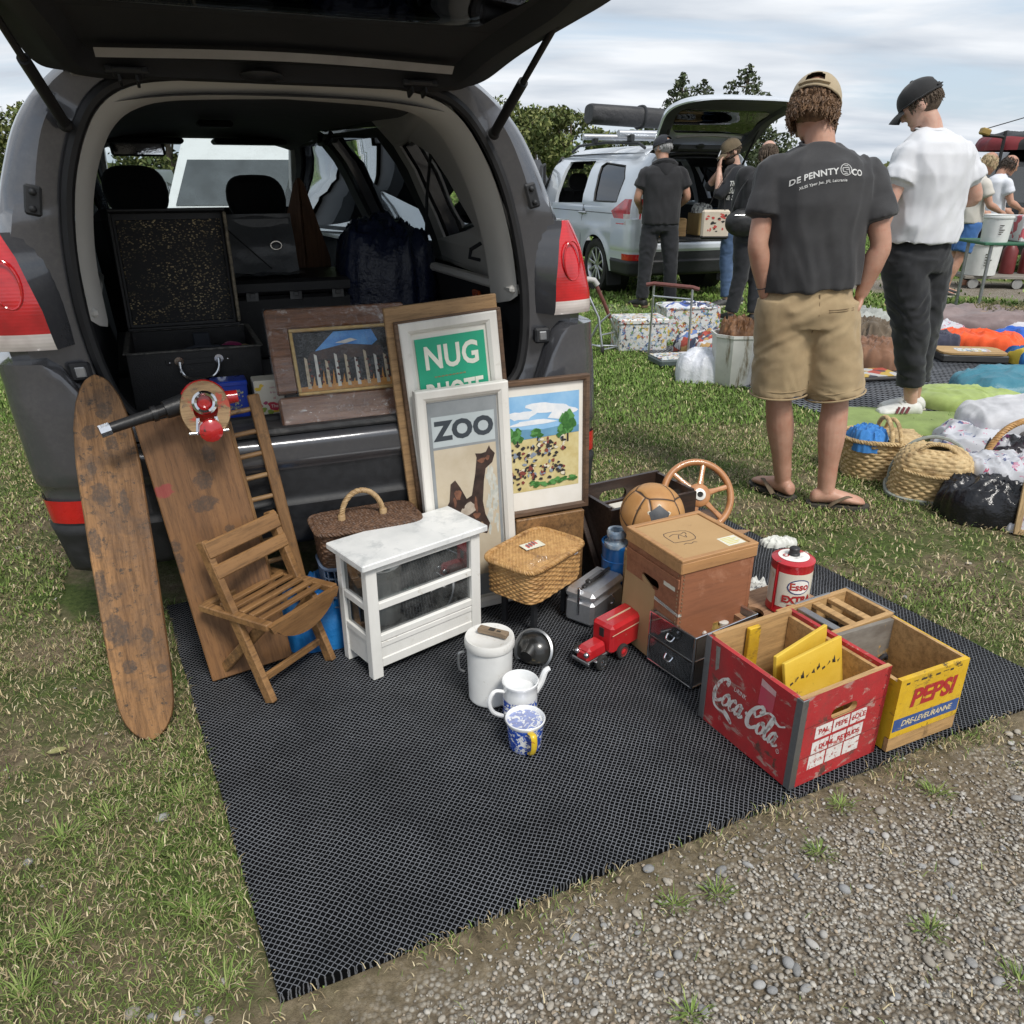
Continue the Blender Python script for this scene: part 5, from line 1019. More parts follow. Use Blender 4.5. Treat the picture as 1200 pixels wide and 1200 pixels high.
# --- yellow drinks crate
w, d, h = .245, .24, .218; root = at('drinks_crate', 'worn yellow drinks crate lettered PEPSI with a blue band, right of the red crate', 'crate', .962, 1.640, 24.7)
b = MB(); T = plate(b, (0, 0, 0), (1, 0, 0), (0, 0, 1), rect(0, .042, w, h), -th, 0, 0); b.poly(rect(.004, .060, w-.004, .098), .0005, 2, T); b.text('PEPSI', .072, T @ Matrix.Translation((w/2+.006, .148, .0009)) @ Matrix.Diagonal((1.02, 1, 1, 1)), m=1, bold=.003, shear=.12, space=.98); b.text('DRE-LEVEURANNE', .0235, T @ Matrix.Translation((w/2, .079, .0009)), m=3, shear=.25, bold=.0003, space=.92)
for i in range(8): b.poly(rect(.02+.026*i, .200+.004*(i % 2), .032+.026*i+.004*(i % 3), .206), .0006, 4, T)
b.build('end_panel', [YELC, REDL_, BLUB, M('cream lettering small', (.62, .52, .30), rough=.6), _mats['black print']], root, 30)
b = MB(); plate(b, (0, .002, 0), (1, 0, 0), (0, 0, 1), rect(0, 0, w, .039), -th, .001, 0); b.build('lower_slat', CRATEW, root)
b = MB(); plate(b, (0, d, 0), (0, -1, 0), (0, 0, 1), rect(0, 0, d-th, h-.01), -th, 0, 0, side=1); b.build('side_panel', [YELC, CRATEW], root)
b = MB(); plate(b, (w, th, 0), (0, 1, 0), (0, 0, 1), rect(0, 0, d-th, h), -th, -.004, 0); plate(b, (w, th, 0), (0, 1, 0), (0, 0, 1), rect(0, 0, d-th, h), -.004, 0, 1); b.build('side_panel', [CRATEW, YELC], root)
b = MB(); plate(b, (w-th, d, 0), (-1, 0, 0), (0, 0, 1), rect(0, 0, w-2*th, h-.004), -th, 0, 0); b.build('end_panel', [M('grey stained board', (.24, .22, .19), (.14, .12, .10), scale=24, rough=.8, spots=((.50, .30, .08), 16, .62, .68), stretch=(.4, 1, 1))], root)
b = MB(); b.box((w/2, d/2, .012), (w-2*th-.002, d-2*th-.002, .012)); b.build('base', CRATEW, root)
b = MB(); b.tube(catmull([(.20, d-.03, .04), (.19, d-.018, .08), (.208, d-.026, .11), (.222, d-.02, .09)], 5), .006, 5); b.build('dark_strap', M('dark strap', (.02, .02, .025), rough=.7), root)
# --- divided bottle crate
w, d, h = .29, .172, .212; root = at('bottle_crate', 'bare wooden bottle crate divided by worn slats, behind the two painted crates', 'crate', .842, 1.850, 28)
for (x0, y0, x1, y1) in ((0, 0, w, .016), (0, d-.016, w, d), (0, .016, .016, d-.016), (w-.016, .016, w, d-.016)): b = MB(); b.box(((x0+x1)/2, (y0+y1)/2, h/2), (x1-x0, y1-y0, h), bev=.0015); b.build('panel', CRATEW, root)
for i, x in enumerate((.070, .132, .195)): b = MB(); b.box((x+.012, d/2, h-.012), (.026, d-.034, .014), bev=.0015); b.box((x+.012, d/2, h/2-.02), (.006, d-.034, h-.05)); b.build('divider', STEEL if i == 0 else CRATEW, root)
b = MB(); b.box((w/2, d/2, .008), (w-.034, d-.034, .010)); b.build('base', CRATEW, root)
b = MB(); b.box((w-.001, d/2, h-.004), (.006, d, .012), bev=.001); b.box((w/2, d-.002, h-.003), (w*.5, .008, .010), bev=.001); b.build('metal_edge', STEEL, root)
JUNK = M('dark oily ironmongery', (.02, .02, .022), (.07, .068, .065), scale=40, rough=.45, metal=.5, bump=.3, bscale=80)
for i in range(14):
    x = .03+.062*(i % 4)+.018*rng.random(); y = .03+.11*rng.random(); q = Matrix.Translation((.842, 1.850, Z0)) @ Matrix.Rotation(R(28), 4, 'Z') @ Vector((x, y, .015))
    b = MB(); kk = i % 3
    if kk == 0: b.lathe([(.0, 0), (.022, .0), (.024, .012), (.014, .03), (.012, .07), (.016, .075), (.016, .09), (0, .09)], 16)
    elif kk == 1: b.tube(catmull([(0, 0, 0), (.02, .01, .06), (-.01, .03, .11), (-.03, 0, .13), (-.02, -.02, .10)], 5), .008, 7)
    else: b.box((0, 0, .05), (.03, .05, .10), bev=.008); b.cyl((0, 0, .10), (0, 0, .13), .011)
    o = b.build('iron_fitting', JUNK); o.location = q; o.rotation_euler = (.15*rng.normal(), .15*rng.normal(), 6*rng.random()); tag(o, 'dark oily iron fitting lying among others inside the divided bottle crate', 'fitting', 'iron fittings in the bottle crate')
# --- oil can and the tray of round holes
CAN = (.843, 2.135); root = at('bottle_tray', 'low wooden tray with round holes, holding the red and white oil can', 'tray', .70, 2.035, 28)
b = MB(); w, d = .30, .15; hol = [[(x+.036*math.cos(-a), y+.036*math.sin(-a)) for a in [2*PI*i/20 for i in range(20)]] for x, y in ((.055, .045), (.055, .11))]
b.prism(rect(0, 0, w, d), .134, .146, 0, holes=hol); b.build('top', wood('tray top', (.46, .27, .15), (.30, .16, .08), 0, 7, .6), root)
for (x0, y0, x1, y1) in ((0, 0, w, .012), (0, d-.012, w, d), (0, .0125, .012, d-.0125), (w-.012, .0125, w, d-.0125)): b = MB(); b.box(((x0+x1)/2, (y0+y1)/2, .067), (x1-x0, y1-y0, .133)); b.build('side', CRATEW, root)
root = at('oil_can', 'round red and white oil can lettered Esso EXTRA with a black cap', 'can', CAN[0], CAN[1], 0, .1635)
r_, h = .062, .168; CANR = M('worn red can paint', (.40, .010, .016), (.50, .02, .03), scale=14, rough=.32, coat=.4, spots=((.12, .06, .045), 34, .67, .73)); CANW = M('worn cream can paint', (.62, .58, .48), (.70, .66, .56), scale=10, rough=.38, coat=.3, spots=((.34, .24, .12), 11, .62, .74))
b = MB(); b.lathe([(0, 0), (r_-.003, 0), (r_+.001, .003), (r_+.001, .006), (r_-.001, .009), (r_-.001, .026)], 56, 0); b.lathe([(r_-.001, .026), (r_-.001, h-.03)], 56, 1, caps=False); b.lathe([(r_-.001, h-.03), (r_-.001, h-.009), (r_+.001, h-.006), (r_+.001, h-.002), (r_-.003, h), (r_-.010, h+.004), (.0, h+.010)], 56, 0, caps=False)
b.lathe([(.0, h+.0108), (.045, h+.0062)], 40, 2, caps=False)
cyl_ = lambda a0, rr=r_+.0003: (lambda x, y: (rr*math.cos(a0+x/rr), rr*math.sin(a0+x/rr), y)); A0 = R(-84)
el = lambda a, c, n=40: [(a*math.cos(2*PI*i/n), c*math.sin(2*PI*i/n)) for i in range(n)]
for (a, c, m_, off) in ((.036, .0245, 3, .0003), (.0325, .0212, 2, .0006)):
    for i in range(24):      # ellipse in vertical strips so that it bends with the can
        x0 = -a+2*a*i/24; x1 = -a+2*a*(i+1)/24; y0 = c*math.sqrt(max(0, 1-(x0/a)**2)); y1 = c*math.sqrt(max(0, 1-(x1/a)**2)); f = cyl_(A0, r_+off)
        b.add([f(x0, .098-y0), f(x1, .098-y1), f(x1, .098+y1), f(x0, .098+y0)], [(0, 1, 2, 3)], m_)
b.text('Esso', .033, m=4, bold=.0012, mapf=lambda x, y: cyl_(A0, r_+.0011)(x, y+.098)); b.text('EXTRA', .0300, m=4, bold=.0016, mapf=lambda x, y: cyl_(A0, r_+.0006)(x*1.03, y+.055)); b.text('MOTOR OIL', .011, m=4, bold=.0004, mapf=lambda x, y: cyl_(A0, r_+.0006)(x, y+.036))
for a_ in (-150,): b.add([cyl_(R(a_), r_+.0006)(x, y) for x, y in ((-.006, .02), (.006, .02), (.006, h-.02), (-.006, h-.02))], [(0, 1, 2, 3)], 0); b.tube([cyl_(R(a_), r_+.0012)(0, y) for y in (.008, .05, .10, h-.008)], .0016, 5, 0)
b.text('Co noes', .022, T=Matrix.Translation((0, .008, h+.0096)) @ Matrix.Rotation(R(28), 4, 'Z') @ Matrix.Rotation(R(4), 4, 'X'), m=4, bold=.0008); b.text('OIL CO', .010, T=Matrix.Translation((.008, -.022, h+.0105)) @ Matrix.Rotation(R(28), 4, 'Z') @ Matrix.Rotation(R(6), 4, 'X'), m=5)
b.build('body', [CANR, CANW, M('can white', (.72, .70, .66), rough=.4), M('can blue', (.02, .04, .14), rough=.4), REDL_, M('can grey print', (.3, .3, .3), rough=.5)], root, 35)
b = MB(); b.lathe([(.0, h+.008), (.017, h+.008), (.017, h+.014), (.015, h+.016), (.015, h+.030), (.012, h+.033), (0, h+.034)], 24); b.build('cap', M('black cap', (.02, .02, .022), rough=.4), root)
# --- chrome drawer box
w, d, h = .25, .185, .172; root = at('drawer_box', 'small chrome box with clear drawers and an open compartment of odds and ends', 'box', .517, 1.915, 33)
b = MB()
for (x, y) in ((0, 0), (w, 0), (0, d), (w, d)): b.box((x, y, h/2), (.007, .007, h), bev=.002)
for z in (.003, h*.52, h-.003):
    for (a, c_) in (((0, 0), (w, 0)), ((w, 0), (w, d)), ((w, d), (0, d)), ((0, d), (0, 0))): b.bar((*a, z), (*c_, z), .007, .006, bev=.0015)
b.build('frame', CHROME, root)
ACR = glass('clear drawer plastic', (.62, .64, .66), rough=.05, alpha=.9, dirt=.12)
b = MB(); b.box((-.0005, d/2, h*.25), (.002, d-.012, h*.46)); b.box((-.0005, d/2, h*.76), (.002, d-.012, h*.44)); b.build('drawer_front', ACR, root); b = MB(); b.box((w/2, .0, h/2), (w-.012, .002, h-.012)); b.build('side', STEEL, root)
b = MB(); b.box((w/2, d/2, .006), (w-.01, d-.01, .003)); b.box((w/2, d/2, h*.52), (w-.01, d-.01, .003)); b.box((w/2, d-.001, h/2), (w-.01, .003, h-.01)); b.box((w-.002, d/2, h/2), (.003, d-.01, h-.01)); b.box((w*.30, d*.72, h-.0065), (w*.56, d*.48, .003)); b.box((w*.5, d*.46, h-.02), (w-.01, .003, .032)); b.build('tray', M('dull tin', (.36, .36, .35), (.24, .235, .22), scale=14, rough=.45, metal=.7, spots=((.20, .11, .06), 16, .62, .74)), root)
b = MB()
for zc in (h*.70, h*.30): b.tube(catmull([(-.002, d/2-.014, zc+.012), (-.012, d/2-.01, zc), (-.012, d/2+.01, zc), (-.002, d/2+.014, zc+.012)], 5), .003, 6)
b.build('pull', CHROME, root)
DB = Matrix.Translation((.517, 1.915, Z0)) @ Matrix.Rotation(R(33), 4, 'Z')
ODD = [M('tarnished brass', (.50, .33, .09), (.62, .44, .16), scale=20, rough=.35, metal=.7), M('small pale part', (.55, .53, .48), rough=.5), M('small black part', (.02, .02, .02), rough=.5), M('orange part', (.50, .22, .03), rough=.5)]
for i in range(11):
    lo = i >= 6; x = .03+.20*rng.random() if not lo else .022+.03*rng.random(); y = .02+.055*rng.random() if not lo else .03+.12*rng.random(); z = (h*.52+.004) if not lo else .009
    b = MB(); kk = i % 3
    if kk == 0: b.lathe([(.010, 0), (.022, 0), (.024, .006), (.020, .012), (.012, .012), (.010, 0)], 18, caps=False)
    elif kk == 1: b.lathe([(0, 0), (.016, 0), (.018, .01), (.010, .028), (.012, .036), (0, .038)], 14)
    else: b.tube(catmull([(-.02, 0, .006), (-.005, .014, .012), (.015, .01, .008), (.024, -.008, .006)], 5), .006, 7)
    o = b.build('trinket', ODD[i % 4]); o.location = DB @ Vector((x, y, z)); o.rotation_euler = (.3*rng.random(), .3*rng.random(), 6*rng.random()); o.scale = (1.2, 1.2, 1.2); tag(o, 'small brass, black or pale trinket lying in the chrome drawer box', 'trinket', 'trinkets in the drawer box')
root = thing('cardboard', 'square of brown cardboard propped up on the chrome drawer box', 'cardboard', M=frame(DB @ Vector((.168, d*.62, h+.001)), (math.cos(R(14)), math.sin(R(14)), 0), (0, 0, 1)) @ Matrix.Rotation(R(-14), 4, 'X'))
CARD = M('brown cardboard', (.34, .215, .10), (.40, .26, .13), scale=5, rough=.85, bump=.12, bscale=200); b = MB(); b.box((0, 0, .066), (.125, .004, .132), bev=.001); b.build('sheet', CARD, root)
# --- tall brown box
w, d, h = .268, .262, .372; BX = Matrix.Translation((.478, 1.990, Z0)) @ Matrix.Rotation(R(27), 4, 'Z'); root = thing('lidded_box', 'tall reddish-brown lidded wooden box with paper labels, in the middle of the goods', 'box', M=BX)
BROWN = wood('reddish box board', (.36, .15, .075), (.24, .09, .045), 0, 5, .55, stains=[((.50, .26, .16), 9, .62, .74, .5)], grain=.5, bump=.2); LIDW = wood('lid board', (.50, .28, .12), (.40, .20, .08), 0, 4, .5, stains=[((.16, .09, .05), 14, .66, .74, .6)], grain=.5, bump=.15)
b = MB(); T = plate(b, (0, d, 0), (0, -1, 0), (0, 0, 1), rect(0, 0, d, h-.04), -.012, 0, 0, [rrect(d*.47, h*.66, .085, .032, .0155)]); b.box((-.003, d*.5, h*.80), (.006, d*.98, .03), bev=.001)
b.build('side_panel', [BROWN], root, 30)
b = MB(); T2 = plate(b, (0, 0, 0), (1, 0, 0), (0, 0, 1), rect(.0125, 0, w-.0125, h-.04), -.012, 0, 0); b.build('front_panel', [BROWN], root)
b = MB(); plate(b, (w, 0, 0), (0, 1, 0), (0, 0, 1), rect(0, 0, d, h-.04), -.012, 0, 0); b.build('side_panel', [BROWN], root); b = MB(); plate(b, (w-.0125, d, 0), (-1, 0, 0), (0, 0, 1), rect(0, 0, w-.025, h-.04), -.012, 0, 0); b.build('back_panel', [BROWN], root); b = MB(); b.box((w/2, d/2, .01), (w-.03, d-.03, .01)); b.build('base', BROWN, root)
b = MB(); o_ = .006; b.box((w/2, d/2, h-.022), (w+2*o_, d+2*o_, .036), 0, bev=.003); b.box((w/2, d/2, h-.003), (w-.026, d-.022, .008), 1, bev=.002)
for (x0, y0, x1, y1) in ((-o_, -o_, w+o_, .010), (-o_, d-.010, w+o_, d+o_), (-o_, .0105, .012, d-.0105), (w-.012, .0105, w+o_, d-.0105)): b.box(((x0+x1)/2, (y0+y1)/2, h), (x1-x0, y1-y0, .010), 0, bev=.002)
TZ = Matrix.Translation((w*.36, d*.52, h+.0014)) @ Matrix.Rotation(R(-4), 4, 'Z')
for pts in ([(-.04, -.03), (.035, -.028), (.04, .03), (-.036, .034), (-.04, -.03)], [(-.03, .012), (-.01, .022), (.012, .016), (.03, .024), (.028, .008)], [(-.012, -.012), (.004, .012), (.016, -.01), (.022, .006)], [(-.02, -.05), (-.008, -.046), (.004, -.052), (.016, -.046), (.026, -.05)]): b.stroke(pts, .0026, 0, 2, TZ, n=4)
b.poly(rect(w-.085, .020, w-.02, .075), .0, 3, Matrix.Translation((0, 0, h+.0014))); 
for i in range(5): b.poly(rect(w-.078, .028+.009*i, w-.04+.012*(i % 2), .032+.009*i), .0, 4, Matrix.Translation((0, 0, h+.0018)))
b.build('lid', [LIDW, M('fibreboard', (.42, .26, .115), (.47, .30, .14), scale=5, rough=.7, bump=.1, bscale=200, spots=((.20, .11, .05), 13, .68, .76)), M('faded stencil ink', (.06, .045, .04), rough=.7), M('paper label', (.66, .64, .52), (.72, .70, .60), scale=30, rough=.7), M('yellow label print', (.62, .55, .16), rough=.7)], root, 30)
b = MB(); b.poly(rect(d-.075, h*.715, d-.022, h*.715+.046), .0008, 0, T); 
for i, cx in enumerate((-.014, 0, .012)): b.text(('C', 'W', '9')[i], .026, T @ Matrix.Translation((d-.0485+cx, h*.715+.022, .0014)), m=1, bold=.001)
b.build('paper_label', [_mats['paper label'], M('pink print', (.55, .10, .12), rough=.6)], root)
b = MB(); b.poly([(d-.125, h*.535), (d-.0, h*.520), (d-.0, h*.545), (d-.124, h*.565)], .001, 0, T); b.text('iTREAN.SWEETS', .0125, T @ Matrix.Translation((d-.062, h*.541, .0016)) @ Matrix.Rotation(R(-6), 4, 'Z'), m=1); b.poly(rect(.0, h*.520, .012, h*.544), .001, 0, T2); b.build('tape', [M('greyed tape', (.52, .52, .48), (.46, .46, .42), scale=30, rough=.5), M('tape print', (.12, .12, .12), rough=.6)], root)
b = MB(); z_ = h*.62
for k in range(26): b.box((-.0008, .010, .01+k*.0125), (.0035, .003, .005)); b.box((.009, -.0008, .013+k*.0125), (.003, .0035, .005))
b.build('corner_pins', M('steel pins', (.30, .22, .14), rough=.5, metal=.6), root)
b = MB(); b.poly([(.120, .055), (.19, .05), (.185, .10), (.195, .125), (.13, .13)], .0009, 0, T); b.build('dark_tear', M('torn dark paper', (.09, .04, .022), (.16, .07, .04), scale=30, rough=.8), root)
q = thing('fibreboard_panel', 'thin brown fibreboard panel standing against the left side of the tall box', 'panel', M=BX @ Matrix.Translation((-.012, d+.006, 0)) @ Matrix.Rotation(R(-90), 4, 'Z') @ Matrix.Rotation(R(-3), 4, 'X')); b = MB(); b.prism([(0, 0), (.155, 0), (.155, .225), (0, .285)], -.004, 0, T=Matrix.Rotation(R(90), 4, 'X')); b.build('sheet', CARD, q)
# --- tin case
w, d, h = .200, .112, .122; root = at('tin_case', 'small silver tin case with a black handle and clasp, beside the red toy truck', 'case', .262, 2.242, 53)
TIN = metal('silver tin', (.78, .79, .81), .42, .3, ((.30, .30, .30), 6, .6, .8)); b = MB(); b.box((w/2, d/2, .045), (w, d, .09), bev=.012); b.build('case_body', TIN, root); b = MB(); b.box((w/2, d/2, .106), (w+.004, d+.004, .034), bev=.012); b.build('lid', TIN, root)
b = MB(); b.box((.001, d/2, .085), (.008, .010, .10), bev=.002); b.box((w*.06, d/2, .124), (w*.14, .010, .004), bev=.001); b.tube(catmull([(w*.55, -.003, .085), (w*.55, -.012, .075), (w*.57, -.010, .055), (w*.55, -.003, .05)], 4), .003, 6); b.build('clasp', CHROME, root)
b = MB(); b.box((w*.50, d/2, .135), (.10, .020, .012), bev=.004); b.box((w*.84, d/2, .130), (.05, .012, .010), bev=.003); b.box((w*.2, d/2, .128), (.03, .016, .008), bev=.003); b.box((w*.5, d/2, .1415), (.075, .012, .002), 1); b.build('handle', [M('black handle', (.015, .015, .016), (.04, .04, .04), scale=40, rough=.4), STEEL], root)
# --- red toy truck
root = at('toy_truck', 'old red tin toy truck with black tyres and a box body, on the mat', 'toy', .302, 2.052, 43)
TR = M('worn red tin', (.40, .012, .016), (.50, .02, .025), scale=12, rough=.28, coat=.6, spots=((.32, .20, .15), 40, .68, .74)); w, d = .155, .085
b = MB(); b.box((w/2, d/2, .070), (w, d, .098), bev=.010); b.box((w/2, d/2, .120), (w*.72, .005, .004), 1, bev=.001); b.box((-.0005, d*.5, .088), (.003, .018, .03), 2, bev=.001); b.tube([(0, -.001, .090), (w, -.001, .090)], .0014, 5, 1); b.build('cargo_body', [TR, M('tan scratch', (.45, .33, .22), rough=.5), M('black slot', (.01, .01, .01), rough=.6)], root)
b = MB(); b.box((-.044, d/2, .048), (.085, .060, .044), bev=.010, taper=(.9, .8)); b.box((-.078, d/2, .042), (.02, .052, .036), bev=.008); b.build('bonnet', TR, root)
b = MB(); b.box((.03, d/2, .022), (.24, .05, .010), bev=.002); b.box((-.092, d/2, .026), (.006, .07, .012), bev=.002)
for y in (.0, d): b.box((-.052, y, .034), (.05, .012, .006), bev=.002)
b.build('chassis', STEEL, root); b = MB()
for y in (d*.28, d*.72): b.sph((-.088, y, .052), .009, 12, 8)
b.build('headlights', CHROME, root)
for x, y in ((-.050, -.004), (-.050, d+.004), (.045, -.006), (.045, d+.006)):
    sg = -1 if y < d/2 else 1; Tw = Matrix.Translation((x, y, .023)) @ Matrix.Rotation(R(90)*(1 if sg < 0 else -1), 4, 'X'); b = MB(); b.lathe([(.010, -.007), (.022, -.007), (.0245, -.003), (.0245, .004), (.021, .007), (.014, .006)], 28, 0, Tw); wl = b.build('wheel', TYRE, root); b = MB(); b.lathe([(0, .010), (.006, .009), (.012, .005), (.015, .007), (.0155, .004)], 20, 0, Tw, caps=False); b.build('hub', CHROME if x < 0 else TR, wl)
# --- honey wicker hamper on a small black stool
root = at('low_stool', 'low black stool under the honey wicker hamper, mostly hidden', 'stool', .076, 2.335, 52); b = MB(); b.box((0, 0, .116), (.20, .15, .016), bev=.004); b.build('top', BLACKP, root)
for x in (-.085, .085):
    for y in (-.06, .06): b = MB(); b.box((x, y, .053), (.018, .018, .108), bev=.002); b.build('leg', BLACKP, root)
root = at('wicker_hamper', 'honey-coloured wicker hamper with rounded corners and a printed card on its lid', 'basket', .076, 2.335, 52, .142); W_, D_, H2 = .288, .198, .118
b = MB(); basket_body(b, W_, D_, H2, 1.02, .99, 6, 52, 15, .0042); b.poly([(x*W_*.46, y*D_*.46) for x, y in [sq(2*PI*i/40, 4.5) for i in range(40)]], .004); b.build('basket_body', WICK, root, 60)
b = MB(); braid(b, [(x*W_*.525, y*D_*.525, H2) for x, y in [sq(2*PI*i/48, 6) for i in range(48)]], .0085, turns=44); b.build('rim', WICK, root, 60)
b = MB(); rows = 30
def lidf(u, v):
    x = (u*2-1); y = (v*2-1); m_ = max(abs(x), abs(y)); a = math.atan2(y, x); sx, sy = sq(a, 6); k = m_; px, py = sx*k*W_*.51, sy*k*D_*.51; r = int((py/D_+.5)*rows); lo = (py/D_+.5)*rows-r; return (px, py, H2+.012*(1-m_**4)+.0034*max(0, 1-(2*lo-1)**2)**.5*(.65+.35*math.cos(PI*(px/W_*34+r)))+.0015*noise.noise((px*40, py*40, 0)))
b.grid(150, 180, lidf); b.build('lid', WICK, root, 60)
b = MB(); b.box((-.01, .005, H2+.019), (.075, .042, .002), 0, rot=(0, 0, R(-18)))
for i in range(7): b.box((-.032+.007*i, .008+.004*(i % 2), H2+.0202), (.006, .022, .001), 1+i % 2, rot=(0, 0, R(-18)))
b.build('printed_card', [_mats['paper label'], M('card red print', (.50, .10, .08), rough=.6), M('card dark print', (.12, .10, .12), rough=.6)], root)
b = MB(); b.grid(20, 14, lambda u, v: (-.135+.10*u, -.085+.05*v, H2+.020+.008*noise.noise((u*4, v*4, 8))-.03*abs(v-.5))); b.build('film_scrap', FILM, root)
b = MB(); b.box((.085, -D_*.52, H2-.012), (.022, .004, .010), bev=.002); b.build('clip', M('pale clip', (.55, .57, .6), rough=.4), root)
# --- dark basket on a blue wire basket, blue bag
root = at('plastic_basket', 'grey-blue plastic mesh basket under the dark wicker hamper, behind the white cabinet', 'basket', -.458, 2.258, 24); b = MB()
def bw_(u, v): x, y = sq(2*PI*u, 5); k = lerp(.86, 1, v); return (x*.15*k, y*.078*k, .268*v)
for i in range(44): b.tube([bw_(i/44, v) for v in (0, .33, .66, 1)], .0028, 5)
for j in range(9): b.tube([bw_(i/44, j/8) for i in range(44)], .0028 if j < 8 else .006, 5, closed=True)
b.build('mesh_wall', M('grey blue plastic', (.10, .14, .22), (.14, .19, .28), rough=.45), root); b = MB(); b.box((0, 0, .006), (.25, .13, .008), bev=.003); b.build('base', _mats['grey blue plastic'], root)
root = at('wicker_hamper', 'dark brown wicker hamper with a lighter cane hoop handle, behind the white cabinet', 'basket', -.455, 2.262, 24, .288); W_, D_, H2 = .315, .165, .115
b = MB(); basket_body(b, W_, D_, H2, 1.0, .95, 6, 52, 13, .0045); b.build('basket_body', WICKD, root, 60); b = MB(); b.grid(150, 110, lidf); b.build('lid', WICKD, root, 60); b = MB(); braid(b, [(x*W_*.515, y*D_*.515, H2) for x, y in [sq(2*PI*i/48, 6) for i in range(48)]], .007, turns=40); b.build('rim', WICKD, root, 60)
b = MB(); hp = [(.065*math.cos(a)-.01, -.01+.01*math.sin(a), H2+.010+.085*math.sin(a)) for a in [PI*i/14 for i in range(15)]]; braid(b, hp, .0075, closed=False, turns=12)
for s_ in (-1, 1): b.lathe([(.0, 0), (.012, .002), (.012, .02), (.009, .024)], 10, 0, Matrix.Translation((s_*.065-.01, -.01, H2+.006)))
b.build('handle', M('cane handle', (.30, .19, .09), (.42, .29, .15), scale=60, rough=.5), root, 60)
def heap(name, label, cat, loc, rx, ry, h, mat, yaw=0, seed=0, fold=1.0, fs=5.0, n=3.0, res=(110, 44), flat=.0, group=None, kind=None, parent=None, rough_edge=.12, z=None):
    """a soft heaped thing: dome with folds"""
    b = MB(); ca, sa = math.cos(seed*1.7), math.sin(seed*1.7); sc = fs/max(rx, ry)*.5
    def f(u, v):
        x, y = sq(2*PI*u, n); e = 1+rough_edge*noise.noise((x*1.7, y*1.7, seed))+.4*rough_edge*noise.noise((x*5, y*5, seed)); rr = math.cos(PI/2*v)**.75; px, py = x*rx*rr*e, y*ry*rr*e; zz = h*math.sin(PI/2*v)**(.55-.3*flat)
        p, q = (px*ca+py*sa)*sc, (py*ca-px*sa)*sc; w1, w2 = noise.noise((p*.5, q*.5, seed*3.1)), noise.noise((p*.6, q*.6, seed+7.3))
        rid = lambda a, b_, o: 1-2*abs(noise.noise((a+2.2*w1, b_+1.6*w2, o+seed))); fo = rid(p*.42, q*.15, 1); fo2 = rid(p*.2, q*.55, 5); fo3 = noise.noise((p*1.1+w1*2, q*.7, seed+9)); d_ = h*fold*(.15*fo*abs(fo)+.12*fo2*abs(fo2)+.05*fo3-.06)
        return (px*(1+.05*fold*fo3*(1-v)), py*(1+.05*fold*fo2*(1-v)), max(0, zz+d_*min(1, zz/h*1.5)) if v > .02 else 0)
    b.grid(res[0], res[1], f, cu=True); o = b.build(name, mat, parent, 80)
    if parent is None: o.location = loc; o.rotation_euler = (0, 0, R(yaw)); tag(o, label, cat, group)
    return o
TARP = M('blue plastic sheet', (.010, .12, .36), (.02, .20, .52), scale=8, rough=.28, bump=.5, bscale=26, bdist=.01)
heap('plastic_bag', 'crumpled bright blue plastic bag on the mat behind the folding chair', 'bag', (-.62, 2.235, .012), .12, .11, .17, TARP, 20, 3, 1.1, 5)
# --- white cabinet
w, d, h = .402, .172, .385; CB = Matrix.Translation((-.405, 1.954, Z0)) @ Matrix.Rotation(R(40.3), 4, 'Z'); root = thing('display_cabinet', 'small white painted display cabinet with glazed sides, standing on the mat', 'cabinet', M=CB)
WCAB = M('worn white cabinet paint', (.66, .65, .61), (.76, .75, .71), scale=7, rough=.5, bump=.2, bscale=60, stretch=(1, 1, .3), spots=((.42, .38, .31), 24, .68, .76)); 
b = MB(); b.box((w/2, d/2, h-.009), (w+.036, d+.036, .020), bev=.003); b.build('top', M('worn cabinet top', (.64, .65, .64), (.78, .78, .76), scale=6, rough=.42, bump=.15, bscale=40, spots=((.44, .46, .46), 9, .58, .74)), root)
for x in (.0175, w-.0175):
    for y in (.014, d-.014): b = MB(); b.box((x, y, (h-.02)/2), (.035, .028, h-.02), bev=.002); b.build('leg', WCAB, root)
for nm, z0, z1 in (('rail', h-.042, h-.020), ('rail', .222, .245), ('rail', .118, .140)):
    for (a, c_, ww) in (((.035, .011), (w-.035, .011), .020), ((.035, d-.011), (w-.035, d-.011), .020), ((.012, .028), (.012, d-.028), .020), ((w-.012, .028), (w-.012, d-.028), .020)): b = MB(); b.bar((*a, (z0+z1)/2), (*c_, (z0+z1)/2), ww, z1-z0, bev=.002); b.build(nm, WCAB, root)
b = MB(); b.box((w/2, .012, .0735), (w-.07, .012, .085), bev=.001); b.box((w/2, .0075, .106), (w-.07, .010, .018), bev=.002); b.box((w/2, .0075, .046), (w-.07, .010, .030), bev=.002); b.build('drawer_panel', WCAB, root)
for x in (.012, w-.012): b = MB(); b.box((x, d/2, .079), (.012, d-.056, .08)); b.build('side_panel', WCAB, root)
b = MB(); b.box((w/2, d-.012, .079), (w-.07, .010, .08)); b.build('back_panel', WCAB, root)
b = MB(); b.box((w/2, d/2, .127), (w-.05, d-.04, .008)); b.build('shelf', M('cabinet floor', (.20, .23, .22), (.30, .33, .31), scale=8, rough=.5), root)
CG = glass('cabinet glass', (.34, .42, .40), alpha=1.2, dirt=.22)
for z0, z1 in ((.140, .222), (.245, h-.042)):
    for (c_, s_) in (((w/2, .014, (z0+z1)/2), (w-.07, .003, z1-z0)), ((w/2, d-.014, (z0+z1)/2), (w-.07, .003, z1-z0)), ((.012, d/2, (z0+z1)/2), (.003, d-.056, z1-z0)), ((w-.012, d/2, (z0+z1)/2), (.003, d-.056, z1-z0))): b = MB(); b.box(c_, s_); b.build('pane', CG, root)
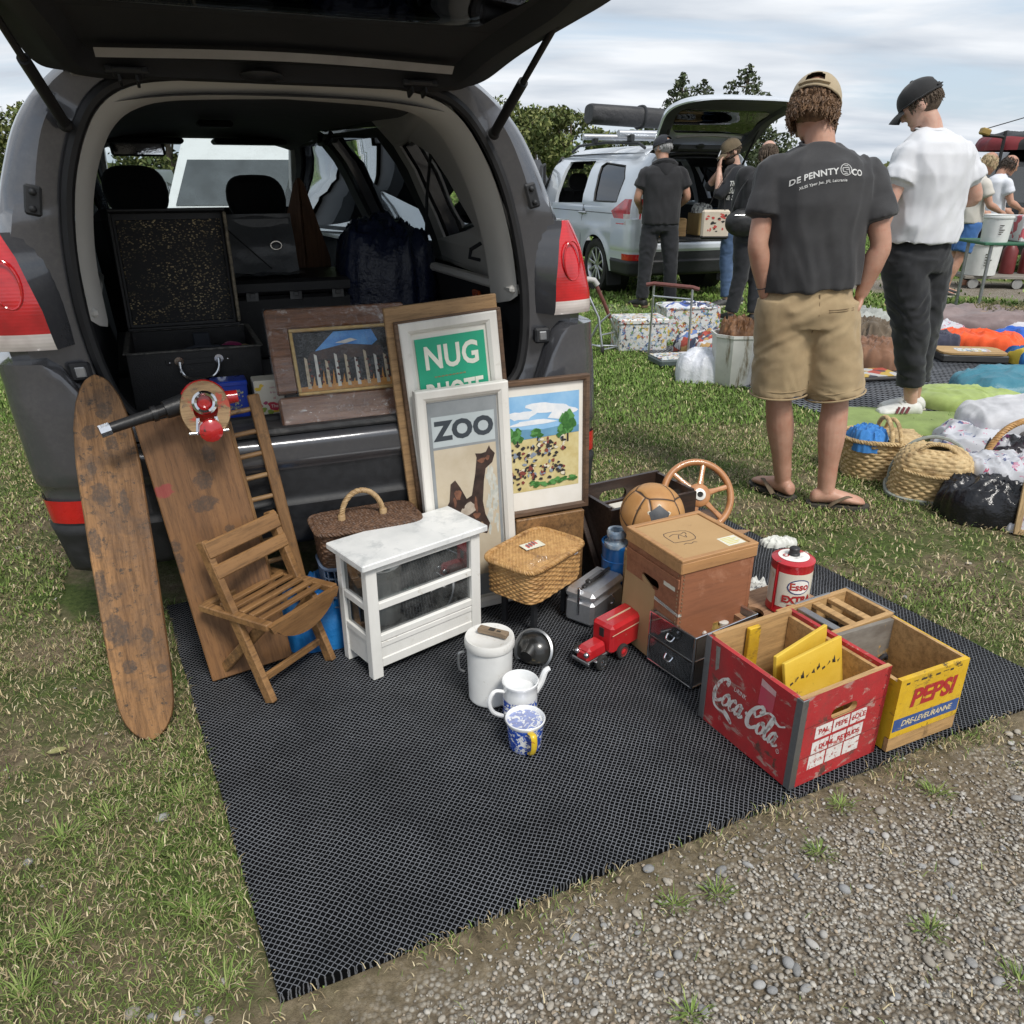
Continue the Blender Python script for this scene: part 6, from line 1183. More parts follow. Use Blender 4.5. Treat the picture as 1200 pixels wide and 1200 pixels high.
for (x, y) in ((.13, .10), (.285, .115)): b = MB(); b.cyl((x, y, .131), (x, y, .34), .020, n=20); o = b.build('glass_column', glass('thick glass', (.80, .90, .86), alpha=1.6, dirt=.15), root)
# --- white lidded pot, brush, jug, mug, lamp body
ENA = M('white enamel', (.66, .66, .64), (.74, .74, .72), scale=9, rough=.28, coat=.4, spots=((.45, .42, .36), 40, .70, .76)); root = at('enamel_pot', 'tall white enamel pot with a flat lid and a side handle', 'pot', -.062, 1.885, 30); r_ = .066
b = MB(); b.lathe([(0, 0), (r_*.90, 0), (r_*.93, .004), (r_*.92, .008), (r_*.98, .185)], 48); b.build('pot_body', ENA, root); b = MB(); b.lathe([(r_*1.03, .170), (r_*1.06, .173), (r_*1.06, .190), (r_*1.02, .198), (r_*.90, .197), (r_*.8, .193), (0, .195)], 48, caps=False); b.build('lid', M('chipped white lid', (.66, .65, .61), (.74, .73, .70), scale=12, rough=.32, coat=.3, spots=((.40, .34, .26), 18, .66, .76)), root)
b = MB(); b.tube(catmull([(-r_*.98, .03, .150), (-r_*1.22, .032, .145), (-r_*1.22, .032, .10), (-r_*1.0, .03, .085)], 6), .0035, 7); b.build('handle', STEEL, root)
q = at('wood_block', 'worn bar of wood lying on the lid of the white enamel pot', 'wood', -.052, 1.890, -25, .2155); b = MB(); b.box((0, 0, .007), (.088, .024, .014), bev=.002); b.poly(rect(-.012, -.008, .006, .008), .0146, 1); b.poly(rect(.012, -.006, .024, .002), .0146, 1); b.build('bar', [wood('grey worn wood', (.34, .25, .16), (.20, .14, .09), 0, 14, .7), _mats['black print']], q)
def china(name, scale, thr):
    t = NT(name); n = t.noise(scale, 2, .5, (1, 1, 1), 1.2); n2 = t.noise(scale*2.4, 2, .5, (1, 1, 1), .8); sz = t.new('ShaderNodeSeparateXYZ'); t.L(t.co(), sz.inputs[0]); k = t.math('MAXIMUM', t.step(n, thr, thr+.02), t.step(n2, thr+.07, thr+.085)); k = t.math('MULTIPLY', k, t.step(sz.outputs[2], .082, .076)); c = t.mix(k, (.70, .71, .71), t.ramp(n2, [(.35, (.01, .035, .26)), (.6, (.03, .10, .46))])); t.set(color=c, rough=.12, coat=.5); return t.mat
PORC = M('white porcelain', (.72, .73, .73), (.77, .77, .76), rough=.1, coat=.6)
root = at('china_jug', 'white and blue china jug with a curved handle and short spout, behind the mug', 'jug', .022, 1.775, 0); r_ = .047
b = MB(); b.lathe([(0, 0), (r_*.9, 0), (r_*.97, .006), (r_, .04), (r_*.99, .10)], 44, 0); b.lathe([(r_*.99, .10), (r_*1.0, .118), (r_*1.05, .122), (r_*1.05, .128), (r_*1.0, .130), (r_*.95, .126), (r_*.92, .10), (r_*.9, .012), (0, .010)], 44, 1, caps=False); b.build('jug_body', [china('blue printed china', 34, .50), PORC], root)
b = MB(); b.tube(catmull([(-r_*.9, -.020, .105), (-r_*1.45, -.030, .112), (-r_*1.75, -.036, .085), (-r_*1.55, -.033, .05), (-r_*1.0, -.022, .028)], 7), [.005]*8+[.006]*21, 8); b.build('handle', PORC, root); b = MB(); b.tube(catmull([(r_*.85, .02, .080), (r_*1.2, .026, .105), (r_*1.45, .031, .135), (r_*1.7, .035, .142)], 6), [.012-.0003*i for i in range(19)], 9); b.build('spout', PORC, root)
root = at('china_mug', 'blue and white china mug with a yellow handle and a blue disc inside', 'mug', .034, 1.668, 0); r_ = .049
b = MB(); b.lathe([(0, 0), (r_*.80, 0), (r_*.86, .004), (r_*.90, .03), (r_*1.0, .078)], 44, 0); b.lathe([(r_*1.0, .078), (r_*1.06, .084), (r_*1.06, .088), (r_*1.02, .090), (r_*.97, .087), (r_*.92, .072), (r_*.9, .070)], 44, 1, caps=False); b.lathe([(r_*.92, .070), (r_*.72, .070)], 44, 1, caps=False); b.lathe([(r_*.74, .071), (r_*.20, .0712)], 44, 2, caps=False); b.lathe([(r_*.20, .0712), (0, .0714)], 20, 1, caps=False); b.lathe([(.006, .0718), (.005, .075), (0, .076)], 12, 3, caps=False)
b.build('mug_body', [china('blue cut china', 52, .46), PORC, M('blue disc print', (.03, .17, .55), (.06, .26, .66), scale=60, rough=.2, spots=((.66, .70, .74), 60, .62, .66)), STEEL], root)
b = MB(); b.tube(catmull([(.012, -r_*.95, .076), (.020, -r_*1.30, .078), (.022, -r_*1.36, .05), (.018, -r_*1.2, .022), (.012, -r_*.86, .010)], 6), .0085, 8, flat=.45); b.build('handle', M('yellow enamel', (.62, .42, .015), (.70, .50, .04), scale=40, rough=.25, coat=.4, spots=((.30, .06, .03), 50, .66, .71)), root)
root = at('black_motor', 'round black lamp housing lying on the mat behind the enamel pot', 'lamp', .075, 2.085, -30); b = MB(); b.lathe([(0, 0), (.05, 0), (.060, .012), (.058, .04), (.045, .066), (.02, .078), (0, .08)], 30); b.build('housing', M('worn black enamel', (.012, .012, .012), (.03, .03, .028), scale=14, rough=.25, coat=.4, spots=((.22, .18, .10), 12, .66, .74)), root)
b = MB(); b.lathe([(.050, .0), (.064, .004), (.066, .010), (.060, .014)], 30, 0, Matrix.Translation((0, -.012, .03)) @ Matrix.Rotation(R(62), 4, 'X'), caps=False); b.cyl((.0, -.035, .045), (.0, -.066, .036), .026, .020, 18, 1); b.build('rim', [STEEL, _mats['worn black enamel']], root)
# --- blue tin with glass lids
root = at('round_tin', 'round blue tin full of glass odds and ends, behind the tin case', 'tin', .372, 2.478, 0); r_ = .060
b = MB(); b.lathe([(0, 0), (r_, 0), (r_+.002, .004), (r_, .008), (r_, .195), (r_+.003, .200), (r_+.003, .210), (r_-.004, .213), (r_-.004, .185), (0, .183)], 44, caps=False); b.tube([(r_*math.cos(a)*1.006, r_*math.sin(a)*1.006, .150) for a in [2*PI*i/40 for i in range(40)]], .002, 5, closed=True); b.build('tin_body', M('blue tin paint', (.008, .10, .33), (.015, .15, .42), scale=8, rough=.3, coat=.4, spots=((.06, .06, .07), 24, .68, .74)), root)
GLS = glass('clear glass', (.82, .90, .95), alpha=2.0, dirt=.08); JG = M('dull glass and steel bits', (.30, .32, .34), (.10, .11, .12), scale=60, rough=.3, metal=.3)
for i in range(14):
    a = 6.28*rng.random(); rr = .04*math.sqrt(rng.random()); b = MB(); b.lathe([(0, 0), (.012, 0), (.015, .006), (.010, .014), (.012, .022), (0, .024)], 10); o = b.build('glass_stopper', JG); o.location = (.372+rr*math.cos(a), 2.478+rr*math.sin(a), .201+.004*rng.random()); o.rotation_euler = (1.2*rng.random(), 1.2*rng.random(), a); tag(o, 'small glass or steel stopper lying in the round blue tin', 'stopper', 'stoppers in the blue tin')
root = at('glass_jar', 'small thick clear glass jar with a stepped top, standing in the round blue tin', 'jar', .356, 2.456, 0, .218); b = MB(); b.lathe([(0, 0), (.040, 0), (.042, .008), (.040, .016), (.026, .020), (.026, .034), (.033, .038), (.034, .056), (.030, .062), (.022, .060), (.018, .044), (0, .042)], 32, caps=False); b.build('jar_body', M('blue grey glass', (.10, .16, .24), (.35, .42, .48), scale=24, rough=.06, coat=1.0, spec=.8), root)
# --- dark box with hand hole, straps, football, steering wheel, flap
DKW = wood('dark brown wood', (.055, .030, .020), (.022, .012, .009), 0, 7, .45, coat=.3); w, d, h = .385, .235, .305; BD = Matrix.Translation((.345, 2.540, Z0)) @ Matrix.Rotation(R(29), 4, 'Z'); root = thing('open_box', 'dark brown open wooden box with a hand hole, under the landscape painting', 'box', M=BD); th = .014
b = MB(); plate(b, (w, d, 0), (-1, 0, 0), (0, 0, 1), rect(0, 0, w, h), -th, 0, 0, [rrect(w*.56, h*.80, .125, .048, .0235)]); b.build('end_panel', DKW, root); b = MB(); plate(b, (0, 0, 0), (1, 0, 0), (0, 0, 1), rect(0, 0, w, h-.01), -th, 0, 0); b.build('end_panel', DKW, root)
for x, sg in ((0, 1), (w, -1)): b = MB(); plate(b, (x, d-th if sg > 0 else th, 0), (0, -sg, 0), (0, 0, 1), rect(0, 0, d-2*th, h-.004), -th, 0, 0); b.build('side_panel', DKW, root)
b = MB(); b.box((w/2, d/2, .01), (w-.03, d-.03, .012)); b.build('base', DKW, root); b = MB(); b.bar((-.012, d-.01, h-.004), (-.012, .03, .03), .012, .022, bev=.002, up=(1, 0, 0)); b.build('brace', DKW, root)
q = thing('paper_stack', 'white papers lying inside the dark open box', 'paper', M=BD @ Matrix.Translation((w*.62, d*.55, .018))); b = MB(); b.box((0, 0, .10), (.20, .16, .20), bev=.003); b.build('sheets', M('old paper', (.60, .57, .50), (.68, .65, .58), scale=10, rough=.8), q)
q = thing('dark_lath', 'dark brown lath leaning against the landscape painting beside the open box', 'wood', M=frame(G(668, 590, .05), (1, .2, 0), (0, 0, 1))); b = MB(); b.bar((-.075, .0, .16), (.045, -.03, -.03), .03, .012, bev=.002, up=(0, 1, 0)); b.build('lath', DKW, q)
STR = M('black webbing', (.010, .010, .011), (.022, .022, .023), scale=60, rough=.8)
b = MB()
for i, pts in enumerate(([(0, 0, 0), (.06, .02, .07), (.14, .0, .085), (.20, -.04, .05), (.16, -.07, .01)], [(0, .02, 0), (.05, -.02, .05), (.12, -.03, .045), (.18, 0, .02), (.24, -.04, .03), (.20, -.08, 0)], [(.02, -.03, .0), (.08, -.06, .05), (.15, -.05, .03), (.22, -.09, .01)])): b.tube(catmull(pts, 7), .014, 6, flat=.3)
b.sph((.12, -.04, .02), (.10, .06, .025), 20, 10); o = b.build('webbing_straps', STR); o.location = BD @ Vector((w*.78, d+.10, .0)); o.location.z = .20; o.location = (.53, 2.92, .02); tag(o, 'tangle of black webbing straps on the grass behind the dark open box', 'straps')
root = at('leather_ball', 'worn tan leather football with one dark pentagon, in front of the steering wheel', 'ball', .47, 2.45, 0, .335); t = NT('football leather'); vo = t.new('ShaderNodeTexVoronoi'); vo.feature = 'DISTANCE_TO_EDGE'; vo.inputs['Scale'].default_value = 9; t.L(t.co(), vo.inputs['Vector']); c = t.ramp(t.noise(9, 6, .65), [(.3, (.36, .17, .055)), (.7, (.52, .28, .10))]); c = t.mix(t.step(t.noise(26, 6, .75), .60, .68), c, (.07, .04, .025)); c = t.mix(t.step(vo.outputs['Distance'], .035, .015), c, (.045, .025, .015)); t.set(color=c, rough=.45); t.bump(t.step(vo.outputs['Distance'], .0, .06), .6, .006)
rb = .108; b = MB(); b.sph((0, 0, 0), rb, 40, 26); b.build('ball_body', t.mat, root); b = MB(); nv = (Vector((0, 0, CAM_H))-Vector((.47, 2.45, .335))).normalized(); nv = (nv+Vector((.22, 0, -.05))).normalized(); u_ = nv.cross(Vector((0, 0, 1))).normalized(); v_ = u_.cross(nv)
for rad, off, m_ in ((.040, .0012, 1), (.035, .0020, 0)):
    ring = [(nv*math.sqrt(rb*rb-(rad*k)**2)+(u_*math.cos(a)+v_*math.sin(a))*rad*k)*(1+off/rb) for k in (1, .6) for a in [2*PI*i/5+.35 for i in range(5)]]+[nv*(rb+off)]
    b.add(ring, [(i, (i+1) % 5, 5+(i+1) % 5, 5+i) for i in range(5)]+[(5+i, 5+(i+1) % 5, 10) for i in range(5)], m_)
b.build('pentagon', [M('faded black leather', (.045, .05, .058), (.08, .085, .09), scale=30, rough=.5), M('pale stitching', (.55, .48, .36), rough=.7)], root)
q = at('wooden_box', 'plain wooden box hidden under the leather football', 'box', .47, 2.45, 28); b = MB(); b.box((0, 0, .106), (.19, .17, .212), bev=.003); b.build('box_body', CRATEW, q)
SW = M('varnished wheel wood', (.36, .15, .05), (.48, .22, .085), scale=16, rough=.3, coat=.5, spots=((.14, .06, .025), 20, .64, .76)); C_ = atY(817, 581, 2.80); ctr = Vector((C_.x, 2.80, C_.z)); nn = Vector((.08, -.86, .50)).normalized(); root = thing('steering_wheel', 'varnished wooden steering wheel with six spokes, propped up behind the tall box', 'steering wheel', M=frame(ctr, nn.cross(Vector((0, 0, 1))).normalized()*-1, nn)); rw = .130
b = MB(); b.tube([(rw*math.cos(a), rw*math.sin(a), 0) for a in [2*PI*i/64 for i in range(64)]], .0135, 10, closed=True); b.build('rim', SW, root)
for i in range(6): a = 2*PI*i/6+.25; b = MB(); b.tube([(.035*math.cos(a), .035*math.sin(a), .012), (.08*math.cos(a), .08*math.sin(a), .006), (rw*math.cos(a), rw*math.sin(a), 0)], [.013, .009, .011], 8, flat=.6, up=(0, 0, 1)); b.build('spoke', SW, root)
b = MB(); b.lathe([(0, -.01), (.042, -.01), (.046, .0), (.044, .022), (.034, .030), (0, .031)], 30); b.build('hub', SW, root); b = MB(); b.lathe([(.010, .032), (.021, .032), (.022, .036), (.012, .038), (.010, .032)], 24, 0, caps=False); b.lathe([(0, .0325), (.012, .0325)], 16, 1, caps=False); b.build('hub_ring', [M('pale ring', (.62, .60, .55), rough=.3, metal=.2), M('dark hub hole', (.01, .01, .01), rough=.8)], root)
q = thing('wheel_stand', 'red and brown wooden stand propping up the steering wheel', 'stand', M=Matrix.Translation((ctr.x+.04, ctr.y+.04, .012)) @ Matrix.Rotation(R(28), 4, 'Z')); b = MB(); b.box((0, .03, .07), (.16, .07, .14), bev=.004); b.build('stand_body', M('faded red box', (.30, .09, .05), (.22, .06, .04), scale=12, rough=.6), q); b = MB(); b.box((.0, .0, .147), (.18, .10, .012), bev=.003); b.build('top', WICKD, q)
q = thing('cardboard', 'thin brown card flap sticking out to the right behind the tall box', 'cardboard', M=frame(Vector((.735, 2.53, .225)), (math.cos(R(16)), math.sin(R(16)), -.02), (0, .1, 1))); b = MB(); b.prism([(-.10, -.02), (.055, -.025), (.12, .01), (.02, .045), (-.10, .045)], 0, .003); b.build('sheet', M('reddish card', (.30, .17, .09), (.36, .21, .12), scale=8, rough=.8), q)
# --- loose rubbish
PAPER = M('crumpled newsprint', (.50, .50, .47), (.62, .62, .58), scale=6, rough=.8, bump=.4, bscale=40, spots=((.10, .10, .11), 40, .58, .62)); WRAG = M('white rag', (.60, .61, .55), (.70, .70, .66), scale=8, rough=.9, bump=.3, bscale=60)
heap('newspaper', 'crumpled black and white newspaper beside the oil can', 'newspaper', (.82, 2.40, .012), .085, .09, .075, PAPER, 10, 5, 1.6, 6, rough_edge=.35)
heap('rag', 'small white rag lying on the edge of the mat behind the oil can', 'rag', (1.075, 2.90, .010), .075, .028, .03, WRAG, 12, 8, 1.5, 6, rough_edge=.4)
heap('rag', 'tiny scrap of white cloth standing up behind the oil can', 'rag', (1.11, 2.69, .010), .02, .015, .055, WRAG, 0, 11, 1.5, 6)
heap('plastic_bag', 'crushed clear plastic bag on the mat behind the bottle crate', 'bag', (1.12, 2.335, .012), .075, .055, .045, FILM, 20, 14, 2.0, 7, rough_edge=.4)
# ---------------------------------------------------------------- inside the boot
BASEZ = .686
LEATH = M('black case leather', (.008, .008, .009), (.016, .016, .017), scale=20, rough=.42, bump=.35, bscale=220, spots=((.07, .06, .045), 45, .71, .75))
def CT(x, y, z): return CARM @ Matrix.Translation((x, y, z))
root = thing('suitcase', 'open black leather suitcase with a mottled lid lining, in the left of the car boot', 'suitcase', M=CT(-.595, .26, BASEZ)); w, d, h = .405, .43, .185
for (x0, y0, x1, y1) in ((0, 0, w, .012), (0, d-.012, w, d), (0, .012, .012, d-.012), (w-.012, .012, w, d-.012)): b = MB(); b.box(((x0+x1)/2, (y0+y1)/2, h/2), (x1-x0, y1-y0, h), bev=.003); b.build('side', LEATH, root)
b = MB(); b.box((w/2, d/2, .006), (w-.02, d-.02, .01)); b.build('bottom', LEATH, root)
b = MB()
for (a, c_) in (((0, 0), (w, 0)), ((w, 0), (w, d)), ((w, d), (0, d)), ((0, d), (0, 0))): b.bar((*a, h), (*c_, h), .016, .006, bev=.002)
b.build('rim', M('scuffed case edge', (.03, .03, .03), (.16, .155, .14), scale=60, rough=.5), root)
t = NT('mottled lid lining'); v1 = t.vor(95, (1, 1, 1.6)); k = t.math('MULTIPLY', t.step(v1, .42, .30), t.step(t.noise(6, 5, .7), .38, .54)); k2 = t.step(t.noise(110, 4, .7), .46, .56); c = t.mix(t.math('MULTIPLY', k, k2), (.006, .006, .007), t.ramp(t.noise(20, 3, .6), [(.3, (.35, .25, .11)), (.7, (.75, .60, .32))])); t.set(color=c, rough=.65); LINING = t.mat
TL = Matrix.Translation((0, d, h)) @ Matrix.Rotation(R(-8), 4, 'X'); b = MB(); lw = w-.02; b.box((lw/2, .045, .205), (lw, .008, .41), bev=.003)
for c_, s_ in (((lw/2, .018, .405), (lw, .056, .012)), ((lw/2, .018, .006), (lw, .056, .012)), ((.006, .018, .205), (.012, .056, .386)), ((lw-.006, .018, .205), (.012, .056, .386))): b.box(c_, s_, bev=.003)
b.xf(lambda q: TL @ Vector(q)).build('lid', [LEATH], root); b = MB(); b.box((lw/2, .038, .200), (lw-.04, .006, .355), bev=.002); b.xf(lambda q: TL @ Vector(q)).build('lid_lining', LINING, root); b = MB(); b.box((lw-.004, .0135, .205), (.012, .052, .385), bev=.003); b.xf(lambda q: TL @ Vector(q)).build('lid_edge', M('worn gilt lid edge', (.10, .085, .06), (.30, .25, .17), scale=70, rough=.55), root)
b = MB(); hx = w*.52; b.box((hx, -.003, h-.035), (.20, .003, .016), 1, bev=.001); pts = [(hx-.060, -.008, h-.035), (hx-.058, -.022, h-.062), (hx-.035, -.028, h-.085), (hx+.03, -.028, h-.085), (hx+.056, -.022, h-.060), (hx+.060, -.008, h-.030)]; b.tube(catmull(pts, 6), .0055, 8, 0)
for s_ in (-1, 1): b.lathe([(.008, 0), (.014, .0), (.014, .004), (.008, .004)], 14, 0, Matrix.Translation((hx+s_*.060, -.004, h-.032)) @ Matrix.Rotation(R(90), 4, 'X')); b.sph((hx+s_*.088, -.005, h-.035), .004, 8, 6, 0)
b.build('handle', [CHROME, M('black plate', (.012, .012, .013), rough=.5)], root)
SCT = CT(-.595, .26, BASEZ)
for i, (x, y, col, nm, lab) in enumerate(((.10, .14, (.26, .02, .09), 'fabric_doll', 'small pink and purple cloth doll lying in the open suitcase'), (.33, .28, (.22, .01, .08), 'fabric_bundle', 'dark pink rolled cloth at the right end of the open suitcase'))):
    b = MB(); b.tube(catmull([(-.03, .04, .11), (0, 0, .13), (.03, -.05, .145), (.04, -.08, .14)], 5), [.016+.010*math.sin(.4*k) for k in range(16)], 10); b.sph((.042, -.09, .142), (.02, .018, .016), 12, 8, 1); o = b.build(nm, [cloth('pink cloth %d' % i, col, tuple(x_*2 for x_ in col)), M('brass tip', (.45, .35, .18), rough=.4, metal=.5)]); o.matrix_basis = SCT @ Matrix.Translation((x, y, .0)); tag(o, lab, 'toy' if i == 0 else 'cloth')
b = MB(); b.box((.0, 0, .075), (.11, .15, .11), bev=.02); b.box((0, .03, .155), (.055, .02, .06), bev=.004); b.tube(catmull([(-.09, -.08, .14), (-.02, -.10, .16), (.06, -.08, .15), (.10, -.04, .14)], 6), .006, 7); o = b.build('camera_bag', M('dark blue grey fabric', (.012, .016, .024), (.025, .03, .04), rough=.7)); o.matrix_basis = SCT @ Matrix.Translation((.235, .22, .012)); tag(o, 'dark camera bag with a strap inside the open suitcase', 'bag')
b = MB()
for k in range(5): b.sph((.12+.018*k, .10+.012*(k % 2), .14), .011, 10, 7, k % 2)
b.box((.16, .14, .07), (.10, .10, .12), 0, bev=.02); o = b.build('bead_string', [M('black beads', (.012, .012, .013), rough=.3), M('pale beads', (.45, .40, .34), rough=.3)]); o.matrix_basis = SCT @ Matrix.Translation((.0, .0, .0)); tag(o, 'string of black and pale beads on a pouch in the open suitcase', 'beads')
root = thing('instrument_case', 'closed black case with metal latches in the middle of the car boot', 'case', M=CT(-.215, .92, BASEZ)); w, d, h = .50, .42, .315
b = MB(); b.box((w/2, d/2, h*.40), (w, d, h*.80), bev=.012); b.build('case_body', LEATH, root); b = MB(); b.box((w/2, d/2, h*.91), (w+.006, d+.006, h*.18), bev=.012); b.build('lid', LEATH, root)
for x in (.08, w/2, w-.08): b = MB(); b.box((x, -.004, h*.80), (.05, .006, .035), bev=.002); b.box((x, -.008, h*.82), (.02, .006, .018), bev=.002); b.build('latch', M('dark steel latch', (.10, .10, .10), (.18, .18, .18), rough=.3, metal=.9), root)
GREYP = M('grey plastic cover', (.075, .08, .085), (.12, .125, .13), scale=3, rough=.32, bump=.5, bscale=9, bdist=.02)
root = thing('covered_box', 'box under a grey plastic cover with a ring, on the black case in the boot', 'box', M=CT(-.205, 1.00, BASEZ+.318)); b = MB()
b.grid(30, 24, lambda u, v: (.285*u, .06+.10*v-.02*noise.noise((u*3, v*3, 1)), .235*v+.008*noise.noise((u*5, v*6, 4))*math.sin(PI*v))); b.grid(30, 10, lambda u, v: (-.01+.31*u, -.02+.10*v, .010+.012*noise.noise((u*6, v*3, 9)))); b.box((.143, .18, .115), (.285, .06, .225), bev=.012); b.build('cover', GREYP, root, 60)
b = MB(); b.tube([(.205+.022*math.cos(a), .088, .115+.016*math.sin(a)) for a in [2*PI*i/20 for i in range(20)]], .004, 6, closed=True); b.build('ring', CHROME, root); b = MB(); b.tube(catmull([(.0, .052, .20), (.06, .055, .14), (.12, .05, .08), (.17, .03, .03)], 5), .018, 6, flat=.15); b.build('strap', STR, root)
root = thing('pointed_boards', 'two reddish wooden boards joined to a point like an obelisk, in the boot', 'boards', M=CT(.165, 1.40, BASEZ)); OB = wood('reddish obelisk wood', (.20, .105, .055), (.10, .05, .028), 2, 6, .5)
for s_ in (-1, 1): b = MB(); b.prism([(0, 0), (s_*.135, 0), (s_*.125, .35), (s_*.02, .665), (0, .69)], -.01, .01, T=Matrix.Translation((s_*.001, 0, 0)) @ Matrix.Rotation(R(s_*24), 4, 'Z') @ Matrix.Rotation(R(90), 4, 'X')); b.build('board', OB, root)
NAVY = M('navy plastic', (.006, .010, .030), (.012, .020, .055), scale=4, rough=.22, bump=.6, bscale=16, bdist=.02); o = heap('plastic_bag', 'big navy blue plastic bag with a ring, filling the right of the boot', 'bag', CARM @ Vector((.44, 1.06, BASEZ)), .20, .20, .50, NAVY, 23, 21, .55, 7, n=3.5, res=(96, 44), flat=.9)
b = MB(); b.tube([(.02+.010*math.cos(a), -.206, .30+.018*math.sin(a)) for a in [2*PI*i/16 for i in range(16)]], .003, 6, closed=True); r2 = b.build('ring', CHROME, o)
b = MB(); b.tube(catmull([(.56, .50, .70), (.50, .30, .69), (.30, .36, .705), (.12, .30, .695), (.05, .40, .70)], 8), .007, 7); o = b.build('cable', M('black cable', (.01, .01, .011), rough=.5)); o.matrix_basis = CARM.copy(); tag(o, 'black cable lying loose on the boot floor', 'cable')
# tins on the sill
root = thing('square_tin', 'square blue tin with worn gold decoration on the car sill', 'tin', M=CT(-.365, .045, .689)); b = MB(); b.box((.05, .035, .058), (.10, .075, .112), bev=.004); b.build('tin_body', M('royal blue tin', (.008, .035, .30), (.012, .05, .38), scale=10, rough=.25, coat=.5), root); b = MB(); b.box((.05, .035, .112), (.104, .079, .016), bev=.003); b.build('lid', _mats['royal blue tin'], root)
b = MB(); TF = Matrix.Translation((0, -.0032, 0)) @ Matrix.Rotation(R(90), 4, 'X')
b.text('VIOBA', .014, TF @ Matrix.Translation((.06, .088, 0)), m=0); b.text('Rosen', .012, TF @ Matrix.Translation((.06, .040, 0)), m=0, shear=.3)
for i in range(40): blob(b, .03+.055*rng.random(), .02+.07*rng.random(), .0018+.002*rng.random(), .0018+.002*rng.random(), 0, .0004+.00001*i, i, 7, T=TF)
b.build('gold_print', M('worn gold print', (.42, .40, .22), (.30, .36, .25), scale=80, rough=.4), root)
root = thing('fruit_tin', 'cream square tin printed with fruit and red lettering, between blue tin and wrapped picture', 'tin', M=CT(-.245, .055, .689)); b = MB(); b.box((.045, .04, .055), (.09, .08, .11), bev=.003); b.build('tin_body', M('cream tin', (.62, .58, .48), (.68, .64, .55), scale=10, rough=.4, spots=((.40, .30, .2), 14, .68, .76)), root); b = MB(); TF = Matrix.Translation((0, -.0006, 0)) @ Matrix.Rotation(R(90), 4, 'X')
for i, (x, y, r0, m_) in enumerate(((.012, .085, .010, 1), (.022, .095, .007, 1), (.010, .035, .011, 0), (.020, .018, .012, 2), (.042, .010, .010, 2), (.064, .014, .012, 1), (.030, .040, .007, 0), (.055, .028, .020, 3))): blob(b, x, y, r0, r0*.7, m_, .0003+.0001*i, i*1.9, 12, T=TF)
b.text('The', .014, TF @ Matrix.Translation((.056, .028, .0016)), m=4); b.text('corn', .009, TF @ Matrix.Translation((.055, .088, .0006)), m=0); b.text('& be', .009, TF @ Matrix.Translation((.055, .072, .0006)), m=0); b.text('id', .011, TF @ Matrix.Translation((.058, .054, .0006)), m=3)
b.build('fruit_print', [M('plum print', (.34, .05, .12), rough=.4), M('yellow print', (.65, .45, .05), rough=.4), M('leaf print', (.22, .30, .05), rough=.4), M('crimson print', (.42, .02, .05), rough=.4), M('tin white print', (.7, .68, .62), rough=.4)], root)
# ---------------------------------------------------------------- people
def skin(name, a, b_):
    if name in _mats: return _mats[name]
    t = NT(name); c = t.ramp(t.noise(7, 5, .6), [(.35, a), (.65, b_)]); c = t.mix(t.math('MULTIPLY', t.step(t.noise(30, 4, .7), .52, .66), .25), c, (a[0]*1.1, a[1]*.62, a[2]*.55)); t.set(color=c, rough=.5, sss=.06, spec=.4); t.b.inputs['Subsurface Radius'].default_value = (.02, .008, .004); t.bump(t.noise(160, 3, .6), .12, .002); _mats[name] = t.mat; return t.mat
SKIN = skin('tanned skin', (.38, .20, .135), (.52, .30, .215)); SKIN2 = skin('pale skin', (.46, .27, .20), (.58, .37, .285))
V3 = Vector
def ring(c, rx, ry, phi=0.0, n=24, pw=2.3, tilt=(0, 0)):
    out = []
    for i in range(n):
        x, y = sq(2*PI*i/n, pw); x *= rx; y *= ry; px, py = x*math.cos(phi)-y*math.sin(phi), x*math.sin(phi)+y*math.cos(phi); out.append((c[0]+px, c[1]+py, c[2]+tilt[0]*px+tilt[1]*py))
    return out
def limb(mb, pts, rad, n=18, sub=5):
    P = catmull(pts, sub); k = len(P)-1; m_ = len(pts)-1; rr = []
    for i in range(len(P)):
        s_ = i/sub; j = min(int(s_), m_-1); rr.append(lerp(rad[j], rad[j+1], smooth(0, 1, s_-j)))
    mb.tube(P, rr, n); mb.sph(P[0], rr[0]*.98, 14, 8); mb.sph(P[-1], rr[-1]*.98, 14, 8)
def hand(mb, wr, d, palm_n, s=1.0, curl=.5, side=1):
    """wrist, pointing direction, palm normal; five fingers of their own"""
    d = V3(d).normalized(); pn = V3(palm_n); pn = (pn-d*pn.dot(d)).normalized(); lat = d.cross(pn)*side
    mb.tube([wr, wr+d*.03*s, wr+d*.065*s, wr+d*.09*s], [.026*s, .032*s, .036*s, .030*s], 12, flat=.5, up=pn)
    for k, (off, L_) in enumerate(((.028, .066), (.010, .076), (-.008, .070), (-.026, .054))):
        p0 = wr+d*.075*s+lat*off*s; a = curl*(.8+.15*k); p1 = p0+(d*math.cos(a*.4)+pn*math.sin(a*.4))*L_*.45*s; p2 = p1+(d*math.cos(a)+pn*math.sin(a))*L_*.32*s; p3 = p2+(d*math.cos(a*1.6)+pn*math.sin(a*1.6))*L_*.25*s; mb.tube([p0, p1, p2, p3], [.0095*s, .0088*s, .008*s, .0068*s], 10); mb.sph(p3, .0068*s, 8, 6)
    t0 = wr+d*.025*s+lat*.024*s; t1 = t0+(d*.6+lat*.7+pn*.25).normalized()*.034*s; t2 = t1+(d*.85+lat*.25+pn*.35).normalized()*.03*s; mb.tube([t0, t1, t2], [.013*s, .0105*s, .008*s], 10); mb.sph(t2, .008*s, 8, 6)
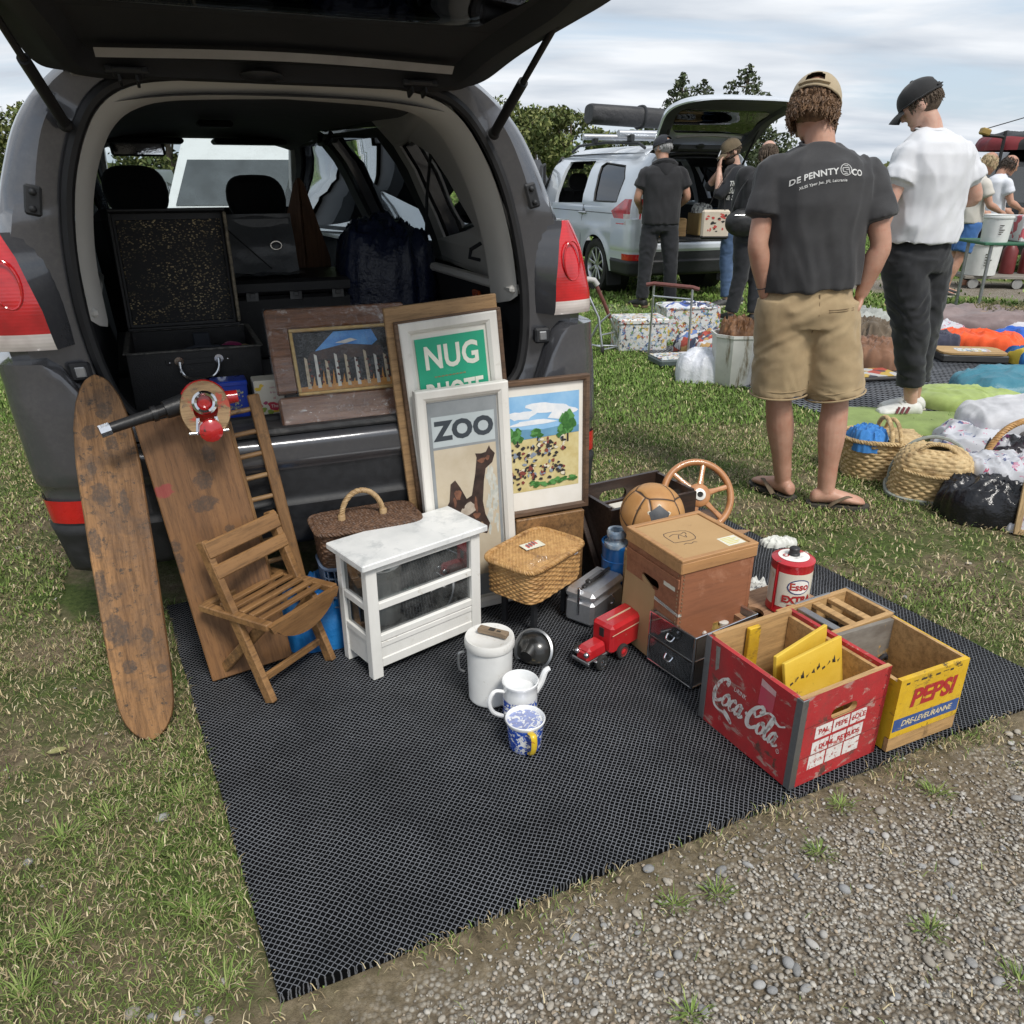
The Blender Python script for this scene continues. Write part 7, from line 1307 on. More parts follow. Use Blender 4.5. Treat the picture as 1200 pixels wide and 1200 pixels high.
def head(mb, c, yaw, pitch, s=1.0):
    """c = middle of the skull; yaw = facing angle in the plane, pitch down"""
    Tm = Matrix.Translation(c) @ Matrix.Rotation(yaw-PI/2, 4, 'Z') @ Matrix.Rotation(-pitch, 4, 'X') @ Matrix.Scale(s, 4)      # local +y = face
    mb.sph((0, -.008, .018), (.076, .098, .100), 28, 18, T=Tm); mb.loft([ring((0, .030, -.10), .036, .036, 0, 20), ring((0, .026, -.075), .052, .058, 0, 20), ring((0, .014, -.03), .066, .080, 0, 20), ring((0, .006, .02), .072, .088, 0, 20)], T=Tm)
    mb.tube([(0, .088, .012), (0, .104, -.018), (0, .106, -.030), (0, .088, -.036)], [.009, .012, .014, .010], 10, T=Tm); mb.sph((0, .082, -.068), (.026, .012, .008), 12, 8, T=Tm); mb.sph((0, .080, .024), (.056, .016, .010), 14, 8, T=Tm); mb.sph((0, .072, -.098), (.026, .018, .016), 12, 8, T=Tm)
    for sd in (-1, 1): mb.sph((sd*.078, -.006, -.012), (.010, .022, .033), 12, 10, T=Tm @ Matrix.Rotation(0, 4, 'Z')); mb.sph((sd*.034, .078, .002), (.017, .012, .011), 10, 8, T=Tm)
    return Tm
def foot(mb, an, d, s=1.0, grow=0.0, h0=0.0):
    d = V3((d[0], d[1], 0)).normalized(); lat = V3((-d.y, d.x, 0)); R_ = []
    for (f, w_, h_, z) in ((-.062, .020, .020, .026), (-.05, .030, .030, .032), (-.01, .034, .040, .042), (.05, .038, .032, .034), (.11, .046, .022, .024), (.15, .044, .016, .018), (.172, .028, .010, .013)):
        c = V3((an[0], an[1], h0))+d*f*s; R_.append([tuple(c+lat*math.cos(a)*(w_+grow)*s+V3((0, 0, 1))*max(-z+.001, math.sin(a)*(h_+grow))*s+V3((0, 0, z*s))) for a in [2*PI*i/18 for i in range(18)]])
    mb.loft(R_)
def wrinkle(amp=.006, kind='shirt', seed=0):
    def f(co, no):
        out = co.copy()
        for i in range(len(co)):
            p, n = co[i], no[i]
            if kind == 'shirt':
                w_ = noise.noise((p[0]*4+seed, p[1]*4, p[2]*2.2)); q = (p[0]*11+w_*1.6, p[1]*11, p[2]*3.0+seed); d = (1-2*abs(noise.noise(q)))*.6+.5*noise.noise((p[0]*20+w_*3, p[1]*20, p[2]*9+seed))
            else:
                w_ = noise.noise((p[0]*5+seed, p[1]*5, p[2]*4)); q = (p[0]*7+w_*2, p[1]*7, p[2]*13+w_*3+seed); d = (1-2*abs(noise.noise(q)))*.6+.5*noise.noise((p[0]*16, p[1]*16, p[2]*22+seed))
            out[i] = p+n*(amp*(d-.35))
        return out
    return f
def human(nm, label, base, J, SK, group=None, voxel=.0065, s=1.0, feet=True, hands=True):
    """J: joints relative to the base point on the ground"""
    j = {k: V3(v) if isinstance(v, (tuple, list)) and len(v) == 3 else v for k, v in J.items()}; b = MB(); phi = J['phi']
    b.loft([ring(j['pelvis']-V3((0, 0, .06)), .125*s, .085*s, phi), ring(j['pelvis']+V3((0, 0, .08)), .115*s, .080*s, phi), ring(lerp(j['pelvis'], j['chest'], .5), .112*s, .078*s, phi), ring(j['chest'], .135*s, .090*s, phi), ring(j['chest']+V3((0, 0, .12*s)), .125*s, .075*s, phi), ring(lerp(j['chest'], j['neck'], .85), .06*s, .055*s, phi)])
    limb(b, [lerp(j['neck'], j['chest'], .3), j['neck'], lerp(j['neck'], j['head'], .6)], [.066*s, .056*s, .056*s])
    for sd in 'lr':
        limb(b, [j['sh_'+sd], lerp(j['sh_'+sd], j['el_'+sd], .5), j['el_'+sd], lerp(j['el_'+sd], j['wr_'+sd], .35), j['wr_'+sd]], [.053*s, .048*s, .040*s, .043*s, .0265*s]); limb(b, [j['chest']+V3((0, 0, .10*s)), j['sh_'+sd]], [.06*s, .054*s])
        if hands: hand(b, j['wr_'+sd], j.get('hd_'+sd) or (j['wr_'+sd]-j['el_'+sd]), j.get('hn_'+sd) or V3((0, 1, 0)), s, J.get('curl_'+sd, .5), 1 if sd == 'l' else -1)
        limb(b, [j['hip_'+sd], lerp(j['hip_'+sd], j['kn_'+sd], .5), j['kn_'+sd], lerp(j['kn_'+sd], j['an_'+sd], .32), lerp(j['kn_'+sd], j['an_'+sd], .75), j['an_'+sd]], [.085*s, .074*s, .055*s, .060*s, .042*s, .036*s])
        if feet: foot(b, j['an_'+sd], j['toe_'+sd], s, 0, J.get('fh', 0))
    Tm = head(b, j['head'], J['hyaw'], J['hpitch'], s)
    o = remesh_obj(b, voxel, SK, nm, smooth_it=2); o.location = base; tag(o, label, 'person', group); return o, Tm, j
def shirt(o, j, J, mat, phi, s=1.0, hemz=None, sleeve=.62, grow=0.0, loose=1.0, voxel=.009, seed=0, hem_off=(0, 0), amp=.007, tilt=0.0, long_=False, name='shirt'):
    b = MB(); hz_ = hemz; pc = j['pelvis']; c0 = V3((pc.x+hem_off[0], pc.y+hem_off[1], hz_)); cm = lerp(c0, j['chest'], .5); ch = j['chest']; top = lerp(j['chest'], j['neck'], .93)
    sw = (j['sh_r']-j['sh_l']).length/2
    b.loft([ring(c0, (.185+grow)*s*loose, (.135+grow)*s*loose, phi, 32, tilt=(tilt, 0)), ring(lerp(c0, cm, .4), (.186+grow)*s*loose, (.136+grow)*s*loose, phi, 32, tilt=(tilt*.6, 0)), ring(cm, (.182+grow)*s*loose, (.132+grow)*s, phi, 32), ring(ch-V3((0, 0, .02)), (.198+grow)*s, (.136+grow)*s, phi, 32), ring(ch+V3((0, 0, .08*s)), (.200+grow)*s, (.124+grow)*s, phi, 32), ring(ch+V3((0, 0, .135*s)), (.165+grow)*s, (.098+grow)*s, phi, 32), ring(lerp(ch+V3((0, 0, .135*s)), top, .65), (.10+grow)*s, .078*s, phi, 32), ring(top, .068*s, .064*s, phi, 32)])
    for sd in 'lr':
        a, e, w_ = j['sh_'+sd], j['el_'+sd], j['wr_'+sd]; e2 = lerp(a, e, sleeve)
        if long_: limb(b, [lerp(a, ch+V3((0, 0, .08)), .35), a, lerp(a, e, .5), e, lerp(e, w_, sleeve)], [.082*s, .078*s, .064*s, .058*s, .040*s])
        else:
            a2 = a-V3((0, 0, .006*s)); limb(b, [lerp(a2, ch+V3((0, 0, .06)), .55), a2, lerp(a2, e2, .4), lerp(a2, e2, .72)], [.078*s, .068*s, .073*s, (.071+.4*grow)*s], 22); b.tube([lerp(a2, e2, .6), e2], [(.072+.4*grow)*s, (.074+.5*grow)*s], 22)
    sh = remesh_obj(b, voxel, mat, name, o, 3, wrinkle(amp, 'shirt', seed)); return sh
def trousers(o, j, mat, phi, s=1.0, waist=None, hem=1.0, w0=.165, thigh=.105, knee=.085, cuff=.07, voxel=.010, seed=0, amp=.007, name='trousers', depth=.125, short_cut=None):
    b = MB(); pc = j['pelvis']; wz = waist
    b.loft([ring(V3((pc.x, pc.y, wz)), (w0-.012)*s, (depth-.012)*s, phi, 28), ring(V3((pc.x, pc.y, wz-.06)), w0*s, depth*s, phi, 28), ring(V3((pc.x, pc.y, pc.z-.06)), (w0+.012)*s, (depth+.014)*s, phi, 28), ring(V3((pc.x, pc.y, pc.z-.13)), (w0+.005)*s, (depth)*s, phi, 28)])
    for sd in 'lr':
        h_, k, a = j['hip_'+sd], j['kn_'+sd], j['an_'+sd]
        if short_cut: e = lerp(h_, k, short_cut); b.tube([h_+V3((0, 0, .05)), h_, lerp(h_, e, .5), e], [thigh*s, (thigh+.005)*s, (thigh+.004)*s, cuff*s], 28)
        else: e = lerp(k, a, hem); e3 = lerp(k, e, max(.3, 1-cuff*s/(e-k).length)); limb(b, [h_, lerp(h_, k, .5), k, lerp(k, e3, .5), e3], [thigh*s, (thigh*.95)*s, knee*s, (knee+cuff)*.49*s, cuff*s], 24); b.tube([lerp(k, e, .6), e], [cuff*s*1.02, cuff*s], 20)
    return remesh_obj(b, voxel, mat, name, o, 2, wrinkle(amp, 'pants', seed))
def cap(o, Tm, mat, mat2=None, back_hole=True, s=1.0, bill=True, tilt=0):
    T = Tm @ Matrix.Translation((0, -.006, .024)) @ Matrix.Scale(1.07, 4) @ Matrix.Rotation(R(tilt), 4, 'X'); b = MB()
    def dome(u, v):
        a = 2*PI*u; e = PI/2*v; x = .088*math.cos(a)*math.cos(e); y = .108*math.sin(a)*math.cos(e); z = .098*math.sin(e)**.85+.003*noise.noise((x*30, y*30, 1)); seam = .0012*math.cos(6*a)**8; return (x*(1+seam*8), y*(1+seam*8), z)
    nu, nv = 48, 16; b.grid(nu, nv, dome, cu=True)
    if back_hole:
        keep = []
        for i, f in enumerate(b.f):
            c = sum((V3(b.v[k]) for k in f), V3())/len(f)
            if c.y < -.05 and math.hypot(c.x/.038, (c.z-.024)/.036) < 1 and c.z > .020: continue
            keep.append(f)
        b.m = [0]*len(keep); b.f = keep
    b.tube([dome(i/48, .0) for i in range(48)], .004, 6, closed=True)
    if back_hole: b.tube([V3(dome(.75+.012*k, 0))*1.01+V3((0, 0, .012)) for k in range(-8, 9)], .009, 6, flat=.35)
    b.sph((0, 0, .098), (.010, .010, .006), 10, 6)
    if bill: b.grid(20, 10, lambda u, v: ((u*2-1)*.078*(1-.10*v*v), .085+.085*v*(1-.45*abs(u*2-1)**2.2), .006-.030*(u*2-1)**2*.9-.022*v*v-.004))
    return b.xf(lambda q: T @ V3(q)).build('cap', mat, o, 60)
def hairdo(o, Tm, mat, n=260, z0=-.075, z1=.045, L0=.05, seed=1, out_=1.06, wild=1.0):
    rg = np.random.default_rng(seed); b = MB()
    b.sph((0, -.014, .012), (.0785, .0985, .090), 24, 14, T=Tm)
    for i in range(n):
        a = PI*1.5+(rg.random()*2-1)*2.25; z = z0*.35+(z1-z0*.35)*rg.random(); e = math.sqrt(max(.1, 1-((z-.01)/.115)**2)); p = V3((.079*math.cos(a)*e, .100*math.sin(a)*e-.010, z)); dn = V3((0, 0, -1)); r_ = V3((math.cos(a), math.sin(a), 0)); L_ = L0*(.6+.7*rg.random()); q = [p]
        for k in range(1, 6): q.append(p+dn*L_*k/5+r_*(.006+.004*wild*math.sin(k*1.5+i))*out_+V3(rg.normal(size=3))*.0022*wild)
        b.tube(q, [.0042, .0046, .0042, .0036, .0026, .001], 5, T=Tm)
    return b.build('hair', mat, o, 60)
def shoe(o, an, d, mat, sole, s=1.0, z=0.0, nm='shoe'):
    b = MB(); foot(b, an, d, s, .007, .010+z); d = V3((d[0], d[1], 0)).normalized(); lat = V3((-d.y, d.x, 0)); sh = remesh_obj(b, .006, mat, nm, o, 1)
    b = MB(); out = [(-.072, 0), (-.066, .028), (-.03, .038), (.04, .040), (.11, .052), (.155, .048), (.182, .024), (.188, 0)]; out = out+[(x, -y) for x, y in out[::-1][1:-1]]; c = V3((an[0], an[1], z)); M_ = frame(c, d, (0, 0, 1)); b.prism([(x*s, y*s) for x, y in out], .001, .022, T=M_); b.build('sole', sole, sh)
    b = MB()
    for k in range(4): f = .035+.022*k; b.tube([c+d*f*s+lat*(-.022)*s+V3((0, 0, (.086-.012*k)*s)), c+d*(f+.006)*s+V3((0, 0, (.094-.013*k)*s)), c+d*f*s+lat*.022*s+V3((0, 0, (.086-.012*k)*s))], .004, 5)
    b.build('laces', sole, sh)
    return sh
def onto(ob, pts, y0=-2.0, off=.0025):
    """lay points (x, z) on the camera side of a garment"""
    me = ob.data; bv = BVHTree.FromPolygons([v.co.copy() for v in me.vertices], [tuple(p.vertices) for p in me.polygons]); out = []
    for x, z in pts:
        h = bv.ray_cast(V3((x, y0, z)), V3((0, 1, 0))); out.append(h[0]+V3((0, -off, 0)) if h[0] else V3((x, 0, z)))
    return out
# --- man in the charcoal T-shirt
GB = V3((1.30, 3.40, 0)); rel = lambda x, y, z: V3((x-GB.x, y-GB.y, z)); ph = R(-8)
J = dict(phi=ph, pelvis=rel(1.235, 3.40, .93), chest=rel(1.215, 3.40, 1.30), neck=rel(1.20, 3.415, 1.515), head=rel(1.175, 3.45, 1.617), hyaw=R(62), hpitch=R(24),
 sh_l=rel(1.045, 3.42, 1.405), el_l=rel(.992, 3.37, 1.14), wr_l=rel(1.055, 3.40, .93), sh_r=rel(1.392, 3.385, 1.392), el_r=rel(1.47, 3.33, 1.135), wr_r=rel(1.435, 3.35, .94), hd_l=V3((.25, .35, -.9)), hd_r=V3((-.18, .3, -.9)), hn_l=V3((1, 0, 0)), hn_r=V3((-1, 0, 0)),
 hip_l=rel(1.145, 3.40, .86), kn_l=rel(1.175, 3.42, .49), an_l=rel(1.262, 3.46, .075), toe_l=V3((-.45, .85, 0)), hip_r=rel(1.325, 3.385, .86), kn_r=rel(1.405, 3.37, .49), an_r=rel(1.415, 3.335, .075), toe_r=V3((.95, -.12, 0)), fh=.018)
gm, Tm, j = human('person', 'man in a charcoal T-shirt, khaki shorts, tan cap and flip-flops, standing on the grass', GB, J, SKIN, voxel=.0055)
TEE = cloth('washed charcoal jersey', (.022, .022, .024), (.045, .045, .047), scale=4); sh = shirt(gm, j, J, TEE, ph, 1.0, .955, .66, .012, 1.0, .008, 3, (.0, 0), .016, .10)
# print on the back
PRT = M('worn white shirt print', (.62, .62, .60), (.45, .45, .44), scale=120, rough=.8); b = MB(); cx, cz = 1.195-GB.x, 1.395
def arc(xs, ys, R_=.42, dx=0, dz=0): a = xs/R_; return (cx+dx+R_*math.sin(a)-.0*ys, cz+dz+(R_+ys)*math.cos(a)-R_+.16*xs)
vs, fs, = [], []
for st_, size, dx, dz, bold in (('DE PENNTY', .031, -.046, .0, .0008), ('CO', .031, .112, -.004, .0010), ('XLSS Yper Jas. JFL Laicranie', .0140, -.012, -.032, .0003)):
    tv, tf = text_mesh(st_, size, 'CENTER', 0.0, bold, 1.06); o_ = len(vs); vs += [arc(q.x+dx, q.y, .42, 0, dz) for q in tv]; fs += [tuple(i+o_ for i in f) for f in tf]
P3 = onto(sh, vs); b.add(P3, fs)
rg_ = [(cx+.068+.020*math.cos(a), cz+.010+.020*math.sin(a)) for a in [2*PI*i/28 for i in range(28)]]; b.tube(onto(sh, rg_, off=.001), .0016, 5, closed=True)
for (x0, z0, x1, z1) in ((-.012, .006, .010, .008), (-.012, -.006, .004, -.010), (-.012, .006, -.012, -.006), (.010, .008, .012, -.012), (.0, .0, .012, 0), (-.006, .014, .008, .014), (-.008, -.014, .006, -.015)): b.tube(onto(sh, [(cx+.068+lerp(x0, x1, k/3), cz+.010+lerp(z0, z1, k/3)) for k in range(4)], off=.001), .0015, 5)
b.build('shirt_print', PRT, sh, flat=True)
b = MB(); cxn = j['neck']; b.tube([(cxn.x+.072*math.cos(a), cxn.y+.068*math.sin(a)-.004, cxn.z-.018+.012*math.sin(a)) for a in [2*PI*i/32 for i in range(32)]], .008, 8, closed=True, flat=.6); b.build('collar', TEE, sh)
KH = cloth('khaki cotton', (.30, .215, .115), (.40, .30, .17), scale=6); tr_ = trousers(gm, j, KH, ph, 1.0, .99, 1, .175, .115, .09, .122, .009, 5, .010, 'shorts', .135, .94)
b = MB(); sx, sz = 1.33-GB.x, .885
for pts in ([(-.055, 0), (-.02, .001), (.02, .003), (.055, .006)], [(-.055, -.008), (-.02, -.007), (.02, -.005), (.055, -.002)], [(-.095, .06), (-.094, -.02), (-.09, -.10)]): b.tube(onto(tr_, [(sx+x, sz+z) for x, z in pts], off=.0005), .0022, 5)
b.build('stitching', M('dark khaki seam', (.17, .12, .065), rough=.9), tr_)
b = MB()
for sd in 'lr':
    e = lerp(j['hip_'+sd], j['kn_'+sd], .935); n_ = (j['kn_'+sd]-j['hip_'+sd]).normalized(); u_ = V3((1, 0, 0)); u_ = (u_-n_*u_.dot(n_)).normalized(); v_ = n_.cross(u_)
    for dz in (-.002, .03): b.tube([e-n_*dz+(u_*math.cos(a)+v_*math.sin(a))*(.1235 if dz < .01 else .1215) for a in [2*PI*i/36 for i in range(36)]], .004 if dz < .01 else .0015, 6, closed=True)
b.build('hem', KH, tr_)
b = MB(); b.tube(onto(tr_, [(1.335-GB.x+.012*k, .985) for k in range(-3, 6)], off=.004), .014, 6, flat=.25); b.build('belt', M('brown leather belt', (.12, .055, .025), rough=.5), tr_)
cap(gm, Tm, cloth('tan cap cotton', (.33, .26, .165), (.42, .34, .22)), tilt=-6); hairdo(gm, Tm, M('wavy brown hair', (.075, .04, .02), (.20, .115, .06), scale=60, rough=.5, bump=.4, bscale=200), 700, -.055, .03, .052, 3, 1.25, 1.5)
FF = M('brown flip-flop rubber', (.035, .032, .025), (.06, .055, .042), scale=30, rough=.8); STP = M('olive strap', (.10, .075, .045), (.15, .11, .07), scale=40, rough=.8)
for sd in 'lr':
    a_ = j['an_'+sd]; d_ = J['toe_'+sd].normalized(); lat = V3((-d_.y, d_.x, 0)); c = V3((a_.x, a_.y, 0)); out = [(-.078, 0), (-.07, .030), (-.03, .040), (.05, .042), (.12, .054), (.165, .048), (.192, .022), (.196, 0)]; out = out+[(x, -y) for x, y in out[::-1][1:-1]]; b = MB(); b.prism(out, .001, .018, T=frame(c, d_, (0, 0, 1))); fl = b.build('flip_flop', FF, gm)
    b = MB(); tp = c+d_*.130+V3((0, 0, .045))
    for sg in (-1, 1): b.tube(catmull([tp, c+d_*.085+lat*sg*.030+V3((0, 0, .062)), c+d_*.035+lat*sg*.046+V3((0, 0, .040)), c+d_*.01+lat*sg*.044+V3((0, 0, .016))], 5), .014, 8, flat=.28, up=(0, 0, 1))
    b.build('strap', STP, fl)
b = MB(); w0_ = j['wr_l']; b.tube([w0_-V3((0, 0, .0))+V3((.032*math.cos(a), .030*math.sin(a), .03+.008*math.cos(a))) for a in [2*PI*i/20 for i in range(20)]], .009, 8, closed=True, flat=.4); b.build('watch', BLACKP, gm)
# --- man in the white T-shirt
WB = V3((2.40, 4.82, 0)); rel = lambda x, y, z: V3((x-WB.x, y-WB.y, z)); ph = R(22)
J = dict(phi=ph, pelvis=rel(2.36, 4.84, 1.00), chest=rel(2.34, 4.82, 1.41), neck=rel(2.30, 4.84, 1.64), head=rel(2.235, 4.865, 1.745), hyaw=R(152), hpitch=R(30),
 sh_l=rel(2.17, 4.75, 1.498), el_l=rel(2.085, 4.70, 1.25), wr_l=rel(2.065, 4.74, 1.02), sh_r=rel(2.52, 4.875, 1.498), el_r=rel(2.635, 4.86, 1.27), wr_r=rel(2.47, 5.08, 1.24), hd_l=V3((.1, .1, -1)), hd_r=V3((-.8, .4, .1)), hn_l=V3((.9, .4, 0)), hn_r=V3((0, 0, -1)),
 hip_l=rel(2.27, 4.80, .93), kn_l=rel(2.38, 4.79, .54), an_l=rel(2.475, 4.80, .085), toe_l=V3((-1, .05, 0)), hip_r=rel(2.455, 4.88, .93), kn_r=rel(2.50, 4.90, .54), an_r=rel(2.555, 4.93, .085), toe_r=V3((-1, .12, 0)), fh=.022)
wm, Tm, j = human('person', 'man in a white T-shirt, black trousers, black cap and white trainers, beside the stall', WB, J, SKIN2, voxel=.006)
TEEW = cloth('white jersey', (.56, .57, .60), (.64, .65, .67), scale=3); sh = shirt(wm, j, J, TEEW, ph, 1.06, 1.035, .62, .022, 1.02, .009, 11, (.0, 0), .018)
b = MB(); cxn = j['neck']; b.tube([(cxn.x+.076*math.cos(a), cxn.y+.072*math.sin(a)-.002, cxn.z-.016+.012*math.sin(a)) for a in [2*PI*i/32 for i in range(32)]], .009, 8, closed=True, flat=.6); b.build('collar', TEEW, sh)
BLT = cloth('black jersey trousers', (.008, .009, .011), (.016, .017, .020)); trousers(wm, j, BLT, ph, 1.06, 1.06, .74, .178, .118, .098, .076, .010, 7, .014, 'trousers', .13)
cap(wm, Tm, cloth('black cap cotton', (.010, .010, .011), (.02, .02, .021)), tilt=-4); hairdo(wm, Tm, M('short brown hair', (.05, .032, .02), (.10, .07, .045), scale=90, rough=.6, bump=.4, bscale=300), 160, -.03, .03, .022, 5, .6, .6)
SHW = M('worn white leather', (.55, .55, .52), (.68, .68, .64), scale=20, rough=.5); SOL = M('dirty pale sole', (.42, .40, .33), (.55, .52, .45), scale=30, rough=.7)
for sd in 'lr': q = shoe(wm, j['an_'+sd], J['toe_'+sd], SHW, SOL, 1.12)
b = MB()
for k in range(3): an = j['an_l']; b.bar((an.x-.045-.03*k, an.y-.056, .035), (an.x-.030-.03*k, an.y-.052, .075), .016, .004, up=(0, 1, 0), bev=.0005)
b.build('side_stripes', M('dark red trim', (.16, .04, .05), rough=.6), q); b = MB(); w0_ = j['wr_l']; b.tube([w0_+V3((.034*math.cos(a), .032*math.sin(a), .03)) for a in [2*PI*i/20 for i in range(20)]], .009, 8, closed=True, flat=.4); b.build('watch', BLACKP, wm)
# --- man in black with his back to us, at the boot of the silver car
KB = V3((1.64, 9.32, 0)); ph = R(6)
J = dict(phi=ph, pelvis=(0, 0, .95), chest=(0, 0, 1.33), neck=(-.01, .03, 1.55), head=(-.02, .06, 1.665), hyaw=R(128), hpitch=R(16), sh_l=(-.19, 0, 1.42), el_l=(-.27, .0, 1.17), wr_l=(-.20, .20, 1.05), sh_r=(.19, .0, 1.42), el_r=(.27, -.01, 1.18), wr_r=(.20, .20, 1.06), hip_l=(-.10, 0, .88), kn_l=(-.135, .0, .50), an_l=(-.15, .02, .085), toe_l=V3((-.55, .8, 0)), hip_r=(.10, 0, .88), kn_r=(.14, .0, .50), an_r=(.17, .0, .085), toe_r=V3((.25, .95, 0)), fh=.022)
km, Tm, j = human('person', 'man in black with a dark cap and grey hair, back turned at the silver boot', KB, J, SKIN, voxel=.010)
BLK = cloth('black hooded jersey', (.010, .010, .012), (.020, .020, .023)); sh = shirt(km, j, J, BLK, ph, 1.04, .90, .60, .014, 1.0, .012, 17, (0, 0), .010)
b = MB(); b.grid(20, 10, lambda u, v: ((u*2-1)*.12*(1-.6*v), -.115-.03*math.sin(PI*v)+.05*(u*2-1)**2-.0*v, 1.53-.20*v-.02*(u*2-1)**2)); b.tube([(-.12, -.02, 1.50), (-.07, -.08, 1.53), (0, -.10, 1.54), (.07, -.08, 1.53), (.12, -.02, 1.50)], .03, 8); b.build('hood', BLK, sh)
trousers(km, j, cloth('black denim', (.010, .011, .015), (.020, .021, .026)), ph, 1.0, 1.0, .97, .17, .105, .082, .072, .013, 9, .010); cap(km, Tm, cloth('navy cap', (.012, .014, .022), (.024, .027, .036))); hairdo(km, Tm, M('grey hair', (.22, .22, .22), (.36, .36, .36), scale=90, rough=.6), 120, -.03, .02, .03, 8, .7, .6)
for sd in 'lr': shoe(km, j['an_'+sd], J['toe_'+sd], M('dark trainer', (.012, .012, .013), (.03, .03, .03), rough=.6), M('brown sole', (.16, .10, .06), rough=.7), 1.1)
# --- bearded man raising a phone, in profile
PB = V3((2.44, 9.45, 0)); ph = R(70)
J = dict(phi=ph, pelvis=(0, 0, .95), chest=(.02, 0, 1.32), neck=(-.01, 0, 1.52), head=(-.065, -.01, 1.635), hyaw=R(190), hpitch=R(26), sh_l=(-.02, -.165, 1.405), el_l=(-.20, -.20, 1.20), wr_l=(-.20, -.10, 1.46), sh_r=(.05, .165, 1.405), el_r=(-.22, .18, 1.28), wr_r=(-.17, .04, 1.43), hd_l=V3((.15, .3, 1)), hd_r=V3((-.1, -.3, 1)), hn_l=V3((1, 0, 0)), hn_r=V3((1, 0, 0)), hip_l=(.0, -.10, .88), kn_l=(-.02, -.11, .49), an_l=(.02, -.12, .085), toe_l=V3((-1, -.15, 0)), hip_r=(.03, .10, .88), kn_r=(.09, .11, .49), an_r=(.22, .12, .085), toe_r=V3((-.6, -.5, 0)), fh=.022)
pm, Tm, j = human('person', 'bearded man in a black sweatshirt and jeans holding a phone to his face', PB, J, SKIN2, voxel=.009)
SWT = cloth('black sweatshirt', (.009, .010, .014), (.018, .020, .026)); sh = shirt(pm, j, J, SWT, ph, 1.04, .93, .22, .012, 1.0, .012, 23, (0, 0), .010, long_=True)
b = MB()
for st_, x, z, sz in (('The', -.07, 1.31, .07), ('Surf', -.05, 1.24, .085), ('& Salt', -.05, 1.17, .07)):
    tv, tf = text_mesh(st_, sz, 'CENTER', .25, .002, 1.0); b.add(onto(sh, [(q.x*.75+x, q.y+z) for q in tv], off=.004), tf)
b.build('shirt_print', PRT, sh, flat=True)
trousers(pm, j, cloth('blue jeans', (.045, .085, .17), (.085, .14, .25), scale=8), ph, 1.0, .99, .92, .165, .10, .078, .068, .012, 13, .010); cap(pm, Tm, cloth('brown cap', (.10, .075, .045), (.16, .12, .07)), back_hole=False)
b = MB(); b.sph((0, .040, -.080), (.064, .062, .050), 20, 12, T=Tm); b.sph((0, .020, -.04), (.074, .075, .03), 20, 10, T=Tm); b.build('beard', M('dark beard', (.03, .02, .014), (.06, .04, .03), scale=200, rough=.8, bump=.5, bscale=300), pm)
b = MB()
for sd in (-1, 1): b.sph((sd*.034, .092, .004), (.026, .008, .018), 14, 8, T=Tm); b.tube([(sd*.058, .09, .006), (sd*.078, .04, .006), (sd*.082, -.01, .004)], .003, 6, T=Tm)
b.build('sunglasses', M('black lens', (.006, .006, .007), rough=.1, coat=1), pm); hairdo(pm, Tm, _mats['short brown hair'], 90, -.02, .02, .02, 12, .6, .6)
b = MB(); b.bar(j['wr_l']+V3((-.01, .05, .10)), j['wr_l']+V3((.02, .09, .16)), .075, .009, up=(1, 0, .2), bev=.002); o = b.build('phone', M('pale phone', (.5, .52, .55), rough=.3)); o.location = PB; tag(o, 'pale phone held up by the bearded man', 'phone')
for sd in 'lr': shoe(pm, j['an_'+sd], J['toe_'+sd], M('dark grey trainer', (.03, .03, .032), (.08, .08, .08), scale=30, rough=.6), SOL, 1.1)
b = MB(); b.box((0, 0, .16), (.30, .07, .30), 0, bev=.02); b.box((0, -.002, .03), (.302, .072, .05), 2, bev=.018)
for i in range(22): blob(b, -.11+.22*rng.random(), .09+.18*rng.random(), .006+.016*rng.random(), .006+.014*rng.random(), 1 if i % 3 else 2, .0355+.0001*i, i, 9, T=Matrix.Rotation(R(90), 4, 'X'))
for sd in (-1, 1): b.tube(catmull([(sd*.09, -.02*sd, .30), (sd*.05+.02, 0, .48), (.05, 0, .64), (.06, .02, .72)], 6), .008, 6, 2, flat=.4)
o = b.build('tote_bag', [cloth('cream canvas', (.52, .45, .36), (.62, .55, .45)), M('red tote print', (.42, .06, .05), rough=.8), M('black tote leather', (.015, .014, .013), rough=.6)]); o.location = PB+V3((-.22, -.23, .74)); tag(o, 'cream canvas tote bag with red print, hanging from the bearded man', 'bag')
# --- person in black mostly hidden behind the man in charcoal
HB = V3((2.36, 8.30, 0)); ph = R(10)
J = dict(phi=ph, pelvis=(.02, 0, .92), chest=(.06, -.02, 1.28), neck=(.08, 0, 1.47), head=(.09, .02, 1.58), hyaw=R(80), hpitch=R(20), sh_l=(-.12, 0, 1.40), el_l=(-.16, .02, 1.12), wr_l=(-.08, .12, .92), sh_r=(.26, 0, 1.40), el_r=(.32, 0, 1.12), wr_r=(.28, .12, .95), hip_l=(-.07, 0, .85), kn_l=(-.05, .03, .48), an_l=(-.10, .05, .085), toe_l=V3((-.3, .9, 0)), hip_r=(.11, 0, .85), kn_r=(.12, .05, .48), an_r=(.12, .0, .085), toe_r=V3((.2, .9, 0)), fh=.022)
hm, Tm, j = human('person', 'person in black with a black shoulder bag, mostly hidden behind the charcoal T-shirt', HB, J, SKIN2, voxel=.011)
shirt(hm, j, J, BLK, ph, .98, .88, .55, .012, 1.0, .013, 31, (0, 0), .01, long_=True); trousers(hm, j, _mats['black denim'], ph, .98, .98, .97, .165, .10, .08, .07, .013, 37, .01); hairdo(hm, Tm, _mats['short brown hair'], 150, -.06, .06, .06, 14)
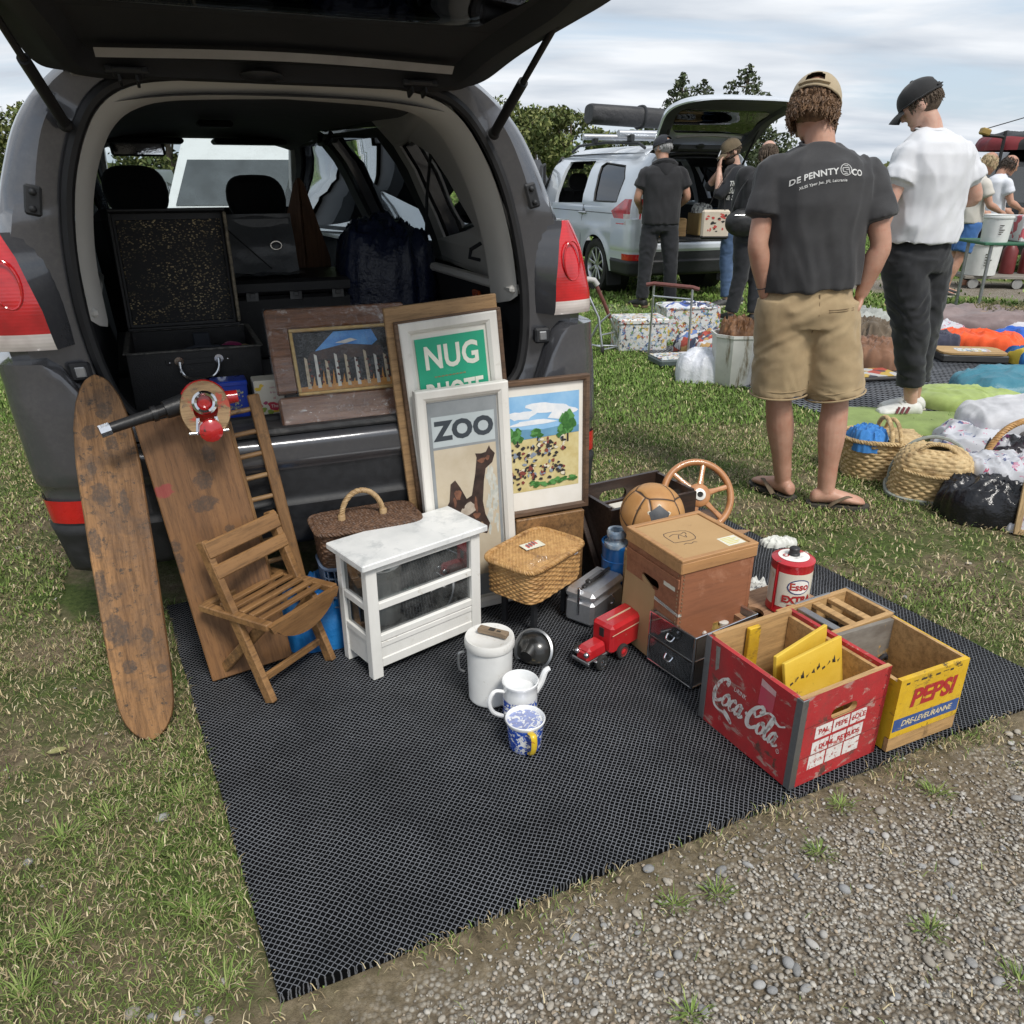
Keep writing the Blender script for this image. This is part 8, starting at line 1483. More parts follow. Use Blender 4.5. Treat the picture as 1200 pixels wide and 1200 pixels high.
for sd in 'lr': shoe(hm, j['an_'+sd], J['toe_'+sd], _mats['dark trainer'], SHW, 1.05)
b = MB(); b.sph((0, 0, .13), (.17, .09, .13), 24, 16, mapf=lambda q: tuple(V3(q)+V3(q).normalized()*.012*noise.noise(V3(q)*14))); b.tube(catmull([(-.12, 0, .22), (-.05, .02, .42), (.10, .06, .62), (.18, .12, .70)], 6), .012, 6, flat=.4); b.cyl((-.10, -.075, .20), (.10, -.075, .20), .006, m=1)
o = b.build('shoulder_bag', [M('black bag leather', (.010, .010, .011), (.022, .022, .022), scale=30, rough=.35, bump=.5, bscale=40), CHROME]); o.location = HB+V3((-.13, -.14, .84)); tag(o, 'black leather shoulder bag carried by the half hidden person in black', 'bag')
# --- two people at the stall far on the right
FB = V3((5.55, 10.25, 0)); ph = R(60)
J = dict(phi=ph, pelvis=(0, 0, .90), chest=(-.02, 0, 1.24), neck=(-.0, 0, 1.43), head=(.10, 0, 1.53), hyaw=R(20), hpitch=R(22), sh_l=(.0, .17, 1.31), el_l=(.10, .22, 1.08), wr_l=(.24, .16, .98), sh_r=(.0, -.17, 1.31), el_r=(.08, -.22, 1.08), wr_r=(.24, -.18, 1.0), hip_l=(0, .09, .83), kn_l=(-.02, .1, .46), an_l=(-.06, .11, .08), toe_l=V3((1, .1, 0)), hip_r=(0, -.09, .83), kn_r=(-.08, -.1, .46), an_r=(-.22, -.1, .08), toe_r=V3((1, 0, 0)), fh=.02)
fm, Tm, j = human('person', 'person in a beige shirt and blue shorts bending at the green table', FB, J, SKIN, voxel=.012)
shirt(fm, j, J, cloth('beige linen', (.50, .47, .42), (.60, .57, .52)), ph, .98, .86, .6, .014, 1.0, .014, 41, (0, 0), .01); trousers(fm, j, cloth('blue shorts', (.03, .10, .28), (.05, .15, .38)), ph, .98, .93, 1, .165, .105, .09, .11, .014, 43, .01, 'shorts', .13, .8); hairdo(fm, Tm, M('fair hair', (.30, .22, .12), (.42, .33, .2), scale=80, rough=.6), 150, -.06, .08, .06, 16)
for sd in 'lr': shoe(fm, j['an_'+sd], J['toe_'+sd], _mats['dark trainer'], SOL, 1.0)
SB = V3((6.35, 11.2, 0)); J = dict(J); J.update(hyaw=R(-10), head=(.09, 0, 1.52))
sm_, Tm, j = human('person', 'dark-haired person in a white top and dark apron behind the green table', SB, J, SKIN, voxel=.012)
shirt(sm_, j, J, cloth('white cotton top', (.58, .60, .66), (.68, .70, .74)), ph, .96, .86, .55, .014, 1.0, .014, 47, (0, 0), .01); trousers(sm_, j, _mats['black denim'], ph, .96, .93, .97, .16, .10, .08, .07, .014, 49, .01); hairdo(sm_, Tm, M('dark brown hair', (.02, .012, .008), (.05, .032, .02), scale=80, rough=.5), 200, -.05, .09, .07, 18)
# ---------------------------------------------------------------- the silver car and its load
SVA = R(20); SVM = Matrix.Translation((2.20, 10.15, 0)) @ Matrix.Rotation(SVA, 4, 'Z'); SV = lambda x, y, z: SVM @ Vector((x, y, z))
wagon('silver', SVM, paint('silver paint', (.60, .64, .69), rough=.30, coat=.8, dustamt=.08, metal=.25), TINT, 2, True, 'silver people carrier with its tailgate up and front door open, beyond the grass', rails=True)
b = MB(); T = SVM @ Matrix.Translation((-.86, 2.95, 0)) @ Matrix.Rotation(R(62), 4, 'Z'); b.prism([(0, .35), (.95, .40), (.98, .95), (.0, 1.0)], -.03, .03, 0, T @ Matrix.Rotation(R(90), 4, 'X')); b.tube([T @ Vector(p) for p in ((.0, 0, 1.0), (.12, 0, 1.25), (.45, 0, 1.52), (.93, 0, 1.56), (.97, 0, .95))], .025, 6, 1)
o = b.build('door', [_mats['silver paint'], SEAL]); tag(o, 'open front door swung out from the silver people carrier', 'car door')
b = MB(); M0 = SVM @ Matrix.Translation((.10, 1.15, 2.06)) @ Matrix.Rotation(R(2), 4, 'Y'); b.loft([[tuple(M0 @ Vector((x, y*k, z*k))) for y, z in [sq(2*PI*i/24, 3.2) for i in range(24)] for y, z in [(y*.14, z*.115)]] for x, k in ((-1.02, .9), (-1.0, 1), (-.4, 1.02), (.2, .98), (1.0, 1), (1.03, .9))])
for x in (-.3, .55): b.tube([tuple(M0 @ Vector((x, y*.148, z*.123))) for y, z in [sq(2*PI*i/24, 3.2) for i in range(24)]], .018, 6, 1, closed=True); b.bar(SV(x+.1, 1.15, 1.86), SV(x+.1, 1.15, 1.97), .05, .03, 1)
b.text('ADVEN', .055, M0 @ Matrix.Translation((.05, -.1445, .03)) @ Matrix.Rotation(R(90), 4, 'X'), m=2); o = b.build('roof_bag', [M('black awning fabric', (.016, .016, .018), (.034, .034, .037), scale=8, rough=.5, bump=.5, bscale=9, bdist=.03), BLACKP, LETW]); tag(o, 'long black awning bag strapped across the roof of the silver car', 'roof bag')
def boxthing(nm, label, cat, c, size, yaw, mat, lid=None, group=None, bev=.01, open_=False, taper=None):
    r = thing(nm, label, cat, (c[0], c[1], c[2]), R(yaw), group); b = MB(); w, d, h = size
    if open_:
        t_ = .012
        for (x0, y0, x1, y1) in ((-w/2, -d/2, w/2, -d/2+t_), (-w/2, d/2-t_, w/2, d/2), (-w/2, -d/2+t_, -w/2+t_, d/2-t_), (w/2-t_, -d/2+t_, w/2, d/2-t_)): b.box(((x0+x1)/2, (y0+y1)/2, h/2), (x1-x0, y1-y0, h), bev=.003)
        b.box((0, 0, .01), (w-.02, d-.02, .012)); b.tube([(x*(w/2+.004), y*(d/2+.004), h) for x, y in [sq(2*PI*i/32, 8) for i in range(32)]], .009, 6, closed=True)
    else: b.box((0, 0, h/2), (w, d, h), bev=bev, taper=taper)
    b.build('container', mat, r)
    if lid: b = MB(); b.box((0, 0, h+.015), (w+.02, d+.02, .05), bev=.012); b.build('lid', lid, r)
    return r
q = SV(.32, .28, .71); boxthing('cardboard_box', 'yellow-brown cardboard box in the boot of the silver car', 'box', q, (.34, .28, .26), 20, M('yellow cardboard', (.42, .29, .12), (.48, .34, .15), rough=.8)); heap('paper', 'crumpled white paper on top of the yellow cardboard box', 'paper', SV(.26, .28, .97), .12, .09, .09, PAPER, 0, 2, 1.8, 6, rough_edge=.3)
boxthing('storage_tub', 'dark blue storage tub in the boot of the silver car', 'tub', SV(.62, .32, .71), (.26, .30, .30), 20, M('dark blue tub', (.012, .03, .06), rough=.4), open_=True); boxthing('fruit_crate', 'orange and brown crate low in the silver boot behind the man in black', 'crate', SV(-.3, .25, .71), (.5, .3, .2), 20, CRATEW, open_=True)
heap('plastic_sheet', 'crumpled clear plastic sheet on the grass under the silver car', 'plastic', (1.0, 9.0, 0), .32, .16, .06, FILM, 0, 31, 1.8, 7, rough_edge=.4)
# ---------------------------------------------------------------- middle ground
COMIC = pattern('printed comic panels', [(.55, .56, .55), (.58, .42, .08), (.08, .16, .34), (.6, .6, .58), (.05, .05, .06), (.16, .26, .12), (.62, .62, .6), (.40, .10, .05), (.3, .4, .5)], 48, .45, base=(.60, .61, .60), cover=.52); TUBW = M('white tub plastic', (.60, .62, .60), (.68, .69, .67), rough=.4)
boxthing('storage_box', 'printed white storage box with a clipped lid, beside the folding trolley', 'storage box', (1.10, 6.95, .0), (.42, .30, .235), 8, COMIC, COMIC); r = boxthing('laundry_basket', 'open printed white laundry basket behind the trolley handle', 'basket', (1.60, 7.40, 0), (.50, .36, .30), 8, COMIC, open_=True); heap('laundry', 'blue and white cloth filling the printed laundry basket', 'cloth', (1.60, 7.40, .18), .23, .16, .13, pattern('blue white cloth', [(.6, .6, .62), (.06, .10, .3), (.5, .52, .56), (.03, .04, .08)], 18, .8), 8, 3, 1.2, 6, n=5)
boxthing('game_box', 'flat printed game box lying on the dark mat by the trolley', 'game', (1.29, 6.30, .012), (.34, .26, .05), 14, M('dark green box side', (.06, .08, .08), rough=.5), None); b = MB(); b.box((0, 0, .004), (.32, .24, .008), bev=.002); o = b.build('game_board', COMIC); o.location = (1.29, 6.30, .063); o.rotation_euler = (0, 0, R(14)); tag(o, 'printed game board lying on the flat green-edged game box', 'board')
CHR = M('tube chrome', (.5, .51, .53), rough=.25, metal=.9); MAR = M('maroon grip', (.10, .03, .025), (.16, .05, .04), scale=40, rough=.5)
r = thing('folding_trolley', 'folded chrome luggage trolley with a maroon grip, standing on the grass', 'trolley', (.78, 6.80, 0)); b = MB(); b.tube([(.16, .05, .03), (.04, .02, .30), (-.08, 0, .56), (-.10, .0, .585)], .011, 8); b.tube([(-.02, -.12, .03), (-.06, -.09, .30), (-.19, -.02, .56)], .011, 8); b.tube([(-.14, .06, .03), (-.05, .03, .22), (.05, 0, .32)], .009, 8)
for p_, q_ in (((.16, .05, .04), (-.02, -.12, .04)), ((-.02, -.12, .06), (-.14, .06, .06)), ((-.14, .06, .04), (.16, .05, .04)), ((.10, .03, .16), (-.03, -.10, .16))): b.cyl(p_, q_, .007, n=8)
b.build('frame', CHR, r); b = MB(); b.tube([(-.20, -.02, .57), (-.15, -.01, .60), (-.10, 0, .59), (-.07, 0, .55)], .024, 10); b.build('handle', M('grey grip', (.35, .34, .33), rough=.5), r); b = MB(); b.tube([(-.08, 0, .55), (-.01, .01, .41), (.05, .02, .28)], .016, 8); b.build('grip', MAR, r)
for c in ((.17, .05, .035), (-.02, -.13, .035), (-.15, .06, .035)): b = MB(); b.cyl((c[0]-.012, c[1], .035), (c[0]+.012, c[1], .035), .034, n=16); b.build('wheel', TYRE, r)
r = thing('trolley_handle', 'upright trolley frame with a maroon crossbar, in front of the laundry basket', 'trolley', (1.25, 6.40, 0)); b = MB(); b.tube([(-.13, .10, .0), (-.13, .06, .60)], .009, 8); b.tube([(.15, -.10, 0), (.15, -.06, .585)], .009, 8); b.cyl((-.13, .06, .51), (.15, -.06, .50), .006, n=8); b.build('frame', CHR, r); b = MB(); b.tube([(-.19, .07, .595), (-.13, .06, .605), (.15, -.06, .59), (.20, -.07, .575)], .016, 8); b.build('crossbar', MAR, r)
heap('printed_cloths', 'jumble of printed red, white and blue cloths on the end of the dark mat', 'cloth', (1.72, 6.55, .012), .32, .36, .17, pattern('jumble print', [(.5, .5, .5), (.06, .07, .12), (.34, .06, .04), (.55, .55, .56), (.42, .26, .1), (.04, .04, .05), (.10, .16, .34)], 16, .7), 10, 5, 1.6, 8, rough_edge=.3); heap('plastic_bag', 'white plastic bag slumped on the grass against the white bin', 'bag', (1.43, 5.78, 0), .22, .15, .20, M('white plastic', (.58, .60, .66), (.70, .72, .76), scale=4, rough=.3, bump=.6, bscale=14, bdist=.02), -20, 9, 1.0, 5, rough_edge=.25)
r = thing('waste_bin', 'stained white plastic bin holding tangled brown straps, behind the shorts', 'bin', (1.60, 5.68, 0)); b = MB(); b.lathe([(0, 0), (.145, 0), (.15, .01), (.175, .34), (.183, .345), (.183, .365), (.172, .365), (.150, .03), (0, .02)], 8, caps=False, T=Matrix.Rotation(.4, 4, 'Z')); b.build('bin_body', M('stained bin', (.55, .55, .52), (.66, .66, .63), scale=6, rough=.45, spots=((.20, .16, .10), 7, .60, .68, (1, 1, .2))), r, 30)
heap('straps', 'tangled brown leather straps sticking out of the white bin', 'straps', (1.60, 5.68, .27), .13, .13, .16, M('brown strap leather', (.10, .045, .02), (.25, .12, .05), scale=20, rough=.5), 0, 4, 2.0, 8)
def cl(nm, label, cat, x, y, rx, ry, h, col, yaw=0, seed=0, fold=1.2, z=.016, mat=None, fs=7, **k):
    m_ = mat or cloth('%s %s %d' % (nm, cat, seed), col, tuple(min(.9, c*1.5+.01) for c in col)); return heap(nm, label, cat, (x, y, z), rx, ry, h, m_, yaw, seed, fold, fs, **k)
FLOR = pattern('floral print', [(.5, .5, .54), (.4, .08, .14), (.08, .10, .2), (.5, .5, .54), (.3, .33, .4), (.48, .26, .34)], 34, .75, base=(.48, .49, .52), cover=.45)
cl('brown_cloth', 'brown wrinkled cloth heaped behind the left leg of the white T-shirt man', 'cloth', 3.02, 6.75, .20, .26, .24, (.10, .075, .05), 0, 1); cl('leather_coat', 'tan leather coat heaped beside the brown cloth', 'coat', 2.86, 6.25, .22, .24, .18, (.16, .08, .045), 0, 2); cl('coats', 'spread of mauve-brown coats at the back of the mat', 'coat', 4.55, 7.95, .75, .42, .16, (.16, .12, .115), -20, 3, 1.5); cl('white_sheet', 'white sheet spread at the far right of the mat', 'sheet', 5.05, 7.55, .55, .35, .13, (.42, .41, .43), -25, 4); cl('white_shirt', 'white and pink shirt folded in front of the coats', 'shirt', 3.95, 7.50, .26, .2, .12, (.5, .46, .5), 0, 5, mat=FLOR)
cl('orange_shirt', 'orange shirt with pale print lying on the mat', 'shirt', 4.10, 6.98, .34, .20, .12, (.62, .07, .012), -30, 6, 1.5); cl('blue_shirt', 'bright blue shirt lying behind the orange shirt', 'shirt', 4.62, 7.02, .36, .18, .12, (.01, .08, .38), -15, 7, 1.5); cl('blue_jersey', 'blue patterned jersey with a yellow collar at the mat edge', 'shirt', 4.28, 6.22, .34, .26, .13, (.01, .11, .28), 0, 8, 1.4, mat=pattern('blue jersey print', [(.01, .10, .30), (.02, .16, .40), (.01, .06, .2), (.01, .12, .33), (.6, .45, .05), (.02, .1, .28)], 9, .8)); cl('navy_cloth', 'dark navy cloth beside the orange shirt', 'cloth', 3.62, 7.0, .26, .2, .12, (.02, .022, .04), 0, 9, 1.5); cl('grey_cloth', 'grey and cream cloths at the far end of the mat behind the two men', 'cloth', 3.35, 7.85, .3, .3, .17, (.26, .27, .25), 0, 10, 1.5)
cl('teal_bag', 'teal plastic bag lying at the right edge of the mat', 'bag', 3.55, 5.30, .52, .28, .16, None, 0, 11, 1.0, mat=M('teal plastic', (.03, .16, .22), (.06, .22, .29), scale=4, rough=.35, bump=.5, bscale=12, bdist=.02)); cl('green_blanket', 'pale green blanket folded behind the white trainers', 'blanket', 2.98, 5.02, .34, .24, .10, (.26, .33, .10), -12, 12, .7); cl('green_towel', 'moss green towel spread on the ground under the white trainers', 'towel', 2.42, 4.62, .46, .28, .012, (.16, .22, .05), -15, 13, .4, n=5); cl('floral_fabric', 'folded floral fabric under the white cushion', 'fabric', 2.62, 4.02, .36, .24, .14, None, -10, 14, 1.2, mat=FLOR); cl('white_cushion', 'large white cushion lying on the floral fabric', 'cushion', 2.85, 4.18, .40, .26, .13, (.42, .42, .435), 12, 15, .6, z=.13); cl('grey_roll', 'rolled grey-brown fabric at the front of the white cushion', 'fabric', 2.82, 3.92, .22, .08, .10, (.10, .09, .085), 10, 16, .8, z=.12)
cl('grey_fabric', 'grey printed fabric sheet beneath the baskets', 'fabric', 2.35, 3.75, .26, .28, .07, None, 0, 17, 1.5, mat=pattern('grey print', [(.3, .31, .33), (.4, .4, .42), (.14, .14, .18), (.36, .3, .33)], 30, .8)); cl('floral_bag', 'floral bag slumped on the black bin liner at the right edge', 'bag', 2.30, 3.36, .24, .15, .12, None, -18, 18, .9, z=.10, mat=FLOR); cl('bin_liner', 'shiny black bin liner full of soft things, on the grass', 'bag', 2.09, 3.22, .205, .14, .155, None, -15, 19, 1.3, z=0, mat=M('black bin liner', (.006, .006, .008), (.014, .014, .017), scale=5, rough=.16, bump=.4, bscale=8, bdist=.03)); cl('white_cloth', 'white cloth spilling from under the black bin liner', 'cloth', 2.20, 3.10, .12, .07, .045, (.45, .45, .48), 0, 20, 1.5, z=0); cl('purple_scarf', 'black and purple shiny scarf inside the hoop-handled basket', 'scarf', 2.38, 3.52, .15, .12, .10, None, 0, 22, 1.6, z=.14, mat=pattern('purple satin', [(.01, .008, .012), (.16, .012, .09), (.02, .015, .02), (.4, .4, .42), (.008, .008, .01)], 22, .3))
r = boxthing('game_board', 'round-cornered wooden game board lying by the blue jersey', 'board', (3.70, 6.42, .016), (.50, .30, .06), -8, M('black edge', (.03, .03, .03), rough=.5)); b = MB(); b.prism(rrect(0, 0, .50, .30, .07), .061, .075); b.poly(rrect(.02, 0, .26, .14, .03), .0755, 1); b.build('top', [wood('pale board top', (.55, .36, .16), (.42, .26, .1), 0, 5), COMIC], r)
for i, (x, y, w_, d_, yw, lab) in enumerate(((2.66, 5.80, .34, .26, 10, 'magazine lying flat between the two men'), (2.10, 5.35, .30, .22, 24, 'picture book lying on the mat edge seen between the bare legs'))): r = boxthing('printed_book', 'colourful printed '+lab, 'book', (x, y, .016), (w_, d_, .03), yw, M('book edge', (.05, .045, .045), rough=.6)); b = MB(); b.box((0, 0, .033), (w_-.01, d_-.01, .004)); b.build('cover', pattern('book cover', [(.5, .34, .06), (.45, .45, .44), (.05, .05, .07), (.4, .07, .05), (.55, .5, .4)], 12, .4), r)
# baskets on the grass
r = thing('wicker_basket', 'tall pale wicker basket with a hoop handle and blue cloth, beside the flip-flops', 'basket', (1.82, 3.76, 0), R(-10)); b = MB(); basket_body(b, .36, .27, .20, 1.0, .86, 2.4, 40, 12, .006); b.poly([(x*.15, y*.11) for x, y in [sq(2*PI*i/30, 2.4) for i in range(30)]], .01); b.build('basket_body', WICKP, r, 60); b = MB(); braid(b, [(x*.185, y*.14, .20) for x, y in [sq(2*PI*i/36, 2.4) for i in range(36)]], .010, turns=30); b.build('rim', WICKP, r, 60)
b = MB(); braid(b, [(.02, .14*math.cos(a), .19+.10*math.sin(a)) for a in [PI*i/12 for i in range(13)]], .010, closed=False, turns=12); braid(b, [(.06, .14*math.cos(a), .19+.09*math.sin(a)) for a in [PI*i/12 for i in range(13)]], .009, closed=False, turns=12); b.build('handle', WICKP, r, 60); b = MB(); b.grid(24, 16, lambda u, v: (.02+.17*u, -.13+.26*v, .205+.02*math.sin(PI*v)*math.sin(PI*u)+.002*math.sin(v*70))); b.build('lid', WICKP, r, 60)
cl('blue_cloth', 'bright blue crumpled cloth inside the tall pale basket', 'cloth', 1.75, 3.74, .09, .09, .09, (.03, .16, .42), 0, 23, 1.6, z=.15)
r = thing('wicker_basket', 'domed pale wicker basket edged in grey, tilted towards the camera on the grass', 'basket', (1.95, 3.47, .015), R(-22)); r.rotation_euler = (R(10), 0, R(-22)); b = MB(); basket_body(b, .36, .24, .13, .92, 1.0, 3, 46, 9, .006); b.build('basket_body', WICKP, r, 60); b = MB(); weave(b, lambda u, v: (sq(2*PI*u, 3)[0]*.166*math.cos(v*1.25), sq(2*PI*u, 3)[1]*.11*math.cos(v*1.25), .13+.11*math.sin(v*1.45)), lambda u, v: Vector((sq(2*PI*u, 3)[0], sq(2*PI*u, 3)[1], .8)).normalized(), 34, 8, .005); b.build('domed_lid', WICKP, r, 60)
b = MB()
for z_, k in ((.0, 1.02), (.008, 1.03)): b.tube([(x*.18*k, y*.12*k, z_+.006) for x, y in [sq(2*PI*i/36, 3) for i in range(36)]], .009, 6, closed=True)
b.tube(catmull([(-.175, 0, .02), (-.17, .02, .12), (-.10, .06, .22), (0, .08, .25), (.10, .06, .22), (.17, .02, .12), (.175, 0, .02)], 5), .008, 6); b.build('grey_edging', M('grey cord', (.20, .22, .20), (.30, .32, .29), scale=40, rough=.8), r); b = MB(); braid(b, [(.09*math.cos(a), -.05+.02*math.sin(a), .19+.075*math.sin(a)) for a in [PI*i/12 for i in range(13)]], .007, closed=False, turns=10); braid(b, [(-.13, -.09, .15), (-.04, -.115, .145), (.05, -.115, .145), (.13, -.09, .15)], .007, closed=False, turns=8); b.build('handle', WICKP, r, 60)
r = thing('wicker_basket', 'brown basket with a tall cane hoop handle at the right edge', 'basket', (2.38, 3.52, 0), R(10)); b = MB(); basket_body(b, .38, .28, .17, 1.0, .85, 2.4, 36, 10, .006); b.build('basket_body', WICK, r, 60); b = MB(); braid(b, [(.19*math.cos(a), 0, .16+.19*math.sin(a)) for a in [PI*i/14 for i in range(15)]], .013, closed=False, turns=16); b.build('handle', WICK, r, 60)
r = thing('framed_picture', 'pale wooden picture frame leaning at the right edge of the photo', 'picture', M=frame(Vector((2.10, 3.03, 0)), (math.cos(R(-25)), math.sin(R(-25)), 0), (.0, .3, 1))); b = MB()
for c_, s_ in (((.012, 0, .15), (.024, .02, .30)), ((.238, 0, .15), (.024, .02, .30)), ((.125, 0, .012), (.202, .02, .024)), ((.125, 0, .288), (.202, .02, .024))): b.box(c_, s_, bev=.002)
b.build('frame', wood('pale frame wood', (.60, .42, .22), (.48, .32, .15), 2, 8), r); b = MB(); b.box((.125, .004, .15), (.21, .006, .26)); b.build('print', FLOR, r)
# ---------------------------------------------------------------- stall on the right
def van(label, x, y, yaw, L_, w, h, hood, mat, cat='van', sign=None, nose=.55):
    r = thing('parked_van' if cat == 'van' else 'parked_car', label, cat, (x, y, 0), R(yaw)); b = MB(); pr = [(0, .32), (0, h*.55), (.10, h*.92), (.35, h), (L_-hood-.75, h), (L_-hood, h*.56), (L_-.12, h*.47), (L_, h*.36), (L_, .32)]
    b.loft([[(s_*w/2*(1 if z_ < h*.6 else .86), y_, z_) for y_, z_ in pr] for s_ in (-1, -.92, .92, 1)]); b.build('body', mat, r, 25)
    DG = M('dark vehicle glass', (.02, .026, .028), (.05, .06, .065), scale=3, rough=.08, coat=1, spec=.8)
    for s_ in (-1, 1):
        for (y0, y1) in ((.35, .35+(L_-hood-.9)*.33), (.42+(L_-hood-.9)*.33, .35+(L_-hood-.9)*.66), (.42+(L_-hood-.9)*.66, L_-hood-.35)): g = MB(); g.add([(s_*(w/2*lerp(1, .86, k)+.006), yy, lerp(h*.6, h*.92, k)) for k, yy in ((0, y0), (0, y1), (1, y1-(.25 if y1 > L_-hood-.5 else 0)), (1, y0+.03))], [(0, 1, 2, 3)]); g.build('window', DG, r)
        for yc in (.8, L_-.85): g = MB(); g.cyl((s_*w/2*.82, yc, .33), (s_*(w/2+.01), yc, .33), .33, n=24); g.cyl((s_*w/2*.9, yc, .33), (s_*(w/2+.016), yc, .33), .19, n=18, m=1); g.build('wheel', [TYRE, ALU], r)
    yf, zf = L_-hood, h*.57; yt, zt = L_-hood-.72, h*.97; g = MB(); g.add([(-w*.44, yf+.004, zf), (w*.44, yf+.004, zf), (w*.37, yt+.012, zt), (-w*.37, yt+.012, zt)], [(0, 1, 2, 3)]); g.build('windscreen', DG, r); g = MB(); g.add([(-w*.40, -.006, h*.60), (w*.40, -.006, h*.60), (w*.34, .075, h*.88), (-w*.34, .075, h*.88)], [(0, 1, 2, 3)]); g.build('rear_window', DG, r)
    for s_ in (-1, 1): g = MB(); g.box((s_*w*.38, L_-.02, h*.40), (.26, .10, .14), bev=.03); g.build('headlight', CLEARL, r); g = MB(); g.box((s_*w*.45, .0, h*.5), (.10, .05, .24), bev=.02); g.build('tail_lamp', REDL, r)
    if sign: g = MB(); T = Matrix.Translation((0, L_-hood-.9, h+.12)) @ Matrix.Rotation(R(180), 4, 'Z'); g.box((0, 0, 0), (1.15, .05, .24), 0, bev=.01, T=T); g.text('CAMPER VANS', .085, T @ Matrix.Translation((-.18, -.0265, .04)) @ Matrix.Rotation(R(90), 4, 'X'), m=1, bold=.002); g.text('FOR HIRE', .085, T @ Matrix.Translation((-.2, -.0265, -.05)) @ Matrix.Rotation(R(90), 4, 'X'), m=1, bold=.002); blob(g, .40, 0, .11, .07, 2, .0262, 1, T=T @ Matrix.Rotation(R(90), 4, 'X')); blob(g, .40, 0, .08, .04, 3, .0270, 2, T=T @ Matrix.Rotation(R(90), 4, 'X')); g.build('roof_sign', [TUBW, _mats['black print'], M('blue badge', (.02, .2, .4), rough=.4), M('red badge', (.5, .12, .06), rough=.4)], r)
    return r
WPA = paint('white van paint', (.66, .67, .67), rough=.35, coat=.5); DPA = paint('dark car paint', (.018, .02, .024), rough=.3, coat=.8); BPA = paint('blue car paint', (.02, .07, .20), rough=.3, coat=.8)
van('white camper van with a sign board on its roof, seen through the windscreen', -3.75, 14.2, 187, 4.6, 1.85, 1.86, .85, WPA, sign=True); van('white van seen through the side windows of the grey car', -1.9, 20.5, 150, 5.0, 1.9, 2.0, .8, WPA); van('dark four-wheel drive seen through the tinted rear side window', -2.6, 17.8, 200, 4.4, 1.85, 1.75, 1.1, DPA, 'car'); van('blue estate car parked among the vans beyond the grey car', -3.4, 17.0, 195, 4.3, 1.75, 1.45, 1.1, BPA, 'car'); van('dark van with a loaded roof parked beyond the silver car', -1.0, 21.5, 195, 4.8, 1.9, 1.72, .9, DPA); van('silver hatchback parked at the far left of the row', -7.2, 16.5, 190, 4.0, 1.7, 1.5, 1.0, _mats['silver paint'], 'car')
r = van('black four-wheel drive with a roof rack behind the green table', 7.35, 12.6, -72, 4.4, 1.95, 1.72, .9, DPA, 'car'); cl('roof_tarp', 'red and black tarpaulin bundle on the roof rack of the black four-wheel drive', 'tarpaulin', 8.2, 12.55, 1.5, .7, .26, None, 10, 24, 1.0, z=1.72, mat=pattern('red black tarp', [(.18, .015, .02), (.01, .01, .012), (.14, .02, .03), (.01, .01, .01)], 1.6, .6))
r = thing('lamp_bracket', 'brass floodlight on a bent black bracket above the black four-wheel drive', 'lamp', (6.72, 12.0, 0)); b = MB(); b.tube(catmull([(.02, 0, 0), (.02, 0, 1.80), (.01, 0, 1.87), (-.06, 0, 1.89), (-.28, 0, 1.905)], 5), .022, 8); b.build('bracket', SEAL, r); b = MB(); b.box((-.26, 0, 1.945), (.13, .10, .085), rot=(0, R(15), 0), bev=.015); b.build('lamp_head', M('brass lamp', (.32, .22, .07), rough=.4, metal=.6), r)
b = MB(); b.tube(catmull([(6.42, 12.0, 1.97), (7.3, 12.0, 2.22), (8.6, 12.0, 2.62)], 8), .007, 5); o = b.build('cable', SEAL); tag(o, 'thin dark cable rising to the right from the brass floodlight', 'cable')
r = thing('folding_table', 'dark green folding table holding white tubs', 'table', (5.75, 8.95, 0), R(-6)); b = MB(); b.box((0, 0, .735), (1.6, .70, .03), bev=.006); b.build('tabletop', M('green table', (.02, .10, .055), (.03, .13, .07), rough=.5), r)
for x in (-.7, .7):
    for y in (-.28, .28): b = MB(); b.cyl((x, y, 0), (x, y, .72), .018, n=10); b.build('leg', STEEL, r)
def tub(label, x, y, z, rr, h, group=None, mat=TUBW):
    r = thing('plastic_tub', label, 'tub', (x, y, z)); b = MB(); b.lathe([(0, 0), (rr*.9, 0), (rr, h*.86), (rr*1.06, h*.87), (rr*1.06, h*.93), (rr, h*.94), (rr*1.02, h), (rr*.94, h), (rr*.9, h*.97), (0, h*.97)], 28, caps=False); b.build('tub_body', mat, r); b = MB()
    for k in range(5): b.add([(rr*1.0*math.cos(a)*1.001, rr*math.sin(a)*1.001, h*(.28+.08*k)) for a in (-1.9, -1.9+.2+.1*(k % 3))]+[(rr*math.cos(a)*1.004, rr*math.sin(a)*1.004, h*(.31+.08*k)) for a in (-1.9+.2+.1*(k % 3), -1.9)], [(0, 1, 2, 3)])
    b.build('label_print', _mats['black print'], r); return r
tub('white tub with small print on the left end of the green table', 5.08, 8.82, .75, .14, .27); boxthing('printed_carton', 'white carton with red print beside the tub on the green table', 'carton', (5.55, 8.85, .75), (.50, .30, .26), -4, pattern('red white carton', [(.6, .58, .58), (.5, .1, .12), (.62, .6, .6), (.6, .58, .58)], 14, .6)); tub('large white bucket standing on the low wooden dolly', 6.28, 11.1, .17, .22, .44)
r = thing('dolly', 'low wooden dolly carrying the white bucket', 'dolly', (6.75, 11.15, 0), R(-8)); b = MB(); b.box((0, 0, .145), (1.35, .55, .04), bev=.004); b.build('deck', wood('grey deck wood', (.36, .33, .29), (.22, .2, .17), 0, 5), r)
for x in (-.55, .0, .55): b = MB(); b.cyl((x, -.26, .065), (x, -.22, .065), .065, n=16); b.build('wheel', M('grey caster', (.25, .25, .24), rough=.6), r)
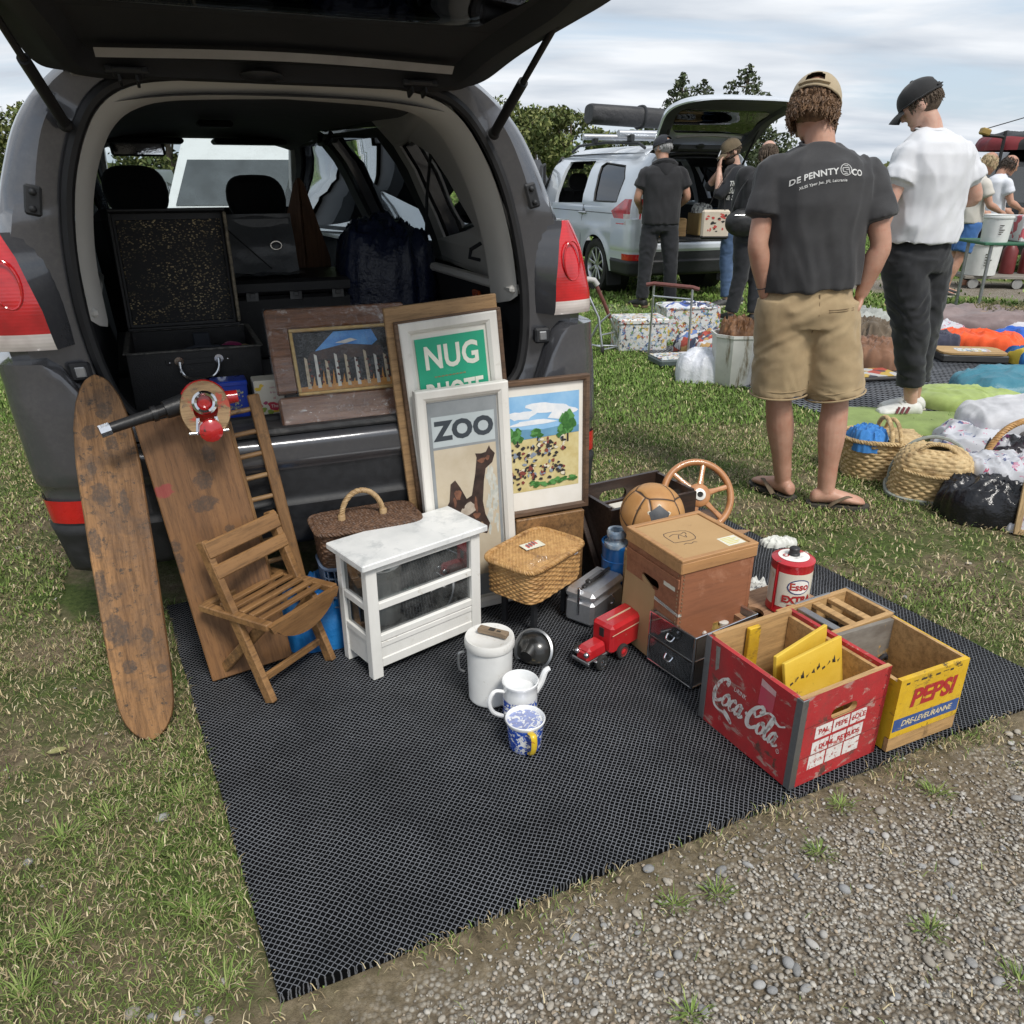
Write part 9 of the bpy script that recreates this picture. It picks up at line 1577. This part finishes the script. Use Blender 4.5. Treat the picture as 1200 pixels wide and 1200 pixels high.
for i in range(3): r = thing('red_canister', 'dark red canister standing on the dolly behind the white bucket', 'canister', (6.72+.26*i, 11.22, .167), 0, 'red canisters on the dolly'); b = MB(); b.lathe([(0, 0), (.09, 0), (.095, .02), (.095, .30), (.06, .36), (.03, .37), (.03, .41), (0, .41)], 18); b.build('canister_body', M('dark red canister', (.13, .015, .015), rough=.4), r)
r = boxthing('planter', 'wooden tray of dry plants at the edge of the gravel', 'planter', (4.95, 7.95, .0), (.75, .45, .17), -20, CRATEW, open_=True); b = MB()
for i in range(160): x, y = (rng.random()-.5)*.68, (rng.random()-.5)*.38; b.tube([(x, y, .10), (x+.02*rng.normal(), y+.02*rng.normal(), .17), (x+.05*rng.normal(), y+.05*rng.normal(), .20+.04*rng.random())], [.004, .008, .002], 4)
b.build('plants', M('dry leaves', (.14, .15, .06), (.24, .20, .11), scale=30, rough=.8), r)
b = MB(); b.box((0, 0, .004), (1.6, .05, .008)); o = b.build('painted_line', TUBW); o.location = (2.2, 8.2, .002); o['kind'] = 'structure'
# ---------------------------------------------------------------- trees
def tree(kind, label, x, y, h, r_, seed, cols, n=5200, leaf=.13):
    rg = np.random.default_rng(seed); root = thing('tree' if kind else 'pine_tree', label, 'tree', (x, y, 0), 0, 'trees in the row beyond the field' if kind else None); b = MB(); b.tube([(0, 0, 0), (.05, 0, h*.3), (.0, .05, h*.6), (.02, 0, h*.9)], [h*.035, h*.026, h*.016, h*.005], 8); C_ = []
    if kind:
        for i in range(15): a = 6.28*rg.random(); q = rg.random(); rad = r_*.75*math.sqrt(rg.random()); z = h*(.30+.58*q); rad *= math.sqrt(max(.08, 1-((q-.38)/.68)**2)); C_.append((rad*math.cos(a), rad*math.sin(a), z, r_*(.20+.20*rg.random()))); b.tube([(0, 0, h*.25+.2*z*rg.random()), (rad*.5*math.cos(a), rad*.5*math.sin(a), z*.8), (rad*math.cos(a), rad*math.sin(a), z)], [h*.012, h*.008, h*.003], 5)
    else:
        for i in range(46): q = i/45; z = h*(.12+.86*q); rad = r_*(1-q)**.8*(.55+.55*rg.random()); a = i*2.4; C_.append((rad*math.cos(a), rad*math.sin(a), z, r_*.30*(1-q)**.7+.12)); b.tube([(0, 0, z-.05), (rad*math.cos(a), rad*math.sin(a), z)], [h*.007, h*.002], 4)
    b.build('trunk', M('bark', (.07, .055, .04), (.14, .11, .085), scale=8, rough=.9), root); C_ = np.array(C_); w_ = C_[:, 3]**2; ci = rg.choice(len(C_), n, p=w_/w_.sum()); d = rg.normal(size=(n, 3)); d /= np.linalg.norm(d, axis=1)[:, None]; rr = C_[ci, 3]*(.55+.5*rg.random(n)); P = C_[ci, :3]+d*rr[:, None]*np.array([1, 1, .78 if kind else .55]); u = rg.normal(size=(n, 3)); u /= np.linalg.norm(u, axis=1)[:, None]; v = np.cross(u, rg.normal(size=(n, 3))); v /= np.linalg.norm(v, axis=1)[:, None]; s_ = leaf*(.5+.7*rg.random(n))[:, None]
    V = np.stack([P-u*s_, P-v*s_*.5, P+u*s_, P+v*s_*.5], 1).reshape(-1, 3); F = np.arange(n*4).reshape(n, 4); cl_ = cols[rg.integers(0, len(cols), n)]*(.7+.6*rg.random(n))[:, None]*(.8+.4*rg.random(len(C_)))[ci][:, None]; npmesh('crown', V, F, BLADE, cl_, parent=root); return root
OAK = np.array([(.09, .115, .035), (.13, .15, .05), (.17, .18, .065), (.065, .09, .03)]); PINE = np.array([(.06, .08, .038), (.085, .10, .05), (.05, .065, .034)])
pr = [tree(1, 'bushy green tree in the row beyond the parked cars', 0, 40, 4.7, 2.3, 1, OAK), tree(1, 'bushy green tree in the row beyond the parked cars', 2.8, 42, 4.6, 2.2, 2, OAK*1.15)]
for i, (x, y, s_) in enumerate(((-3.0, 39, .92), (-6, 43, 1.05), (-9.5, 40, 1.0), (-13, 41, 1.1), (-17, 43, 1.15), (-21, 40, 1.0), (-25.5, 42, 1.1), (5.6, 44, .80), (1.2, 46, 1.02), (-30, 41, 1.15), (-1.2, 44, 1.0), (13.8, 46, .62), (17, 48, .55))):
    o = dup_tree(pr[i % 2]); o.location = (x, y, 0); o.scale = (s_*1.1, s_*1.1, s_); o.rotation_euler = (0, 0, i*1.3)
tree(0, 'dark conifer with a thin top, leftmost behind the raised silver tailgate', 7.6, 40, 5.7, 2.3, 5, PINE, 7500, .12); tree(0, 'tall dark conifer, rightmost behind the raised silver tailgate', 10.6, 40.5, 6.1, 2.9, 6, PINE, 9500, .12); tree(0, 'broad dark conifer between the two others behind the silver tailgate', 9.0, 42, 5.6, 2.2, 7, PINE, 7000, .12)
n = 16000; x = (lcg(n)*2-1)*75; y = 52+4*lcg(n); z = (1.0+1.1*np.array([noise.noise((a*.13, 0, 3)) for a in x])+.9)*lcg(n)**.6; P = np.stack([x, y, z], 1); u = rng.normal(size=(n, 3)); u /= np.linalg.norm(u, axis=1)[:, None]; v = np.cross(u, rng.normal(size=(n, 3))); v /= np.linalg.norm(v, axis=1)[:, None]; s_ = (.25+.35*lcg(n))[:, None]
npmesh('hedge', np.stack([P-u*s_, P-v*s_*.6, P+u*s_, P+v*s_*.6], 1).reshape(-1, 3), np.arange(n*4).reshape(n, 4), BLADE, OAK[rng.integers(0, 4, n)]*(.7+.5*lcg(n))[:, None], kind='stuff')
